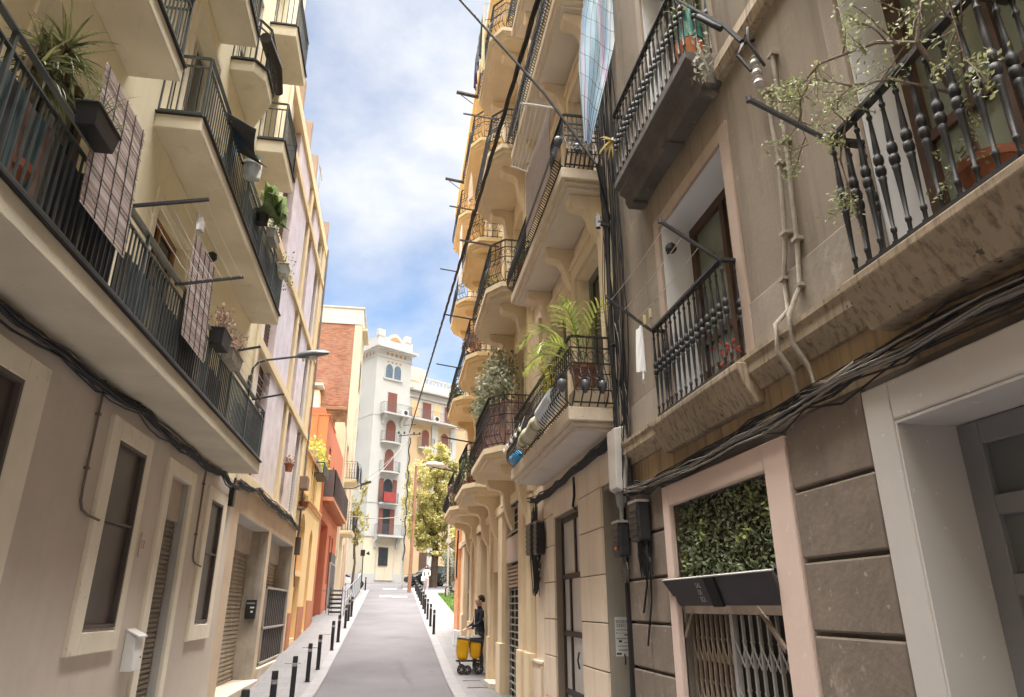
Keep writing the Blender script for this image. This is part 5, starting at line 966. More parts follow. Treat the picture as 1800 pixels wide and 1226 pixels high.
# plants on the right balconies
t = thing("flower_pot", "red flowering plant on the floor of the small first-floor balcony", "pot", (2.33, 4.42, 3.21)); mb = MB(); pot(mb, (2.335, 4.45, 3.215), .05, .09, 12); mb.build("pot", M_terra, t, smooth=True); mb = MB()
for i in range(70): leaf(mb, (2.33 + U(-.06, .05), 4.45 + U(-.14, .14), 3.32 + U(-.02, .16)), .05)
mb.build("flowers", leafmat("red_leaf", (.25, .03, .03), (.5, .12, .08), 12), t)
t = thing("potted_shrub", "sprawling sparse shrub in a terracotta pot on the near right balcony", "plant", (2.42, 2.06, 3.19)); mb = MB(); pot(mb, (2.40, 2.10, 3.19), .125, .22, 20); mb.build("pot", M_terra, t, smooth=True); mb = MB(); lv = MB()
def branch(p, d, l, r, dep):
    p, d = Vector(p), Vector(d).normalized(); pts = [p]; q = p.copy(); n = 5
    for i in range(n): d = (d + Vector((U(-.25, .25), U(-.25, .25), U(-.18, .16 if dep else .3)))).normalized(); q = q + d * l / n; pts.append(q.copy())
    mb.tube(pts, r, 5, r2=r * .45)
    if dep == 0 or r < .0045:
        for q in pts[1:]:
            for k in range(3): leaf(lv, q + Vector((U(-.03, .03), U(-.03, .03), U(-.03, .03))), .022)
        leaf(lv, pts[-1], .03)
    if dep > 0:
        for k in range(3 if dep > 1 else 4): i = rnd.randint(1, n); branch(pts[i], d + Vector((U(-.9, .7), U(-.9, .9), U(-.5, .6))), l * U(.55, .8), r * .5, dep - 1)
def limb(pts, r, twigs, tl):
    P = [Vector(q) for q in pts]; mb.tube(P, r, 6, r2=r * .35)
    for k in range(twigs):
        i_ = rnd.randint(1, len(P) - 1); p = P[i_ - 1].lerp(P[i_], rnd.random()); branch(p, (U(-.8, .3), U(-.7, .9), U(-.9, .5)), tl * U(.6, 1.2), .0045, 1 if rnd.random() < .5 else 0)
limb([(2.36, 2.10, 3.38), (2.27, 2.06, 3.72), (2.15, 2.06, 3.98), (2.10, 2.22, 4.13), (2.10, 2.40, 4.24), (2.10, 2.62, 4.37), (2.10, 2.80, 4.38)], .014, 13, .26)
limb([(2.12, 2.74, 4.36), (2.08, 2.80, 4.28), (2.07, 2.82, 4.12), (2.08, 2.80, 3.98)], .006, 11, .16)
limb([(2.27, 2.06, 3.72), (2.16, 2.25, 3.95), (2.12, 2.45, 4.08), (2.12, 2.62, 4.10)], .008, 7, .22)
limb([(2.15, 2.06, 3.98), (2.2, 1.98, 4.3), (2.22, 2.02, 4.7)], .012, 9, .3)
limb([(2.3, 2.04, 3.6), (2.2, 1.9, 3.9), (2.14, 1.86, 4.05), (2.12, 1.84, 3.85), (2.14, 1.86, 3.6)], .008, 9, .18)
limb([(2.18, 2.6, 4.02), (2.14, 2.66, 3.8), (2.15, 2.64, 3.5), (2.15, 2.62, 3.3)], .005, 8, .14)
mb.build("branches", mat("grey_bark", (.17, .125, .10), .9, .3, 15, .4, 50), t); lv.build("leaves", L_sparse, t)
t = thing("flower_pot", "orange pot with trailing plant at the corner of the dark second-floor balcony", "pot", (2.24, 4.37, 5.92)); mb = MB(); pot(mb, (2.27, 4.37, 5.92), .125, .26, 16, False); mb.build("pot", mat("orange_pot", (.62, .24, .10), .6, .1, 4), t, smooth=True); mb = MB(); mb.lathe((2.28, 4.36, 6.19), [(0, .12), (.16, .10), (.30, .105), (.36, .08)], 14); mb.build("green_wrap", mat("green_wrap", (.06, .26, .21), .5, .15, 4), t, smooth=True); mb = MB(); yucca(mb, (2.26, 4.36, 6.5), 40, .24, .018, 1, 1.4); yucca(mb, (2.24, 4.30, 6.22), 14, .14, .014, 1, .8); leaves(mb, (2.24, 4.36, 6.5), (.13, .16, .10), 60, .06); mb.build("leaves", leafmat("pot_leaf", (.18, .25, .08), (.5, .52, .28), 8), t)
t = thing("hanging_plant", "withered white trailing plant beside the corner of the dark balcony", "plant", (2.2, 4.06, 5.9)); mb = MB()
for k in range(5): mb.tube([(2.2 + U(-.03, .03), 4.1, 5.95), (2.16 + U(-.04, .04), 4.04 + U(-.05, .03), 5.8), (2.2 + U(-.04, .04), 4.0 + U(-.05, .03), 5.55)], .004, 4)
for i in range(60): leaf(mb, (2.18 + U(-.06, .06), 4.03 + U(-.08, .06), 5.72 + U(-.2, .22)), .05)
mb.build("foliage", leafmat("pale_trail", (.22, .22, .15), (.62, .6, .5), 9), t)
mb = MB(); mb.tube([(2.2, 5.98, 6.55), (2.15, 6.05, 6.5)], .01, 5)
for i in range(24): blade(mb, (2.12, 6.06, 6.45), (U(-.6, .6), U(-.4, .8), U(-.6, .5)), .22, .03, .8)
tag(mb.build("hanging_plant", leafmat("straw_leaf", (.3, .24, .08), (.55, .45, .2), 9), org=(2.15, 6.05, 6.5)), "yellowed trailing plant at the far corner of the dark balcony", "plant")

# ------------------------------------------------------------------ beige house with the palm balcony
M_beig = mat("beige_stone", (0.80, 0.67, 0.53), 0.9, 0.10, 0.9, 0.15, 35, streak=0.22, dirt=(0.38, 0.30, 0.23))
M_warm = mat("warm_plaster", (0.69, 0.57, 0.42), 0.9, 0.08, 0.9, 0.15, 55, streak=0.18, dirt=(.4, .31, .2))
M_psof = mat("grey_soffit", (0.64, 0.575, 0.50), 0.9, 0.10, 0.9, 0.2, 45, patch=.2, patchcol=(.3, .26, .22))
M_plip = mat("slab_lip_stone", (0.66, 0.56, 0.44), 0.85, 0.08, 1.2, 0.2, 45, streak=.25, dirt=(.28, .22, .17), chip=0.5, chipcol=(0.34, 0.28, 0.22))
PB = thing("beige_house", "beige stone house with long bulging iron balconies in the middle right", "house", (XR, 9.5, 0))
ph = [(7.22, 7.96, -.3, 2.95, .45), (9.05, 10.5, -.3, 2.9, .14)]
mb = MB(); wallx(mb, XR, -1, 7.1, 11.95, -.4, 3.55, ph); mb.build("ground_floor_wall", mat("plinth_joint", (.25, .2, .155), .95), PB)
mb = MB(); zz = [-.3, .42, .98, 1.48, 2.0, 2.52, 2.98, 3.54]
for (ya, yb) in ((7.98, 9.02), (10.53, 11.25)):
    for i in range(len(zz) - 1): mb.box(XR - .03, XR + .01, ya, yb, zz[i] + .006, zz[i + 1] - .006)
mb.box(XR - .03, XR + .01, 9.03, 10.52, 2.92, 3.54); mb.box(XR - .03, XR + .01, 7.2, 7.965, 2.986, 3.54); mb.box(XR - .03, XR + .01, 11.27, 11.94, -.3, 3.54); mb.box(XR - .08, XR, 11.4, 13.3, -.1, .62 + .2); mb.box(XR - .1, XR, 11.38, 13.32, .825, .87)
mb.build("stone_blocks", M_beig, PB, bevel=.008)
mb = MB(); mb.box(XR + .002, XR + .45, 7.945, 7.958, -.2, 2.94); mb.box(XR + .002, XR + .45, 7.22, 7.945, 2.93, 2.945); mb.build("recess_jamb", mat("mossy_jamb", (.33, .30, .25), .9, .14, 1.3, .2, 40, streak=.3, dirt=(.18, .17, .14)), PB)
mb = MB(); mb.box(XR + .44, XR + .47, 7.21, 7.97, -.2, 2.95); mb.build("recess_door", mat("near_black", (.012, .011, .011), .7), PB)
mb = MB(); mb.tube([(XR - .02, 7.10, -.1), (XR - .02, 7.10, 3.2)], .05, 8); mb.build("downpipe", mat("black_pipe", (.016, .015, .014), .6), PB)
# iron and white-glass door
mb = MB(); xd = XR + .12
for yy in (9.05, 10.44): mb.box(xd - .03, xd + .03, yy, yy + .06, -.2, 2.9)
for yy, za, zb in ((9.72, 2.08, 2.85), (9.42, -.2, 2.06), (10.06, -.2, 2.06)): mb.box(xd - .03, xd + .03, yy - .03, yy + .03, za, zb)
for zz_ in (2.86, 2.06, 1.30, .56, .12): mb.box(xd - .034, xd + .034, 9.11, 10.44, zz_ - .035, zz_ + .035)
mb.tube([(xd - .07, 9.50, .9), (xd - .09, 9.50, 1.0), (xd - .07, 9.50, 1.1)], .012, 6); dr = mb.build("glazed_door", mat("door_iron", (.05, .042, .04), .55), PB)
mb = MB(); mb.box(xd - .005, xd + .005, 9.08, 10.47, -.2, 2.88); mb.build("pane", mat("milk_glass", (.52, .49, .46), .35, .07, 2, .02, 20, spec=.5), dr)
FLP = [(3.78, 6.72), (6.95, 9.75), (10.0, 12.9), (13.1, 15.6)]
puh = []
for za, zb in FLP:
    for ya, yb in ((7.55, 8.75), (9.3, 10.35)): puh.append((ya, yb, za + .02, za + 2.3, .25))
mb = MB(); wallx(mb, XR, -1, 7.1, 11.95, 3.55, 17.0, puh); shell(mb, XR, -1, 7.1, 11.95, -.4, 17.0); mb.build("upper_wall", M_beig, PB)
for i, h in enumerate(puh):
    window(PB, XR, -1, h[0], h[1], h[2], h[3], .22, mat("grey_green_frame", (.22, .22, .19), .6), M_glass, .08, mull=(.5,), name="balcony_door")
    mb = MB()
    for ya in (h[0] - .19, h[1] + .003): mb.box(XR - .05, XR + .01, ya, ya + .187, h[2], h[3] + .2)
    mb.box(XR - .05, XR + .01, h[0], h[1], h[3] + .002, h[3] + .2); mb.box(XR - .09, XR + .01, h[0] - .22, h[1] + .22, h[3] + .203, h[3] + .28); mb.build("door_surround", M_warm, PB, bevel=.01)
mb = MB()
for za, zb in FLP:
    for i in range(10): mb.box(XR - .045 - U(0, .015), XR + .01, 10.62, 11.0, za + .25 * i + .01, za + .25 * i + .235)
    mb.box(XR - .07, XR + .01, 11.2, 11.9, za, zb - .2)
mb.build("pilaster", M_warm, PB, bevel=.015)
def scroll_bracket(mb, x, y, z, side=-1, d=.42, h=.62, w_=.2):
    pr = [(0, 0), (d, 0), (d, -.08), (d * .92, -.16), (d * .7, -.18), (d * .52, -.2), (d * .40, -.28), (d * .33, -h * .62), (d * .2, -h * .85), (d * .06, -h), (0, -h)]
    mb.prism([(x + side * a, y - w_ / 2, z + b_) for a, b_ in pr], (0, w_, 0)); mb.tube([(x + side * d * .86, y - w_ / 2 - .012, z - .1), (x + side * d * .86, y + w_ / 2 + .012, z - .1)], .06, 10)
for i, zb in enumerate((3.50, 6.66, 9.72, 12.8)):
    b = MB(); xo, lip = 1.83, .0
    b.box(xo, XR - .01, 7.24, 11.2, zb + .09, zb + .25); b.box(xo + .045, XR - .01, 7.29, 11.15, zb + .045, zb + .089); b = b.build("balcony", M_plip, PB, bevel=.014)
    sf = MB(); sf.box(xo + .1, XR - .012, 7.36, 11.08, zb, zb + .044); sf.build("soffit", M_psof, b, bevel=.006)
    r = MB(); belly_rail(r, [(XR - .02, 7.3), (xo + .06, 7.3), (xo + .06, 11.14), (XR - .02, 11.14)], zb + .255, .86, .10 if i == 0 else .062, .15, .0075 if i == 0 else .010, True, (XR - .2, 9.2)); r.build("railing", M_iron, b)
    if i > 0:
        mb = MB()
        for y in (7.55, 9.0, 10.5): scroll_bracket(mb, XR - .001, y, zb - .004)
        mb.build("bracket", M_warm, b, bevel=.008)
# things on the palm balcony
t = thing("palm_plant", "arching areca palm in a large terracotta pot on the middle right balcony", "plant", (2.06, 7.62, 3.76)); mb = MB(); mb.box(1.95, 2.28, 7.34, 7.68, 3.77, 4.0); mb.build("crate", mat("plant_crate", (.42, .34, .24), .8), t); mb = MB(); pot(mb, (2.10, 7.5, 4.005), .16, .30, 20); mb.build("pot", mat("brown_pot", (.28, .14, .09), .6, .12, 4), t, smooth=True)
mb = MB(); st = MB()
def frond(p, d, l, droop, wl=.34):
    p, d = Vector(p), Vector(d).normalized(); n = 15; q = p.copy(); pts = [q.copy()]
    for i in range(n): tt = i / n; dd = (d + ZV * (-droop * tt * tt * 2.2)).normalized(); q = q + dd * l / n; pts.append(q.copy())
    st.tube(pts, .008, 4, r2=.003)
    for i in range(4, n + 1):
        tang = (pts[i] - pts[i - 1]).normalized(); sd = tang.cross(ZV); sd = sd.normalized() if sd.length > 1e-3 else Vector((1, 0, 0)); f = math.sin(math.pi * (i - 2.5) / (n - 1.2)); f = max(f, .3)
        for sg in (-1, 1):
            blade(mb, pts[i], sd * sg * .8 + tang * .75 + ZV * .12, wl * f * U(.8, 1.1), .030, .55, 3)
for d, l, dr_ in (((-.35, .75, 1.0), 1.0, .75), ((-.55, .3, 1.1), .95, .8), ((-.2, .95, 1.1), 1.15, .7), ((-.1, .1, 1.2), .85, .45), ((.1, .55, 1.4), 1.05, .5), ((-.3, -.35, 1.2), .8, .65), ((-.7, .5, .8), .75, .9), ((.15, -.3, 1.1), .8, .6), ((-.3, 1.1, .75), .95, .8), ((-.15, .4, 1.3), .95, .55), ((-.6, -.1, .9), .6, .9)): frond((2.10 + U(-.04, .04), 7.5 + U(-.04, .04), 4.25), d, l * 1.22, dr_)
mb.build("fronds", L_palm, t); st.build("stems", mat("palm_stem", (.16, .17, .06), .7), t)
mb = MB(); mb.tube([(1.80, 7.75 + .25 * i, 4.02 - .012 * i * (1 if i < 4 else 2)) for i in range(4)], .105, 14); tag(mb.build("mat_roll", mat("white_blue_roll", (.62, .68, .72), .6, .1, 5, spec=.4), org=(1.82, 8, 3.95), smooth=True), "rolled white plastic sheet resting inside the bulging palm balcony railing", "roll")
mb = MB(); mb.tube([(1.80, 8.6 + .3 * i, 3.93 + .02 * math.sin(i * 2)) for i in range(6)], [.09, .11, .1, .12, .09, .06], 12); tag(mb.build("cushion_roll", stripemat("roll_stripes", [(.5, .45, .33), (.34, .32, .16), (.56, .52, .42), (.28, .30, .12)], 1, 9), org=(1.82, 9.2, 3.9), smooth=True), "beige and olive bedding roll stuffed in the middle of the palm balcony railing", "roll")
mb = MB(); mb.tube([(1.84, 10.35, 3.82), (1.83, 10.5, 3.86), (1.82, 10.66, 3.84), (1.82, 10.82, 3.87), (1.84, 11.02, 3.84)], [.04, .085, .075, .085, .04], 10); tag(mb.build("bag", mat("bright_blue_bag", (.04, .28, .55), .5, .2, 9), org=(1.8, 10.8, 3.85), smooth=True), "bright blue bag at the far end of the palm balcony", "bag")
mb = MB()
for i in range(40): leaf(mb, (1.86 + U(-.08, .06), 8.3 + U(-.25, .2), 4.45 + U(-.22, .1)), .09)
tag(mb.build("creeper", leafmat("yellow_creeper", (.3, .28, .03), (.55, .5, .08), 8), org=(1.86, 8.3, 4.4)), "yellowing creeper on the middle of the palm balcony railing", "creeper")
for k, (y, x) in enumerate(((7.26, 1.76), (7.24, 2.02), (7.24, 2.22))):
    mb = MB(); mb.lathe((x, y - .05, 3.98), [(-.09, .005), (-.065, .03), (0, .056), (.05, .052), (.075, .02), (.085, .035)], 12); mb.tube([(x - .05, y, 4.08), (x, y - .07, 4.12), (x + .05, y, 4.08)], .008, 5); tag(mb.build("lantern", mat("lantern_grey", (.10, .105, .115), .4, .2, 8, spec=.4), org=(x, y, 3.9), smooth=True), ("grey rosette lantern at the outer corner of the palm balcony", "grey rosette lantern below the palm pot on the balcony end", "grey rosette lantern nearest the wall on the palm balcony end")[k], "lantern")
for k in range(5):
    y = 9.6 + k * .38; mb = MB(); mb.lathe((1.70, y, 4.02), [(0, .012), (.015, .02), (.05, .018), (.065, .006)], 8); mb.tube([(1.71, y, 4.08), (1.77, y, 4.25)], .003, 4); tag(mb.build("bulb", mat("bulb_white", (.75, .72, .68), .3), org=(1.7, y, 4)), "tiny white string-light bulb on the far half of the palm balcony railing", "bulb", "string lights on the palm balcony")
# replace the sheet: a tall cloth hanging beside the upper palm-house balcony
mb = MB(); n = 16; TLp, TRp, BLp, BRp = Vector((2.08, 6.55, 9.6)), Vector((2.42, 6.55, 9.6)), Vector((1.93, 6.5, 6.76)), Vector((2.0, 6.5, 6.72))
def shp(a, b_):
    l = TLp.lerp(Vector((1.905, 6.5, 7.95)), min(1, b_ / .6)) if b_ < .6 else Vector((1.905, 6.5, 7.95)).lerp(BLp, (b_ - .6) / .4)
    r = TRp.lerp(Vector((2.38, 6.5, 8.3)), min(1, b_ / .45)) if b_ < .45 else Vector((2.38, 6.5, 8.3)).lerp(BRp, (b_ - .45) / .55)
    p = l.lerp(r, a); p.y += .018 * math.sin(a * 9 + b_ * 2) * (.4 + b_); return p
for i in range(n + 1):
    for j in range(n + 1): mb.v.append(tuple(shp(i / n, j / n)))
for i in range(n):
    for j in range(n): a = i * (n + 1) + j; mb.f.append((a, a + 1, a + n + 2, a + n + 1)); mb.m.append(0)
t = thing("hanging_sheet", "tall pale blue and lilac sheet with dark netting hanging beside the upper right balconies", "sheet", (2.1, 6.5, 6.7))
mb.build("sheet", stripemat("sheet_cols", [(.36, .56, .74), (.56, .56, .76), (.46, .64, .78), (.54, .44, .68), (.66, .72, .80)], 0, 26, .5, .25), t, smooth=True)
mb = MB()
for k in range(7):
    mb.tube([shp((k + .3 * math.sin(q)) / 6.6, q / 12) - Vector((0, .03, 0)) for q in range(13)], .0035, 3)
for k in range(9): mb.tube([shp(q / 6, min(1, (k + .6 * q / 6) / 9)) - Vector((0, .03, 0)) for q in range(7)], .003, 3)
mb.build("netting", M_iron, t)
# wooden blind and white drying rack on the second palm-house balcony
t = thing("drying_rack", "white drying rack with seven lines over a brown slatted blind, upper middle right", "drying rack", (1.6, 8.6, 7.0)); mb = MB()
q4 = [Vector((1.50, 8.38, 8.82)), Vector((1.80, 7.42, 7.94)), Vector((1.76, 9.1, 8.0)), Vector((1.42, 8.95, 8.0))]
A_, B_, C_, D_ = Vector((1.34, 7.46, 8.02)), Vector((1.80, 7.36, 7.92)), Vector((1.36, 8.38, 7.66)), Vector((1.80, 9.18, 8.14))
mb.tube([A_, B_], .016, 6); mb.tube([C_, D_], .016, 6)
for i in range(7):
    a, b_ = A_.lerp(B_, .06 + .15 * i), C_.lerp(D_, .06 + .15 * i); mb.tube([a.lerp(b_, q / 6) - ZV * .05 * (1 - (q / 3 - 1) ** 2) for q in range(7)], .007, 4)
mb.build("frame", M_wplast, t)
mb = MB()
for i in range(40): mb.box(1.74, 1.755, 7.5, 9.2, 6.95 + i * .028, 6.972 + i * .028)
o = tag(mb.build("wood_blind", mat("brown_blind", (.20, .15, .115), .8, .15, 8), org=(1.75, 8.3, 6.95)), "brown slatted blind behind the white drying rack on the upper palm house balcony", "blind")
for k, (y, z, lab) in enumerate(((7.28, 7.28, "grey rosette lantern at the corner of the upper palm house balcony"), (7.25, 7.18, "grey rosette lantern in the middle of the upper palm house balcony end"))):
    x = 1.80 + .24 * k; mb = MB(); mb.lathe((x, y - .05, z), [(-.09, .005), (-.065, .03), (0, .056), (.05, .052), (.075, .02), (.085, .035)], 12); tag(mb.build("lantern", MATS["lantern_grey"], org=(x, y, z), smooth=True), lab, "lantern")
mb = MB(); pot(mb, (2.0, 7.5, 6.93), .07, .14); pot(mb, (2.15, 7.45, 6.93), .06, .12); mb.tube([(2.2, 7.3, 6.95), (2.21, 7.3, 7.7)], .03, 6); tag(mb.build("garden_clutter", mat("clutter_ochre", (.4, .27, .15), .8, .3, 6), org=(2.05, 7.5, 6.93)), "little clay pots and an ochre stick behind the upper palm house balcony end", "pots")
t = thing("potted_shrub", "potted shrub at the far end of the upper palm house balcony", "plant", (2.0, 10.6, 6.93)); mb = MB(); pot(mb, (2.0, 10.6, 6.93), .15, .28); mb.build("pot", M_terra, t, smooth=True); mb = MB(); leaves(mb, (1.95, 10.6, 7.4), (.22, .4, .28), 160, .08); mb.build("foliage", L_bush, t)
# cables on the palm house
mb = cable_run([(XR - .09, y, z) for y, z in ((7.1, 3.40), (8, 3.36), (9, 3.33), (10, 3.32), (11, 3.30), (11.9, 3.36), (13, 3.55), (15.4, 3.66), (17.2, 3.60), (20.5, 3.62), (24, 3.6)) ], 14, (.035, .02, .06), (.007, .015), .03)
tag(mb.build("cable_bundle", M_cable, org=(XR, 9, 3.3), smooth=True), "dark cable bundle under the palm balcony running on to the yellow house", "cables")
mb = MB()
for k in range(26):
    y0 = 6.98 + U(-.42, .36); x = XR - .03 - U(0, .08); pts = []
    for i in range(15): pts.append((x + .02 * math.sin(i * .9 + k), y0 + (6.98 - y0) * (1 - i / 14) ** 2 * .5 + .05 * math.sin(i * .8 + k * 1.7), 2.75 + i * (5.2 + .35 * (k % 4)) / 14))
    mb.tube(pts, U(.003, .008), 5)
mb.tube([(XR - .08, 7.02, 2.7), (XR - .10, 7.02, 4.5), (XR - .08, 7.0, 6.0), (XR - .09, 7.04, 9.5)], .018, 7)
tag(mb.build("cable_bundle", M_cable, org=(XR, 7, 2.8), smooth=True), "tangle of black cables climbing the joint between the grey and beige houses", "cables")
mb = MB()
for k in range(4):
    pts = [(XR - .04 - .02 * k, 6.84 + .10 * math.sin(i * .9 + k), 2.65 + .18 * i) for i in range(12)]; mb.tube(pts, .006, 5)
tag(mb.build("cable_loop", M_gcable, org=(XR, 6.9, 2.7), smooth=True), "grey cables looping behind the white cable duct", "cables")
mb = MB(); mb.bar((2.36, 7.06, 4.44), (2.2, 6.75, 4.30), .03, .04); tag(mb.build("cable_hook", M_iron, org=(2.36, 7, 4.4)), "lower black iron hook holding the climbing cable tangle", "hook")
mb = MB(); mb.bar((2.34, 7.0, 5.96), (2.2, 7.0, 5.98), .04, .05); mb.bar((2.2, 6.98, 5.9), (2.22, 7.04, 6.1), .05, .04); tag(mb.build("cable_hook", M_iron, org=(2.34, 7, 5.96)), "upper black iron hook high on the climbing cable tangle", "hook")
t = thing("cable_duct", "white metal cable duct hung at the house joint beneath the palm balcony", "cable duct", (XR - .1, 6.98, 2.72)); mb = MB(); mb.hexa([(2.22, 6.86, 2.80), (2.37, 6.86, 2.72), (2.37, 7.12, 2.72), (2.22, 7.12, 2.80), (2.22, 6.86, 3.42), (2.37, 6.86, 3.46), (2.37, 7.12, 3.46), (2.22, 7.12, 3.42)]); mb.build("casing", mat("duct_white", (.56, .52, .48), .5, .12, 3), t, bevel=.01); mb = MB(); mb.lathe((2.30, 6.99, 2.48), [(0, .02), (.12, .025), (.16, .05), (.28, .06)], 10); mb.build("spout", mat("duct_grey", (.28, .28, .27), .6), t, smooth=True)
def jbox(name, lab, x, y, z, w_, d, h, led=False):
    t = thing(name, lab, "junction box", (x, y, z)); mb = MB(); pr = [(0, .8), (.03, 1), (h - .05, 1), (h - .03, 1.04), (h, .96)]
    k = 14; base = len(mb.v)
    mb.box(x - d, x, y - w_ / 2, y + w_ / 2, z, z + h); mb.build("body", M_blackp, t, bevel=.02)
    mb = MB()
    for i in range(5): mb.box(x - d - .008, x - d + .01, y - w_ * .46, y + w_ * .46, z + .05 + i * (h - .1) / 5, z + .075 + i * (h - .1) / 5)
    mb.build("ribs", M_blackp, t)
    mb = MB(); mb.box(x - d - .006, x - .01, y - w_ / 2 - .008, y + w_ / 2 + .008, z + h - .03, z + h - .005); mb.build("clamp", M_gcable, t)
    if led: mb = MB(); mb.box(x - d - .01, x - d + .002, y - .015, y + .02, z + .07, z + .1); mb.build("orange_tag", mat("orange_tag", (.7, .2, .03), .5), t)
    return t
jbox("junction_box", "black ribbed junction box with an orange tag below the white cable duct", XR - .06, 6.98, 2.12, .19, .12, .36, True)
jbox("junction_box", "larger black ribbed junction box beside the pink doorway", XR - .06, 6.38, 2.22, .24, .13, .38)
mb = MB()
for k in range(34):
    y = 6.38 + U(-.10, .12); mb.tube([(XR - .12 + U(-.03, .02), y, 2.24), (XR - .12, y + U(-.05, .05), 2.1), (XR - .1, y + U(-.1, .1), 1.98 + U(-.1, .05)), (XR - .09, y + U(-.05, .05), 2.12), (XR - .08, y, 2.22)], .006, 4)
mb.tube([(XR - .09, 6.4, 2.1), (XR - .07, 6.45, 1.85), (XR - .06, 6.62, 1.6)], .01, 5); mb.tube([(XR - .08, 6.3, 2.1), (XR - .07, 6.36, 1.7), (XR - .06, 6.56, 1.32)], .009, 5)
tag(mb.build("cable_loop", M_cable, org=(XR, 6.4, 2.0), smooth=True), "loops of loose black cable hanging under the larger ribbed junction box", "cables")
mb = MB()
for k in range(7): y = 6.98 + U(-.07, .07); mb.tube([(XR - .1, y, 2.14), (XR - .1, y + U(-.08, .08), 2.0), (XR - .09, y + U(-.12, .12), 1.88), (XR - .08, y + U(-.02, .1), 2.0)], .005, 4)
tag(mb.build("cable_loop", M_gcable, org=(XR, 6.98, 2.0), smooth=True), "grey wires dangling under the orange-tagged junction box", "cables")
jbox("junction_box", "black junction box left of the slim one at the palm house corner", XR - .06, 11.75, 2.46, .42, .13, .5)
jbox("junction_box", "slim black junction box beside the iron glazed door", XR - .06, 11.15, 2.42, .26, .13, .52)
mb = MB()
for k in range(44):
    y = 11.5 + U(-.3, .25); a, b_ = U(2.8, 3.35), U(1.75, 2.5); mb.tube([(XR - .13, y, a), (XR - .16, y + U(-.1, .1), (a + b_) / 2), (XR - .12, y + U(-.15, .15), b_), (XR - .09, y + U(-.1, .1), b_ + .25)], .008, 4)
tag(mb.build("cable_loop", M_cable, org=(XR, 11.6, 2.5), smooth=True), "tangle of black wires around the two boxes at the palm house corner", "cables")
mb = MB(); mb.tube([(XR - .04, 9.15, 3.3), (XR - .05, 9.12, 3.05), (XR - .05, 9.2, 2.92), (XR - .05, 9.05, 2.86)], .018, 6); tag(mb.build("conduit", M_cable, org=(XR, 9.1, 3)), "short black conduit looping above the iron glazed door", "conduit")
# poster on the recess jamb (faces down the street)
t = thing("poster", "white printed notice taped on the mossy jamb of the dark recess", "poster", (2.55, 7.94, 1.3)); ya = 7.943
mb = MB(); mb.box(2.463, 2.655, ya - .004, ya, 1.145, 1.545); mb.build("sheet", mat("poster_paper", (.66, .66, .64), .7, .05, 6), t)
M_ink = mat("poster_ink", (.06, .06, .06), .8); RY = (RAD(90), 0, 0); f_ = ya - .006
lettering("RESIDU", t, (2.475, f_, 1.495), .046, RY, M_ink, ex=.0006, align='LEFT'); lettering("ZERO", t, (2.475, f_, 1.455), .046, RY, M_ink, ex=.0006, align='LEFT'); lettering("ESPAI DE BARRI", t, (2.475, f_, 1.412), .021, RY, M_ink, ex=.0006, align='LEFT')
mb = MB()
for a in ((2.475, .012, 1.375, .012), (2.50, .09, 1.378, .003), (2.565, .05, 1.355, .012), (2.63, .006, 1.31, .07), (2.475, .13, 1.325, .004), (2.475, .11, 1.318, .003), (2.50, .036, 1.285, .022), (2.555, .055, 1.28, .005), (2.485, .14, 1.245, .006), (2.495, .11, 1.21, .004), (2.495, .10, 1.2, .004), (2.47, .055, 1.160, .02), (2.615, .018, 1.165, .018)): mb.box(a[0], a[0] + a[1], ya - .0055, ya - .0041, a[2], a[2] + a[3])
mb.build("print", M_ink, t)
mb = MB(); mb.tube([(2.555, ya - .012, 1.17), (2.565, ya - .016, 1.12), (2.56, ya - .01, 1.06)], .008, 5); tag(mb.build("tape_strip", M_blackp, org=(2.56, ya, 1.1)), "small black strip hanging from the foot of the notice", "strip")

# ------------------------------------------------------------------ yellow ochre house with hexagonal balconies
XQ = 2.35
M_q = mat("ochre_house_render", (0.74, 0.61, 0.41), 0.9, 0.07, 0.8, 0.15, 50, streak=0.14, dirt=(.5, .36, .2))
M_qg = mat("cream_plinth_render", (0.76, 0.62, 0.43), 0.9, 0.08, 0.9, 0.2, 50, streak=0.2, dirt=(.4, .31, .2))
M_qb = mat("beige_balcony_stone", (0.66, 0.55, 0.40), 0.9, 0.1, 1.0, 0.15, 40, streak=0.2, dirt=(.42, .34, .24))
M_qs = mat("ochre_reflected_light", (0.76, 0.59, 0.34), 0.9, 0.06, 1.0)  # warmer copy for eave and farther balconies, reflected sunlight put into the colour
QB = thing("ochre_balcony_house", "tall ochre house with columns of hexagonal iron balconies on brackets", "house", (XQ, 18, .2))
qc = (13.2, 17.1, 20.9); qz = (4.05, 7.22, 10.38, 13.5)
qh = [(13.2, 15.1, -.2, 3.58, .16), (15.97, 16.88, -.2, 2.40, .3), (18.15, 19.55, -.2, 3.35, .55), (21.7, 23.4, .2, 3.5, .16)]
mb = MB(); wallx(mb, XQ, -1, 11.95, 25.2, -.4, 3.75, qh); mb.build("ground_floor_wall", M_qg, QB)
quh = []
for z in qz:
    for c in qc: quh.append((c - .55, c + .55, z + .30, z + 2.55, .2))
mb = MB(); wallx(mb, XQ, -1, 11.95, 25.2, 3.75, 17.0, quh); shell(mb, XQ, -1, 11.95, 25.2, -.4, 17.0); mb.build("upper_wall", M_q, QB)
mb = MB()
for ya, yb in ((11.97, 12.35), (12.7, 13.15), (15.15, 15.7), (17.0, 17.25), (19.6, 20.1), (21.1, 21.65), (23.45, 23.95)):
    mb.box(XQ - .07, XQ + .01, ya, yb, -.2, 3.5); mb.box(XQ - .11, XQ + .01, ya - .02, yb + .02, -.2, .95 + gz(ya) * .8)
mb.build("pilaster", mat("pale_pilaster", (.78, .64, .44), .9, .08, 1.2, .2, 50, streak=.2, dirt=(.45, .35, .22)), QB, bevel=.012)
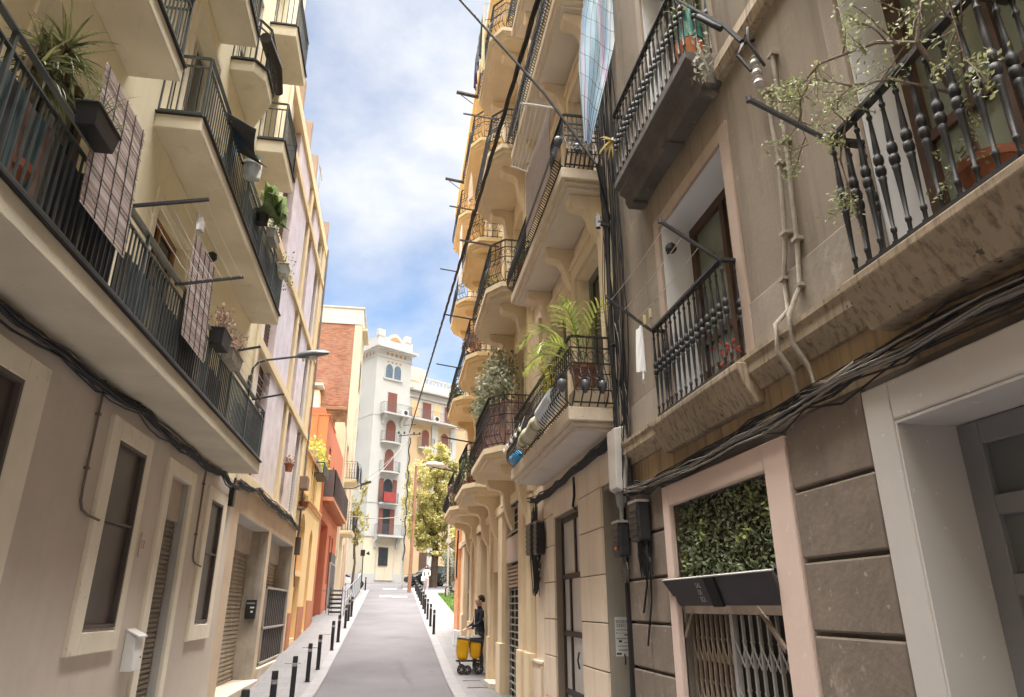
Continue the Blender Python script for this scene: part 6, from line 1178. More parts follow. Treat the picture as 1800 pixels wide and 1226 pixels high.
mb = MB(); mb.box(XQ - .09, XQ + .01, 11.96, 25.2, 3.56, 3.75); mb.build("string_course", MATS["pale_pilaster"], QB)
for h in quh: window(QB, XQ, -1, h[0], h[1], h[2], h[3], .17, mat("pale_frame", (.5, .45, .36), .6), M_glass, .08, mull=(.5,), trans=(.7,), name="balcony_door")
mb = MB()
for h in quh:
    mb.box(XQ - .03, XQ + .01, h[0] - .14, h[0] - .002, h[2], h[3] + .12); mb.box(XQ - .03, XQ + .01, h[1] + .002, h[1] + .14, h[2], h[3] + .12); mb.box(XQ - .03, XQ + .01, h[0], h[1], h[3] + .002, h[3] + .12)
mb.build("door_surround", MATS["pale_pilaster"], QB)
# pilaster strips between the bays, eave
mb = MB()
for y in (12.0, 15.1, 18.9, 22.6): mb.box(XQ - .06, XQ + .01, y, y + .3, 3.76, 16.7)
mb.build("pilaster", M_q, QB)
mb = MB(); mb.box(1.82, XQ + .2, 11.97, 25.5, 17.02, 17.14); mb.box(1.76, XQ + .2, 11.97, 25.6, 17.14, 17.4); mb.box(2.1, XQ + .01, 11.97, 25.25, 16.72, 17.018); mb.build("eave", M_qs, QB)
# ground floor fittings
mb = MB(); x = XQ + .1
for i in range(15): mb.box(x - .012, x + .012, 13.24, 15.06, .12 + .132 * i, .145 + .132 * i)
for yy in (13.24, 13.85, 14.46, 15.03): mb.box(x - .016, x + .016, yy, yy + .03, -.1, 2.0)
mb.build("gate_grille", M_galv, QB)
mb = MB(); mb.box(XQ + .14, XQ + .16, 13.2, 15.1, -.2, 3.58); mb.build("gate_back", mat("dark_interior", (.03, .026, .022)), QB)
mb = MB(); mb.box(XQ + .05, XQ + .13, 13.2, 15.1, 2.02, 2.08); slatbox(mb, XQ + .1, -1, 13.22, 15.08, 2.08, 2.50, .075, .045); mb.build("louvre", mat("pink_brown_louvre", (.34, .25, .19), .7), QB)
mb = MB(); mb.box(XQ + .02, XQ + .12, 13.2, 15.1, 2.5, 3.0); mb.build("fascia_panel", mat("pink_panel_paint", (.50, .40, .34), .8, .06, 1.5), QB)
mb = MB()
for i in range(3): mb.tube([(XQ + .06, 13.2, 3.1 + .15 * i), (XQ + .06, 15.1, 3.1 + .15 * i)], .014, 6)
mb.build("window_bar", mat("pale_bar2", (.48, .46, .42), .5), QB)
mb = MB(); mb.box(XQ + .26, XQ + .3, 15.97, 16.88, -.2, 2.4); mb.build("door", mat("taupe_door", (.36, .28, .2), .7, .1, 2), QB); mb = MB(); mb.box(XQ - .2, XQ + .25, 15.9, 16.92, -.1, .14); mb.build("doorstep", mat("step_stone", (.6, .54, .46), .9), QB, bevel=.01)
mb = MB(); mb.box(XQ + .5, XQ + .55, 18.15, 19.55, -.1, 3.35); mb.build("door", mat("brown_street_door", (.17, .10, .07), .6, .15, 3), QB)
mb = MB(); mb.box(XQ + .1, XQ + .14, 21.7, 23.4, .2, 3.5); mb.build("iron_door", mat("charcoal_door", (.07, .065, .065), .55, .12, 2), QB)
mb = MB()
for zz_ in (.5, 2.1, 3.45): mb.box(XQ + .06, XQ + .1, 21.7, 23.4, zz_ - .03, zz_ + .03)
for yy in (21.72, 22.5, 23.34): mb.box(XQ + .065, XQ + .098, yy, yy + .05, .4, 3.5)
mb.build("door_frame", mat("pale_door_frame", (.45, .40, .34), .6), QB)
# balconies
HEX = lambda c, k=0.0: [(XQ - .012, c - 1.4 - k), (1.76 - k, c - 1.4 - k), (1.52 - k, c - 1.05), (1.52 - k, c + 1.05), (1.76 - k, c + 1.4 + k), (XQ - .012, c + 1.4 + k)]
for zi, z in enumerate(qz):
    for ci, c in enumerate(qc):
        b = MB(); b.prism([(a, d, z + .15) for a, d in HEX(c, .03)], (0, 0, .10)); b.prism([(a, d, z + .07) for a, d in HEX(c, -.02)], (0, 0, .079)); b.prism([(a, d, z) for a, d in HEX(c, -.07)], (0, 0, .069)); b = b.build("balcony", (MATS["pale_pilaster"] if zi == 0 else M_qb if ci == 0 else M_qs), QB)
        r = MB(); belly_rail(r, HEX(c, -.06), z + .255, .95, .13, .13, .009, True, (2.2, c)); r.build("railing", M_iron, b)
        mb = MB()
        for y in (c - .85, c + .85): scroll_bracket(mb, XQ - .001, y, z - .003, -1, .55, .95, .26)
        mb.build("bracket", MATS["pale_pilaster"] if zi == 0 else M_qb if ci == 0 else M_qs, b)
# brick end pier
EB = thing("brick_end_house", "narrow orange rendered house end with bare brick quoin after the ochre house", "house", (2.28, 26, .7))
mb = MB(); mb.box(2.27, 9, 25.2, 26.6, -.2, 4.9); mb.build("wall", brickmat("orange_brick", (.68, .27, .12), (.74, .34, .16), (.7, .42, .25), 'y'), EB)
mb = MB(); mb.box(2.262, 9.01, 25.21, 26.62, 2.6, 4.92); mb.build("orange_render", mat("orange_plaster", (.76, .34, .16), .9, .06, 1, streak=.1, dirt=(.6, .26, .12)), EB); mb = MB(); mb.box(2.2, 9.1, 25.21, 26.7, 4.925, 5.05); mb.build("coping", MATS["orange_plaster"], EB)
mb = MB(); mb.tube([(2.24, 25.3, 4.2), (2.22, 25.3, 3.6), (2.24, 25.6, 3.2), (2.24, 25.6, 2.6)], .03, 6); mb.build("rain_pipe", M_iron, EB)
# stuff on the hexagonal balconies
t = thing("reed_screen", "brown reed screen wrapped round the lowest near hexagonal balcony", "screen", (1.6, 13.2, 4.3)); mb = MB(); hp = HEX(13.2, -.12)
for i in range(5):
    a, b_ = Vector((*hp[i], 0)), Vector((*hp[i + 1], 0)); k = int((b_ - a).length / .022)
    for j in range(k): p = a.lerp(b_, (j + .5) / k); rr = .0075; mb.box(p.x - rr, p.x + rr, p.y - rr, p.y + rr, 4.32, 5.15 + U(-.015, .015))
mb.build("reeds", mat("brown_reed", (.30, .19, .165), .85, .3, 7), t)
t = thing("potted_bush", "big grey green bush overflowing the reed-screened balcony", "bush", (1.95, 13.0, 4.3)); mb = MB(); pot(mb, (1.95, 13.0, 4.31), .3, .5); mb.build("pot", M_terra, t, smooth=True); mb = MB()
for c_, r_ in (((1.85, 12.6, 5.6), (.42, .6, .42)), ((1.75, 13.3, 5.75), (.4, .6, .5)), ((1.9, 12.9, 6.15), (.35, .5, .38)), ((1.7, 13.9, 5.5), (.3, .5, .3))): leaves(mb, c_, r_, 420, .10)
mb.build("foliage", leafmat("grey_bush", (.08, .10, .055), (.40, .41, .28), 5), t); mb = MB()
for dd in ((0, 0), (-.15, .4), (.05, -.4)): mb.tube([(1.95, 13.0, 4.75), (1.9 + dd[0] * .5, 13 + dd[1] * .5, 5.3), (1.85 + dd[0], 13 + dd[1], 5.8)], .025, 5)
mb.build("stems", MATS["grey_bark"], t)
for k, (ci, zi, dx, lm, lab) in enumerate(((1, 0, 1.7, L_bush, "trailing plants on the lowest middle hexagonal balcony"), (0, 1, 1.75, L_bush, "dark potted plant on the second-level near hexagonal balcony"), (1, 1, 1.7, L_pink, "reddish plants on the second-level middle hexagonal balcony"), (2, 1, 1.7, L_bush, "plants on the second-level far hexagonal balcony"), (2, 0, 1.7, L_pink, "reddish plants on the lowest far hexagonal balcony"), (0, 2, 1.8, L_yucca, "spiky plant on the third-level near hexagonal balcony"))):
    c, z = qc[ci] + (.3 if k % 2 else -.4), qz[zi] + .26; t = thing("potted_plant", lab, "plant", (dx, c, z)); mb = MB(); pot(mb, (dx + .08, c, z), .13, .25); mb.build("pot", M_terra, t, smooth=True); mb = MB()
    if lm is L_yucca: yucca(mb, (dx + .05, c, z + .45), 60, .4, .03, 1, .6)
    else: leaves(mb, (dx, c, z + .55), (.25, .6, .35), 260, .10)
    mb.build("foliage", lm, t)
for k, (ci, zi, dy, l, c, lab, nn) in enumerate(((0, 3, -.9, 1.0, (.035, .035, .045), "black trousers hanging from the top near hexagonal balcony", .45), (0, 3, -.35, .8, (.12, .13, .16), "grey shirt hanging from the top near hexagonal balcony", .5), (0, 3, .3, .9, (.08, .04, .10), "purple top hanging from the top near hexagonal balcony", .35), (1, 2, -.6, 1.8, (.78, .76, .74), "long white sheet hanging from the third-level middle hexagonal balcony", .5), (0, 3, -1.25, 1.9, (.62, .60, .42), "pale green long cloth beside the top near hexagonal balcony", .2), (0, 2, .9, .7, (.7, .6, .5), "cream cloth on the third-level near hexagonal balcony", .4))):
    y = qc[ci] + dy; z = qz[zi] + 1.12; mb = MB(); hang_cloth(mb, 1.34, y, y + nn, z, l, 6); mb.tube([(1.56, y + nn / 2, z + .07), (1.33, y + nn / 2, z + .01)], .008, 4); o = mb.build("laundry", mat("laundry%d" % k, c, .95, .12, 8), org=(1.34, y, z)); tag(o, lab, "laundry", "laundry on the ochre house")
for k, (y, z, lab) in enumerate(((12.0, 8.35, "lowest of the clothes-line poles near the front of the ochre house"), (15.9, 8.4, "clothes-line pole at the second-level middle hexagonal balcony"), (15.9, 11.55, "clothes-line pole at the third-level middle hexagonal balcony"), (19.7, 8.4, "clothes-line pole at the second-level far hexagonal balcony"), (19.7, 11.6, "clothes-line pole at the third-level far hexagonal balcony"), (19.6, 5.25, "clothes-line pole at the lowest far hexagonal balcony"), (15.8, 5.25, "clothes-line pole at the lowest middle hexagonal balcony"), (12.1, 11.5, "clothes-line pole at the third-level near hexagonal balcony"))):
    mb = MB(); mb.bar((1.72, y, z - .02), (.95, y + .1, z + .12), .025, .03); tag(mb.build("clothes_pole", M_iron, org=(1.72, y, z)), lab, "clothes pole")
for k, (y, z, lab) in enumerate(((17.8, 16.9, "nearer dark roof bracket jutting from the ochre house eave"), (22.6, 16.9, "farther dark roof bracket jutting from the ochre house eave"))):
    mb = MB(); mb.bar((1.85, y, z), (1.15, y, z + .1), .12, .05); mb.bar((1.7, y, z - .3), (1.3, y, z), .02, .02); tag(mb.build("roof_bracket", M_iron, org=(1.85, y, z)), lab, "bracket")
for k, (x, y, z, lab) in enumerate(((1.3, 24.2, 6.3, ""),)):
    t = thing("street_lamp", "pale street lamp head on an arm from the far end of the ochre house", "street lamp", (2.3, 25.0, 6.1)); mb = MB(); mb.tube([(2.3, 25.0, 6.0), (2.1, 24.8, 6.1), (1.55, 24.2, 6.28)], .03, 7); mb.build("arm", M_galv, t, smooth=True)
    mb = MB(); mb.lathe((1.6, 24.2, 6.28), [(0, .05), (.1, .10), (.4, .13), (.62, .08), (.66, .02)], 12, (-1, -.05, .05)); mb.build("head", mat("lamp_white", (.72, .70, .66), .4), t, smooth=True)
# ================================================================== STREET FURNITURE
M_boll = mat("bollard_paint", (0.022, 0.022, 0.026), 0.4, 0.2, 4, 0.05, 60, spec=0.4)
def make_bollard(label, grp):
    t = thing("bollard", label, "bollard", (0, 0, 0), grp)
    mb = MB(); mb.lathe((0, 0, -.05), [(0, .047), (.66, .047)], 14); mb.lathe((0, 0, .665), [(0, .047), (.10, .047), (.115, .04)], 14); mb.lathe((0, 0, -.004), [(0, .062), (.02, .062)], 14); mb.build("post", M_boll, t, smooth=True)
    mb = MB(); mb.lathe((0, 0, .607), [(0, .0485), (.05, .0485)], 14); mb.build("ring", mat("ring_grey", (.28, .28, .29), .35, .1, 5, spec=.5), t, smooth=True); return t
b0 = make_bollard("", "bollards along the left kerb"); first = True
LBL = ["nearest bollard of the left kerb, cut by the bottom edge of the view", "second bollard up the left kerb, with only its upper part in view", "third bollard up the left kerb, opposite the stained garage pier", "fourth bollard up the left kerb, opposite the iron sheet gate", "fifth bollard up the left kerb, just beyond the iron sheet gate", "sixth bollard up the left kerb, before the yellow house door", "seventh bollard up the left kerb, at the yellow house", "eighth bollard up the left kerb, before the red house", "ninth bollard up the left kerb, just before the sunken stair railing", "tenth bollard up the left kerb, hiding the foot of the stair railing", "last bollard of the left kerb, alone at the street's end"]
RBL = ["nearest bollard of the right kerb, before the brick house end", "second bollard up the right kerb, by the start of the grass", "third bollard up the right kerb, beside the grass", "fourth bollard up the right kerb, beside the lawn", "fifth bollard up the right kerb, mid row by the lawn", "sixth bollard up the right kerb, below the woman in white", "seventh bollard up the right kerb, close before the woman in white", "eighth bollard up the right kerb, beside the woman in white", "ninth bollard up the right kerb, just past the woman in white", "farthest bollard of the right kerb, at the crossing"]
def place(x, y, lab, grp):
    global first
    if first: t = b0; first = False
    else:
        t = b0.copy(); COL.objects.link(t)
        for ch in b0.children: c = ch.copy(); COL.objects.link(c); c.parent = t
    t.location = (x, y, gz(y) + .016); t["label"] = lab; t["group"] = grp
for (x, y), lab in zip(((-1.52, 8.84), (-1.57, 11.3), (-1.68, 14.5), (-1.71, 17.34), (-1.65, 18.94), (-1.58, 22.0), (-1.53, 23.65), (-1.55, 27.2), (-1.58, 29.5), (-1.56, 31.1), (-1.62, 47.0)), LBL): place(x, y, lab, "bollards along the left kerb")
for (x, y), lab in zip(((1.5, 25.4), (1.5, 27.67), (1.5, 29.98), (1.5, 32.24), (1.5, 34.31), (1.5, 36.6), (1.5, 38.9), (1.5, 41.2), (1.5, 43.5), (1.5, 46.2)), RBL): place(x, y, lab, "bollards along the right kerb")
# stair railing on the left
t = thing("stair_railing", "grey metal railing and panel round a sunken stair by the cream house", "railing", (-1.9, 38, gz(38))); mb = MB(); k = []
for i in range(9): y = 31.6 + 1.75 * i; z = gz(y); mb.box(-1.92, -1.88, y - .02, y + .02, z, z + 1.0)
for dz in (.98, .55, .15):
    for i in range(8): y = 31.6 + 1.75 * i; mb.bar((-1.9, y, gz(y) + dz), (-1.9, y + 1.75, gz(y + 1.75) + dz), .03, .03)
mb.bar((-2.85, 31.6, gz(31.6) + .98), (-1.9, 31.6, gz(31.6) + .98), .03, .03); mb.build("frame", mat("blue_grey_steel", (.22, .25, .27), .45, .1, 4, spec=.4), t)
mb = MB()
for i in range(3, 8): y = 31.6 + 1.75 * i; mb.hexa([(-1.905, y, gz(y) + .1), (-1.895, y, gz(y) + .1), (-1.895, y + 1.7, gz(y + 1.7) + .1), (-1.905, y + 1.7, gz(y + 1.7) + .1), (-1.905, y, gz(y) + .9), (-1.895, y, gz(y) + .9), (-1.895, y + 1.7, gz(y + 1.7) + .9), (-1.905, y + 1.7, gz(y + 1.7) + .9)])
mb.build("panel", mat("grey_infill", (.36, .37, .38), .5, .1, 2), t)
t = thing("bicycle_rack", "black ladder-like rack at the near end of the stair railing", "rack", (-2.4, 31.9, gz(32))); mb = MB(); z = gz(31.9)
for i in range(6): mb.box(-2.55, -2.05, 31.9, 31.95, z + .08 + .17 * i, z + .16 + .17 * i)
for x in (-2.56, -2.06): mb.box(x, x + .03, 31.9, 31.95, z, z + 1.1)
mb.build("frame", M_iron, t)
mb = MB(); mb.tube([(-2.7, 32.5, gz(32.5)), (-2.7, 32.5, gz(32.5) + 2.1)], .03, 7); mb.tube([(-2.55, 33.5, gz(33)), (-2.55, 33.5, gz(33) + 1.9)], .03, 7); mb.bar((-2.7, 32.5, gz(32.5) + 2.1), (-2.55, 33.5, gz(33) + 1.95), .04, .04); tag(mb.build("gate_post", M_galv, org=(-2.7, 32.5, gz(32.5))), "thin grey gate posts beside the cream house wall", "posts")
# scooter behind the railing
def scooter(x, y, rz, lab, name="scooter"):
    z = gz(y); t = thing(name, lab, "scooter", (x, y, z)); ca, sa_ = math.cos(rz), math.sin(rz); T = lambda a, b_, c: (x + ca * a - sa_ * b_, y + sa_ * a + ca * b_, z + c); ax = (-sa_, ca, 0)
    for a in (-.62, .62):
        mb = MB(); mb.lathe(Vector(T(a, -.05, .25)), [(0, .16), (.01, .25), (.09, .25), (.1, .16)], 16, ax); w_ = mb.build("wheel", M_blackp, t, smooth=True); mb = MB(); mb.lathe(Vector(T(a, -.06, .25)), [(0, .13), (.12, .13)], 12, ax); mb.build("rim", M_galv, w_)
    mb = MB(); pr = [(-.85, .42), (-.8, .7), (-.35, .78), (-.1, .62), (.05, .36), (.3, .34), (.42, .5), (.5, .95), (.6, 1.0), (.62, .7), (.72, .42), (.5, .3), (.05, .22), (-.4, .28)]; mb.prism([T(a, -.14, c) for a, c in pr], Vector(ax) * .28); mb.build("body", mat("scooter_white", (.7, .7, .72), .35, .08, 3, spec=.5), t, bevel=.04)
    mb = MB(); mb.prism([T(a, -.15, c) for a, c in ((-.86, .72), (-.8, .84), (-.4, .88), (-.1, .74), (-.2, .68), (-.6, .74))], Vector(ax) * .3); mb.build("saddle", M_blackp, t, bevel=.03)
    mb = MB(); mb.tube([T(.5, -.33, 1.04), T(.54, 0, 1.0), T(.5, .33, 1.04)], .02, 6); mb.tube([T(.5, -.3, 1.04), T(.5, -.34, 1.22)], .01, 5); mb.build("handlebar", M_blackp, t); mb = MB(); mb.ball(T(.63, 0, .88), .08, 10, 6); mb.build("headlight", M_galv, t); return t
scooter(-2.75, 51.5, RAD(15), "pale parked scooter beyond the stair railing at the street's end")
mb = MB(); z = gz(50); mb.tube([(-2.0, 50, z), (-2.02, 50, z + 2.1)], .04, 8); mb.box(-2.2, -1.9, 49.9, 50.1, z + 2.1, z + 2.5); mb.lathe((-1.8, 50, z + 2.25), [(0, .05), (.2, .14)], 10, (1, 0, .2)); tag(mb.build("signal_post", M_iron, org=(-2, 50, z)), "grey post with a black box head left of the tower", "post")
# wooden pole and steel mast with the overhead line
t = thing("utility_pole", "leaning orange brown wooden utility pole in front of the tower house", "pole", (1.05, 45.5, gz(45.5))); mb = MB(); mb.tube([(1.08, 45.5, 2.4), (1.14, 45.5, 6.5), (1.16, 45.5, 10.3)], [.115, .10, .08], 12); mb.build("shaft", mat("pole_wood", (.33, .18, .115), .85, .2, 3, .3, 30, streak=.35, dirt=(.2, .1, .06)), t, smooth=True); mb = MB(); mb.box(.98, 1.0, 45.3, 45.7, 7.0, 7.4); mb.lathe((1.15, 45.5, 10.3), [(0, .11), (.06, .09)], 10); mb.build("band", M_galv, t)
t = thing("cable_mast", "thin steel mast with cable clutter at its top before the tower house", "mast", (.72, 50, gz(50))); mb = MB(); mb.tube([(.72, 50, gz(50)), (.69, 50, 8), (.66, 50, 14.6)], [.07, .06, .045], 8); mb.build("shaft", M_galv, t); mb = MB(); mb.bar((-.1, 50, 13.3), (1.4, 50, 13.5), .05, .05); mb.bar((.2, 50, 14.1), (1.1, 50, 14.2), .04, .04)
for x in (-.1, .3, 1.0, 1.4): mb.lathe((x, 50, 13.45), [(0, .05), (.12, .08), (.2, .04)], 8)
mb.build("crossarm", M_iron, t); mb = MB()
for i in range(36): a = i * .9; mb.v and None
mb.tube([(.72 + .06 * math.sin(i * 1.1), 49.9 + .06 * math.cos(i * 1.1), 13.2 - i * .22) for i in range(40)], .04, 5); mb.build("twisted_cable", M_cable, t)
def twisted(pts_a, pts_b, n, r, sag=0.0, tw=.03):
    mb = MB(); A, B = Vector(pts_a), Vector(pts_b)
    for ph in (0, 2.1, 4.2): mb.tube([A.lerp(B, i / n) + Vector((math.sin(i * .8 + ph) * tw, 0, math.cos(i * .8 + ph) * tw - sag * 4 * (i / n) * (1 - i / n))) for i in range(n + 1)], r, 5)
    return mb
tag(twisted((1.42, 5.6, 8.74), (.66, 50, 13.6), 130, .018, .0, .022).build("overhead_cable", M_cable, org=(1.8, 8, 10.8), smooth=True), "thick twisted black cable slung from the upper right houses to the far mast", "cable")
mb = MB(); mb.tube([(2.38, 1.5, 8.6), (1.9, 3.6, 8.62), (1.42, 5.65, 8.75)], .03, 7); tag(mb.build("overhead_cable", M_cable, org=(2.38, 1.5, 8.6), smooth=True), "thick black cable end anchored on the grey house wall high above", "cable")
A, B = Vector((-1.5, 11.5, 12.2)), Vector((2.30, 6.95, 5.98)); mb = MB(); A0 = Vector((.50, 7.4, 9.6)); mb.tube([Vector((-2.9, 9.0, 15.5)), Vector((.46, 7.0, 9.2)), Vector((1.5, 6.6, 7.45)), Vector((2.0, 6.3, 6.3)), Vector((2.32, 6.9, 5.98))], .016, 6); tag(mb.build("overhead_cable", M_cable, org=(.5, 7, 9.2), smooth=True), "single black wire crossing the sky down to the palm house corner", "cable")
for p, q, lab in (((.66, 50, 13.0), (-3.2, 46.5, 8.6), "thin cable sloping from the far mast to the brick gable house"), ((1.12, 45.5, 7.2), (-2.9, 36, 6.0), "thin cable from the wooden pole to the red house balcony"), ((1.12, 45.5, 7.4), (.6, 69.5, 10.9), "thin cable from the wooden pole to the tower house"), ((.66, 50, 13.2), (-2.9, 37.5, 6.2), "thin cable from the far mast towards the red house")):
    mb = MB(); a, b_ = Vector(p), Vector(q); mb.tube([a.lerp(b_, i / 16) - ZV * .25 * (1 - (i / 8 - 1) ** 2) for i in range(17)], .022, 4); tag(mb.build("overhead_cable", M_gcable, org=p), lab, "cable")
# wall street lamp on the left
t = thing("street_lamp", "grey cobra-head street lamp on a curved arm from the left facade", "street lamp", (-2.88, 13.1, 5.7)); mb = MB(); mb.tube([(-2.86, 13.1, 5.55), (-2.84, 13.1, 5.9), (-2.76, 13.1, 6.03), (-2.6, 13.1, 6.09), (-2.0, 13.1, 6.20)], .022, 8); mb.box(-2.89, -2.83, 13.05, 13.15, 5.45, 5.75); mb.build("arm", mat("lamp_arm_grey", (.10, .11, .115), .5), t, smooth=True)
mb = MB(); hd = [(0, .035, .05), (.06, .07, .085), (.18, .10, .105), (.36, .105, .10), (.50, .085, .07), (.60, .04, .03)]; kk = []
for s, wy, hz in hd: kk.append((-2.06 + s, 6.19 + .17 * s, wy, hz))
for i, (x, z, wy, hz) in enumerate(kk):
    base = len(mb.v)
    for j in range(12):
        a = 2 * math.pi * j / 12; mb.v.append((x, 13.1 + wy * math.cos(a), z + (hz * .95 * math.sin(a) if math.sin(a) > 0 else hz * .42 * math.sin(a))))
    if i:
        for j in range(12): mb.f.append((base - 12 + j, base - 12 + (j + 1) % 12, base + (j + 1) % 12, base + j)); mb.m.append(0)
mb.f.append(tuple(range(12))[::-1]); mb.m.append(0); mb.f.append(tuple(range(base, base + 12))); mb.m.append(0)
mb.build("head", mat("lamp_head_grey", (.13, .145, .15), .4, .08, 3, spec=.4), t, smooth=True); mb = MB(); mb.lathe((-1.75, 13.1, 6.13), [(0, .02), (.03, .075), (.07, .085)], 12, (-.17, 0, 1)); mb.build("lens", mat("lamp_lens", (.5, .5, .48), .15, spec=.5), t, smooth=True); mb = MB(); mb.lathe((-1.93, 13.1, 6.10), [(0, .02), (.05, .03)], 8); mb.build("photocell", M_wplast, t)

# ------------------------------------------------------------------ trees and bushes
def tree(name, lab, base, h, crown, n, ls, trunk_r, seed, limbs=9, group=None):
    global rnd
    keep = rnd; rnd = random.Random(seed); t = thing(name, lab, "tree", base, group); x, y, z = base; mb = MB()
    top = z + h * .8; mb.tube([(x, y, z - .1), (x + .1, y, z + h * .25), (x - .08, y + .1, z + h * .5), (x + .05, y, top)], [trunk_r, trunk_r * .8, trunk_r * .6, trunk_r * .25], 9)
    for i in range(limbs):
        c = crown[i % len(crown)][0]; s = z + h * U(.28, .6); mb.tube([(x, y, s), ((x + c[0]) / 2 + U(-.2, .2), (y + c[1]) / 2, (s + c[2]) / 2 + .2), (c[0] + U(-.3, .3), c[1] + U(-.3, .3), c[2])], [trunk_r * .45, trunk_r * .28, trunk_r * .1], 6)
    mb.build("trunk", mat("tree_bark", (.10, .075, .055), .95, .3, 3, .6, 20), t, smooth=True); mb = MB(); tot = sum(r[0] * r[2] for c, r in crown)
    for c, r in crown:
        m = int(n * r[0] * r[2] / tot); sub = [(Vector(c) + Vector((U(-1, 1) * r[0] * .75, U(-1, 1) * r[1] * .75, U(-1, 1) * r[2] * .75)), U(.22, .48)) for _ in range(16)]
        for cc, rr in sub: leaves(mb, cc, (r[0] * rr, r[1] * rr, r[2] * rr * .85), m // 16, ls, .55)
    mb.build("crown", L_tree, t); rnd = keep; return t
tree("park_tree", "large yellow green tree filling the corner beside the tower house", (3.0, 54, gz(54)), 10.5, [((2.2, 54, 7.4), (1.3, 1.5, 1.4)), ((3.4, 54, 8.6), (1.6, 1.8, 1.8)), ((2.6, 54, 10.6), (1.5, 1.8, 1.7)), ((3.9, 54.5, 11.6), (1.7, 1.8, 1.7)), ((1.7, 53.6, 9.0), (.9, 1.2, 1.3)), ((4.6, 54, 7.0), (1.4, 1.5, 1.6)), ((2.6, 53.2, 5.9), (1.3, 1.2, .9)), ((4.3, 53.4, 5.6), (1.2, 1.2, .8)), ((1.9, 53.4, 7.4), (.9, 1.0, 1.2)), ((5.4, 54, 9.6), (1.6, 1.6, 2.0)), ((3.0, 54.5, 12.8), (1.1, 1.2, 1.0))], 32000, .18, .30, 5)
tree("park_tree", "second yellow green tree partly hidden behind the ochre house", (5.4, 47, gz(47)), 9, [((4.6, 47, 6.5), (1.1, 1.3, 1.2)), ((5.6, 47, 8.0), (1.5, 1.6, 1.6)), ((6.6, 47, 9.5), (1.8, 1.8, 1.8)), ((7.5, 47, 7.2), (1.6, 1.6, 1.8))], 6000, .2, .22, 8)
tree("street_tree", "slender sparse tree with yellow leaves left of the tower house", (-2.55, 48.2, gz(48)), 6.6, [((-2.6, 48.2, 8.0), (.5, .6, 1.3)), ((-2.45, 48.2, 6.2), (.45, .6, .9)), ((-2.1, 48.0, 9.2), (.35, .5, .7)), ((-2.0, 48.2, 6.9), (.35, .5, .6))], 1500, .16, .09, 13, 6)
tree("street_tree", "slender sparse tree between wooden pole and tower house", (1.35, 58, gz(58)), 9, [((.95, 58, 9.2), (.6, .8, 1.4)), ((1.0, 58, 11.5), (.5, .7, 1.2)), ((1.5, 58, 7.4), (.5, .7, .8))], 1500, .18, .10, 21, 6)
for k, (x, y, r, hh, lab) in enumerate(((3.5, 43.5, .8, 2.6, "dark grey green bush at the top of the lawn"), (4.4, 40.5, .9, 2.2, "low dark bush right of the white pole on the lawn"))):
    z = gz(y); t = thing("bush", lab, "bush", (x, y, z)); mb = MB()
    for i in range(9): leaves(mb, (x + U(-.5, .5) * r, y + U(-.5, .5) * r, z + .3 + U(0, hh - .5)), (r * .5, r * .5, .45), 130, .12)
    mb.build("foliage", leafmat("dusty_bush", (.06, .075, .05), (.28, .29, .21), 3), t); mb = MB()
    for i in range(6): mb.tube([(x, y, z), (x + U(-.4, .4), y + U(-.4, .4), z + hh * .8)], .02, 5)
    mb.build("stems", MATS["tree_bark"], t)
mb = MB(); z = gz(42.5); mb.tube([(3.22, 42.5, z), (3.15, 42.5, z + 6.4)], [.06, .045], 8); mb.lathe((3.19, 42.42, z + 3.1), [(0, .16), (.03, .16)], 14, (0, -1, 0)); tag(mb.build("sign_post", mat("post_white", (.48, .40, .37), .5), org=(3.22, 42.5, z)), "white pole with a round sign on the lawn", "sign post")
mb = MB(); z = gz(41); mb.tube([(3.0, 41, z), (3.0, 41, z + .5), (3.1, 41, z + .62), (3.3, 41, z + .6), (3.4, 41, z + .3)], .035, 7); mb.box(3.3, 4.1, 40.8, 41.3, z + .3, z + .38); tag(mb.build("bench", M_iron, org=(3.2, 41, z)), "low dark bench at the top of the lawn", "bench")
for k, (x, y, h, sd_) in enumerate(((8.5, 31, 12, 31), (10.5, 38, 14, 32), (9.0, 44, 12, 33))):  # hidden trees added to keep sky light off the far road
    tree("park_tree", ("unseen tree added to block sky light, nearest behind the brick house end", "tallest unseen tree added to block sky light, mid lawn behind the ochre house", "unseen tree added to block sky light at the far side of the lawn")[k], (x, y, gz(y)), h, [((x, y, gz(y) + h * .75), (2.6, 2.6, 2.6)), ((x - 1.6, y - .8, gz(y) + h * .55), (2.0, 2.0, 1.8)), ((x + 1.6, y + .8, gz(y) + h * .6), (2.1, 2.0, 2.0)), ((x + .2, y - 1.6, gz(y) + h * .45), (1.9, 1.8, 1.5))], 4200, .30, .28, sd_)
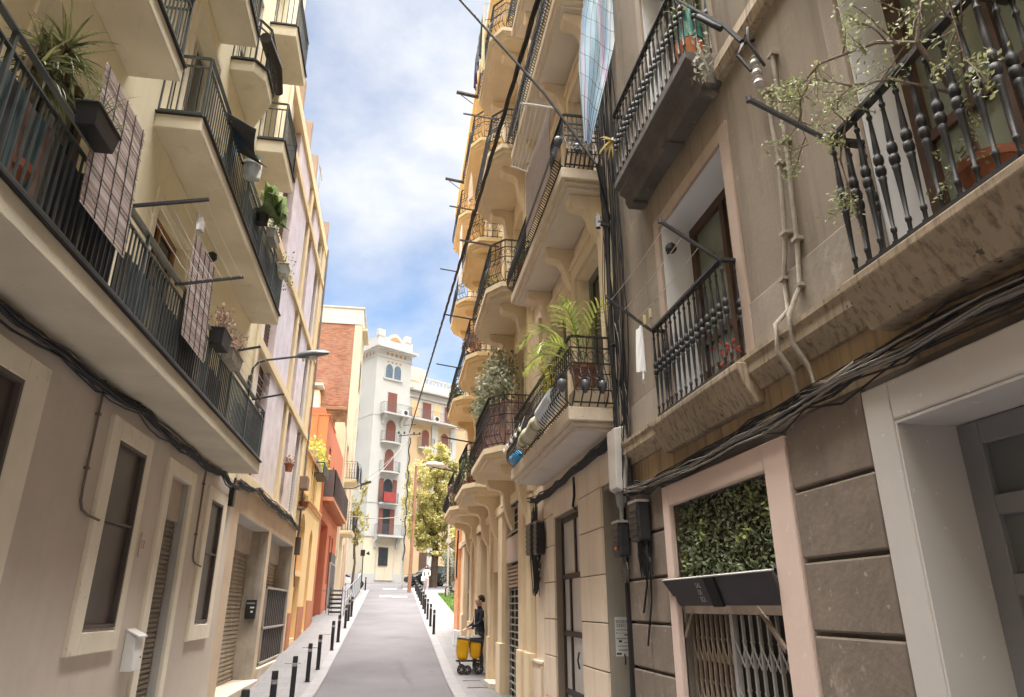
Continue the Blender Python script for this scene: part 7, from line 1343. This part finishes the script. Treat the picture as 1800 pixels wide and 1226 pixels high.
# ------------------------------------------------------------------ parked car
def car(x, y, rz, lab):
    z = gz(y); t = thing("parked_car", lab, "car", (x, y, z)); c_, s_ = math.cos(rz), math.sin(rz); T = lambda a, b_, h: Vector((x + c_ * a - s_ * b_, y + s_ * a + c_ * b_, z + h)); ax = Vector((-s_, c_, 0))
    low = [(-2.05, .30), (-2.1, .55), (-2.02, .86), (-1.0, .95), (1.0, .96), (1.75, .86), (2.05, .68), (2.1, .42), (2.02, .28), (1.72, .24), (1.6, .5), (1.35, .62), (1.1, .5), (.98, .22), (-.92, .22), (-1.04, .5), (-1.3, .62), (-1.55, .5), (-1.68, .24)]
    mb = MB(); mb.prism([T(a, -.84, h) for a, h in low], ax * 1.68); mb.build("body", mat("car_black", (.018, .019, .021), .25, .08, 2, 0, spec=.5), t, bevel=.06)
    up = [(-1.95, .86), (-1.75, 1.25), (-1.3, 1.44), (-.1, 1.48), (.45, 1.36), (1.1, .95)]; mb = MB(); k = len(up)
    for sg in (-1, 1): mb.v += [tuple(T(a, sg * (.80 - .2 * (h - .86)), h)) for a, h in up]
    mb.f += [tuple(range(k))[::-1], tuple(range(k, 2 * k))] + [(i, (i + 1) % k, k + (i + 1) % k, k + i) for i in range(k)]; mb.m += [0] * (k + 2); mb.build("cabin", MATS["car_black"], t, bevel=.03)
    mb = MB()
    for sg in (-1, 1):
        for q in ([(-1.72, .93), (-1.62, 1.2), (-1.2, 1.36), (-.75, 1.38), (-.75, .95)], [(-.68, .95), (-.68, 1.39), (-.1, 1.40), (.4, 1.3), (.92, .96)]):
            mb.prism([T(a, sg * (.812 - .2 * (h - .86)), h) for a, h in q], ax * .006 * sg)
    mb.prism([T(1.02, -.66, 1.0), T(.50, -.58, 1.33), T(.50, .58, 1.33), T(1.02, .66, 1.0)], Vector((c_, s_, .6)) * .012); mb.build("window", mat("car_glass", (.10, .12, .13), .08, .15, 2, spec=.5), t)
    for a in (-1.3, 1.35):
        for b_ in (-.86, .66):
            mb = MB(); mb.lathe(T(a, b_, .31), [(0, .2), (.01, .31), (.19, .31), (.2, .2)], 18, ax); w_ = mb.build("wheel", M_blackp, t, smooth=True); mb = MB(); mb.lathe(T(a, b_ - .008, .31), [(0, .19), (.216, .19)], 14, ax); mb.build("rim", mat("car_rim", (.4, .4, .41), .35, .1, 5, metal=.5), w_)
    for b_ in (-.62, .62): mb = MB(); mb.obox(T(1.98, b_, .70), Vector((c_, s_, 0)) * .08, ax * .17, ZV * .07); mb.build("headlight", mat("headlight_glass", (.65, .65, .63), .15, spec=.5), t, bevel=.02)
    mb = MB(); mb.obox(T(2.1, 0, .45), Vector((c_, s_, 0)) * .015, ax * .5, ZV * .1); mb.build("grille", M_blackp, t); return t
car(3.1, 57.0, RAD(212), "black hatchback parked beneath the park tree, bonnet towards the wooden pole")

# ------------------------------------------------------------------ people
def person(lab, base, joints, edges, mats_fn, mats, head, hairm, hair_fn):
    """one continuous skinned body from a joint graph; joints: name -> (x,y,z,r)"""
    t = thing("person", lab, "person", base); nm = list(joints); me = bpy.data.meshes.new("sk"); me.from_pydata([joints[k][:3] for k in nm], [(nm.index(a), nm.index(b_)) for a, b_ in edges], [])
    o = bpy.data.objects.new("sk", me); COL.objects.link(o); md = o.modifiers.new("s", 'SKIN'); md.branch_smoothing = .4
    for i, k in enumerate(nm): sv = me.skin_vertices[0].data[i]; r = joints[k][3]; sv.radius = (r, r) if not isinstance(r, tuple) else r; sv.use_root = (i == 0)
    o.modifiers.new("u", 'SUBSURF').levels = 2; o.modifiers["u"].render_levels = 2; bpy.context.view_layer.update(); dg = bpy.context.evaluated_depsgraph_get(); m2 = bpy.data.meshes.new_from_object(o.evaluated_get(dg)); bpy.data.objects.remove(o); m2.name = "body"
    m2.materials.clear()
    for m in mats: m2.materials.append(m)
    for p in m2.polygons: p.material_index = mats_fn(p.center); p.use_smooth = True
    ob = bpy.data.objects.new("body", m2); COL.objects.link(ob); ob.parent = t; W0[ob.name] = W0[t.name]
    hm = MB(); hair_fn(hm); hm.v = [(a[0] + base[0], a[1] + base[1], a[2] + base[2]) for a in hm.v]; hm.build("hair", hairm, t, smooth=True); return t
M_skin = mat("skin", (.48, .29, .21), .6, .06, 6, 0); M_hair = mat("dark_hair", (.03, .022, .018), .7, .2, 20)
def figure(lx, ly, s, rz, arms, legs, lean=0.0):
    """joint table for a standing adult facing +x turned by rz, metres, feet at z=0"""
    c_, s_ = math.cos(rz), math.sin(rz); R2 = lambda a, b_, h, r: (c_ * a - s_ * b_, s_ * a + c_ * b_, h * s, r * s)
    J = {"pelvis": R2(0, 0, .93, .135), "waist": R2(lean * .4, 0, 1.08, .125), "chest": R2(lean * .8, 0, 1.28, .145), "collar": R2(lean, 0, 1.43, .085), "neck": R2(lean * 1.1, 0, 1.50, .052), "jaw": R2(lean * 1.2 + .02, 0, 1.57, .07), "skull": R2(lean * 1.2 + .005, 0, 1.67, .092), "crown": R2(lean * 1.2 - .005, 0, 1.735, .06), "nose": R2(lean * 1.2 + .105, 0, 1.615, .014)}
    E_ = [("pelvis", "waist"), ("waist", "chest"), ("chest", "collar"), ("collar", "neck"), ("neck", "jaw"), ("jaw", "skull"), ("skull", "crown"), ("jaw", "nose")]
    for sg, nm, (el, wr) in ((1, "l", arms[0]), (-1, "r", arms[1])):
        J[nm + "sh"] = R2(lean * .95, sg * .185, 1.39, .062); J[nm + "el"] = R2(el[0], sg * el[1], el[2], .045); J[nm + "wr"] = R2(wr[0], sg * wr[1], wr[2], .032)
        d = (Vector((wr[0], sg * wr[1], wr[2])) - Vector((el[0], sg * el[1], el[2]))).normalized(); pm = Vector((wr[0], sg * wr[1], wr[2])) + d * .06; J[nm + "pm"] = R2(*pm, .036)
        E_ += [("collar", nm + "sh"), (nm + "sh", nm + "el"), (nm + "el", nm + "wr"), (nm + "wr", nm + "pm")]
        sd = Vector((0, 1, 0)) if abs(d.y) < .8 else Vector((1, 0, 0)); sd = (sd - d * sd.dot(d)).normalized(); cu = d.cross(sd)
        for q, (of, ln) in enumerate(((-.027, .055), (-.009, .068), (.009, .063), (.026, .05))):
            a = pm + d * .035 + sd * of; b_ = a + d * ln + cu * .012; J[nm + "f%d" % q] = R2(*a, .0095); J[nm + "g%d" % q] = R2(*b_, .008); E_ += [(nm + "pm", nm + "f%d" % q), (nm + "f%d" % q, nm + "g%d" % q)]
        th = pm - d * .02 - sd * .04; J[nm + "th"] = R2(*th, .012); J[nm + "ti"] = R2(*(th + d * .045 - sd * .012), .009); E_ += [(nm + "pm", nm + "th"), (nm + "th", nm + "ti")]
    for sg, nm, (kn, an) in ((1, "l", legs[0]), (-1, "r", legs[1])):
        J[nm + "hp"] = R2(0, sg * .09, .86, .10); J[nm + "kn"] = R2(kn[0], sg * kn[1], kn[2], .066); J[nm + "cf"] = R2((kn[0] + an[0]) / 2 - .015, sg * (kn[1] + an[1]) / 2, (kn[2] + an[2]) / 2 + .05, .058); J[nm + "an"] = R2(an[0], sg * an[1], an[2], .042); J[nm + "ft"] = R2(an[0] + .09, sg * (an[1] + .01), an[2] - .05, .042); J[nm + "to"] = R2(an[0] + .18, sg * (an[1] + .02), an[2] - .055, .036)
        E_ += [("pelvis", nm + "hp"), (nm + "hp", nm + "kn"), (nm + "kn", nm + "cf"), (nm + "cf", nm + "an"), (nm + "an", nm + "ft"), (nm + "ft", nm + "to")]
    return J, E_
# postal worker with the yellow trolley, half hidden in the doorway
py = 18.15; pz = gz(py) + .012; prz = RAD(195)
J, E_ = figure(0, 0, .99, prz, (((.10, .25, 1.13), (.33, .16, 1.02)), ((.06, .24, 1.12), (.28, .2, 1.0))), (((.03, .10, .49), (-.02, .10, .085)), ((.10, .10, .49), (.10, .11, .085))), .02)
def pm_(c):
    if c.z > 1.50: return 0
    if c.z < .13: return 3
    if c.z < .93 and math.hypot(c.x, c.y) < .30: return 2
    d = c.x * math.cos(prz) + c.y * math.sin(prz)
    return 0 if d > .29 else 1
def hair_(mb): mb.lathe((-.0 - .02 * math.cos(prz), -.02 * math.sin(prz), 1.60), [(0, .085), (.05, .102), (.12, .088), (.16, .05), (.175, .01)], 14)
pp = person("postal worker in a dark navy jacket and grey trousers behind a yellow trolley", (2.20, py, pz), J, E_, pm_, [M_skin, mat("navy_jacket", (.018, .02, .032), .8, .15, 10, .2, 60), mat("grey_trousers", (.07, .072, .08), .85, .2, 8, .2, 60), mat("grey_shoe", (.3, .3, .3), .7)], None, M_hair, hair_)
def face_bits(t, base, s, rz, lean):
    c_, s_ = math.cos(rz), math.sin(rz); F = lambda a, b_, h: (base[0] + c_ * a - s_ * b_, base[1] + s_ * a + c_ * b_, base[2] + h * s)
    for sg in (-1, 1):
        mb = MB(); mb.ball(F(lean * 1.2 + .088, sg * .034, 1.64), .012, 8, 5); mb.build("eye", M_blackp, t)
        mb = MB(); mb.ball(F(lean * 1.2 + .0, sg * .094, 1.63), .026, 8, 5); mb.build("ear", M_skin, t)
    mb = MB(); mb.bar(F(lean * 1.2 + .09, -.022, 1.572), F(lean * 1.2 + .09, .022, 1.572), .01, .008); mb.build("mouth", mat("lip", (.34, .13, .11), .6), t)
face_bits(pp, (2.20, py, pz), .99, prz, .02)
mb = MB(); c_, s_ = math.cos(prz), math.sin(prz); F = lambda a, b_, h: Vector((2.20 + c_ * a - s_ * b_, py + s_ * a + c_ * b_, pz + h))
mb.prism([F(.158, .02, 1.05), F(.168, .02, 1.38), F(.168, .045, 1.38), F(.158, .045, 1.05)], (c_ * .01, s_ * .01, 0)); mb.obox(F(.03, .205, 1.22), (c_ * .035, s_ * .035, 0), (-s_ * .006, c_ * .006, 0), (0, 0, .03)); mb.build("reflective_stripe", M_wplast, pp)
# trolley
tz = gz(18.1) + .012; t = thing("mail_trolley", "yellow two-bag mail trolley with small black wheels on the right pavement", "trolley", (1.92, 18.1, tz)); M_ybag = mat("yellow_bag", (.66, .36, .012), .6, .08, 4, .2, 12, spec=.3); M_nlid = mat("navy_lid", (.025, .035, .07), .7)
def bag(x0, x1, y, wy, z0, z1, sl):
    mb = MB(); mb.hexa([(x0 + sl, y - wy * .8, z0), (x1 - sl, y - wy * .8, z0), (x1 - sl, y + wy * .8, z0), (x0 + sl, y + wy * .8, z0), (x0, y - wy, z1), (x1, y - wy, z1 - .04), (x1, y + wy, z1 - .04), (x0, y + wy, z1)]); return mb.build("bag", M_ybag, t, bevel=.07)
bag(1.62, 1.93, 18.1, .20, tz + .30, tz + .80, .03); bag(1.935, 2.22, 18.08, .20, tz + .33, tz + .74, .03)
mb = MB(); mb.hexa([(1.92, 17.86, tz + .735), (2.24, 17.86, tz + .70), (2.24, 18.3, tz + .70), (1.92, 18.3, tz + .735), (1.94, 17.88, tz + .80), (2.24, 17.88, tz + .75), (2.24, 18.28, tz + .75), (1.94, 18.28, tz + .80)]); mb.build("lid", M_nlid, t, bevel=.015); mb = MB(); mb.hexa([(1.62, 17.89, tz + .80), (1.93, 17.89, tz + .765), (1.93, 18.31, tz + .765), (1.62, 18.31, tz + .80), (1.64, 17.91, tz + .84), (1.93, 17.91, tz + .80), (1.93, 18.29, tz + .80), (1.64, 18.29, tz + .84)]); mb.build("lid", mat("grey_lid", (.3, .3, .3), .7), t, bevel=.01)
mb = MB()
for y in (17.95, 18.25): mb.tube([(1.62, y, tz + .28), (2.25, y, tz + .28)], .014, 6); mb.tube([(2.22, y, tz + .28), (2.22, y, tz + .75), (2.12, y, tz + .98), (2.0, y, tz + 1.0)], .014, 6); mb.tube([(1.70, y, tz + .28), (1.76, y, tz + .12)], .012, 6); mb.tube([(2.2, y, tz + .28), (2.16, y, tz + .14)], .012, 6)
mb.tube([(2.0, 17.95, tz + 1.0), (1.97, 18.1, tz + 1.01), (2.0, 18.25, tz + 1.0)], .018, 7); mb.tube([(1.63, 17.95, tz + .28), (1.63, 18.25, tz + .28)], .014, 6); mb.build("frame", M_blackp, t, smooth=True)
for x, y, r in ((1.74, 17.92, .10), (1.88, 17.90, .10), (1.78, 18.28, .10), (2.16, 17.92, .115), (2.16, 18.28, .115)):
    mb = MB(); mb.lathe((x, y - .02, tz + r), [(0, r * .7), (.006, r), (.034, r), (.04, r * .7)], 16, (0, 1, 0)); w_ = mb.build("wheel", M_blackp, t, smooth=True); mb = MB(); mb.lathe((x, y - .026, tz + r), [(0, r * .25), (.052, r * .25)], 8, (0, 1, 0))
    for q in range(5): a = q * 1.2566; mb.bar((x, y - .022, tz + r), (x + r * .68 * math.cos(a), y - .022, tz + r + r * .68 * math.sin(a)), .012, .008)
    mb.build("rim", M_galv, w_)
mb = MB(); mb.hexa([(1.52, 18.05, tz + .62), (1.62, 18.0, tz + .60), (1.66, 18.3, tz + .62), (1.54, 18.3, tz + .62), (1.56, 18.06, tz + .98), (1.70, 18.02, tz + .94), (1.72, 18.28, tz + .95), (1.58, 18.3, tz + .98)]); tag(mb.build("paper_bag", mat("pale_bag", (.62, .66, .70), .7, .08, 5), org=(1.6, 18.15, tz + .6), bevel=.02), "pale blue white bag hooked on the front of the yellow trolley", "bag")
mb = MB(); mb.box(1.98, 2.2, 17.92, 18.2, tz + .801, tz + .83); mb.box(2.0, 2.18, 17.95, 18.15, tz + .831, tz + .85); tag(mb.build("letters", mat("letter_paper", (.68, .66, .6), .8), org=(2.1, 18.05, tz + .8)), "small stack of letters on the trolley's navy lid", "letters")
# woman in white far up the right pavement
wy_ = 44.0; wz = gz(wy_) + .012; wr_ = RAD(255)
J, E_ = figure(0, 0, .94, wr_, (((.06, .22, 1.12), (.2, .12, 1.05)), ((.04, .22, 1.12), (.15, .18, .98))), (((.08, .09, .49), (.12, .09, .085)), ((.02, .09, .48), (-.12, .09, .10))), .01)
def wm_(c):
    if c.z > 1.43: return 0
    if c.z < .12: return 3
    if c.z < .85 and math.hypot(c.x, c.y) < .24: return 2
    return 0 if (c.x * math.cos(wr_) + c.y * math.sin(wr_)) > .16 else 1
def hair2(mb): mb.lathe((-.02 * math.cos(wr_), -.02 * math.sin(wr_), 1.36), [(0, .06), (.08, .10), (.16, .104), (.22, .10), (.28, .08), (.31, .04), (.322, .01)], 14)
pw = person("woman in a white top and pale trousers walking past the right-hand bollards", (2.05, wy_, wz), J, E_, wm_, [M_skin, mat("white_top", (.78, .76, .76), .8), mat("pale_pink_trousers", (.62, .52, .54), .85), mat("white_shoe", (.7, .7, .7), .6)], None, M_hair, hair2); face_bits(pw, (2.05, wy_, wz), .94, wr_, .01)
mb = MB(); mb.box(1.72, 1.95, wy_ - .25, wy_ - .05, wz + .72, wz + 1.0); tag(mb.build("shopping_bag", mat("bag_white", (.7, .7, .7), .8), org=(1.8, wy_, wz + .7), bevel=.03), "white bag held low by the woman in white", "bag")

# ------------------------------------------------------------------ pieces that stand apart become parts of their own
SPLIT = {"wall_wire", "bay_side_wall", "roof_post", "base_band", "arch", "wall_stay", "window", "corbel", "downpipe", "string_course", "inlay", "rusticated_blocks", "repair_render", "soffit_beam", "brace", "bracket", "pilaster", "door_surround", "band", "open_shutter", "shop_shutter", "bay_ceiling", "door_leaf", "facade_pier", "floor_band", "stone_blocks"}
for o in list(COL.objects):
    if o.type != 'MESH' or o.parent is None or o.name.split(".")[0] not in SPLIT: continue
    me = o.data; nv = len(me.vertices); par = list(range(nv))
    def fnd(i):
        while par[i] != i: par[i] = par[par[i]]; i = par[i]
        return i
    for e in me.edges:
        a, b_ = fnd(e.vertices[0]), fnd(e.vertices[1])
        if a != b_: par[a] = b_
    isl = {}
    for i in range(nv): isl.setdefault(fnd(i), []).append(i)
    ks = list(isl); bb = {k: ([min(me.vertices[i].co[q] for i in isl[k]) for q in range(3)], [max(me.vertices[i].co[q] for i in isl[k]) for q in range(3)]) for k in ks}
    sz = {k: max(bb[k][1][q] - bb[k][0][q] for q in range(3)) for k in ks}; cl = {k: k for k in ks}
    def fc(k):
        while cl[k] != k: k = cl[k]
        return k
    tight = o.name.split(".")[0] in ("pilaster", "window", "inlay", "open_shutter", "shop_shutter", "base_band", "facade_pier", "floor_band", "bay_ceiling", "door_leaf", "corbel")
    for x in range(len(ks)):
        for y in range(x):
            a, b_ = ks[x], ks[y]; gap = math.sqrt(sum(max(0, bb[a][0][q] - bb[b_][1][q], bb[b_][0][q] - bb[a][1][q]) ** 2 for q in range(3)))
            if gap <= (0.02 if tight else max(.02, .5 * max(sz[a], sz[b_]))): cl[fc(a)] = fc(b_)
    groups = {}
    for k in ks: groups.setdefault(fc(k), set()).update(isl[k])
    if len(groups) < 2 or len(groups) > 90: continue
    for gi, vs in enumerate(sorted(groups.values(), key=min)):
        mp_ = {v: i for i, v in enumerate(sorted(vs))}; fs = [p for p in me.polygons if p.vertices[0] in mp_]
        m2 = bpy.data.meshes.new(me.name); m2.from_pydata([me.vertices[v].co[:] for v in sorted(vs)], [], [tuple(mp_[v] for v in p.vertices) for p in fs])
        for m in me.materials: m2.materials.append(m)
        m2.polygons.foreach_set("material_index", [p.material_index for p in fs]); m2.polygons.foreach_set("use_smooth", [p.use_smooth for p in fs])
        if gi == 0: o.data = m2
        else:
            n_ = o.copy(); n_.data = m2; COL.objects.link(n_); W0[n_.name] = W0[o.name]
            if False: n_.parent = o.parent
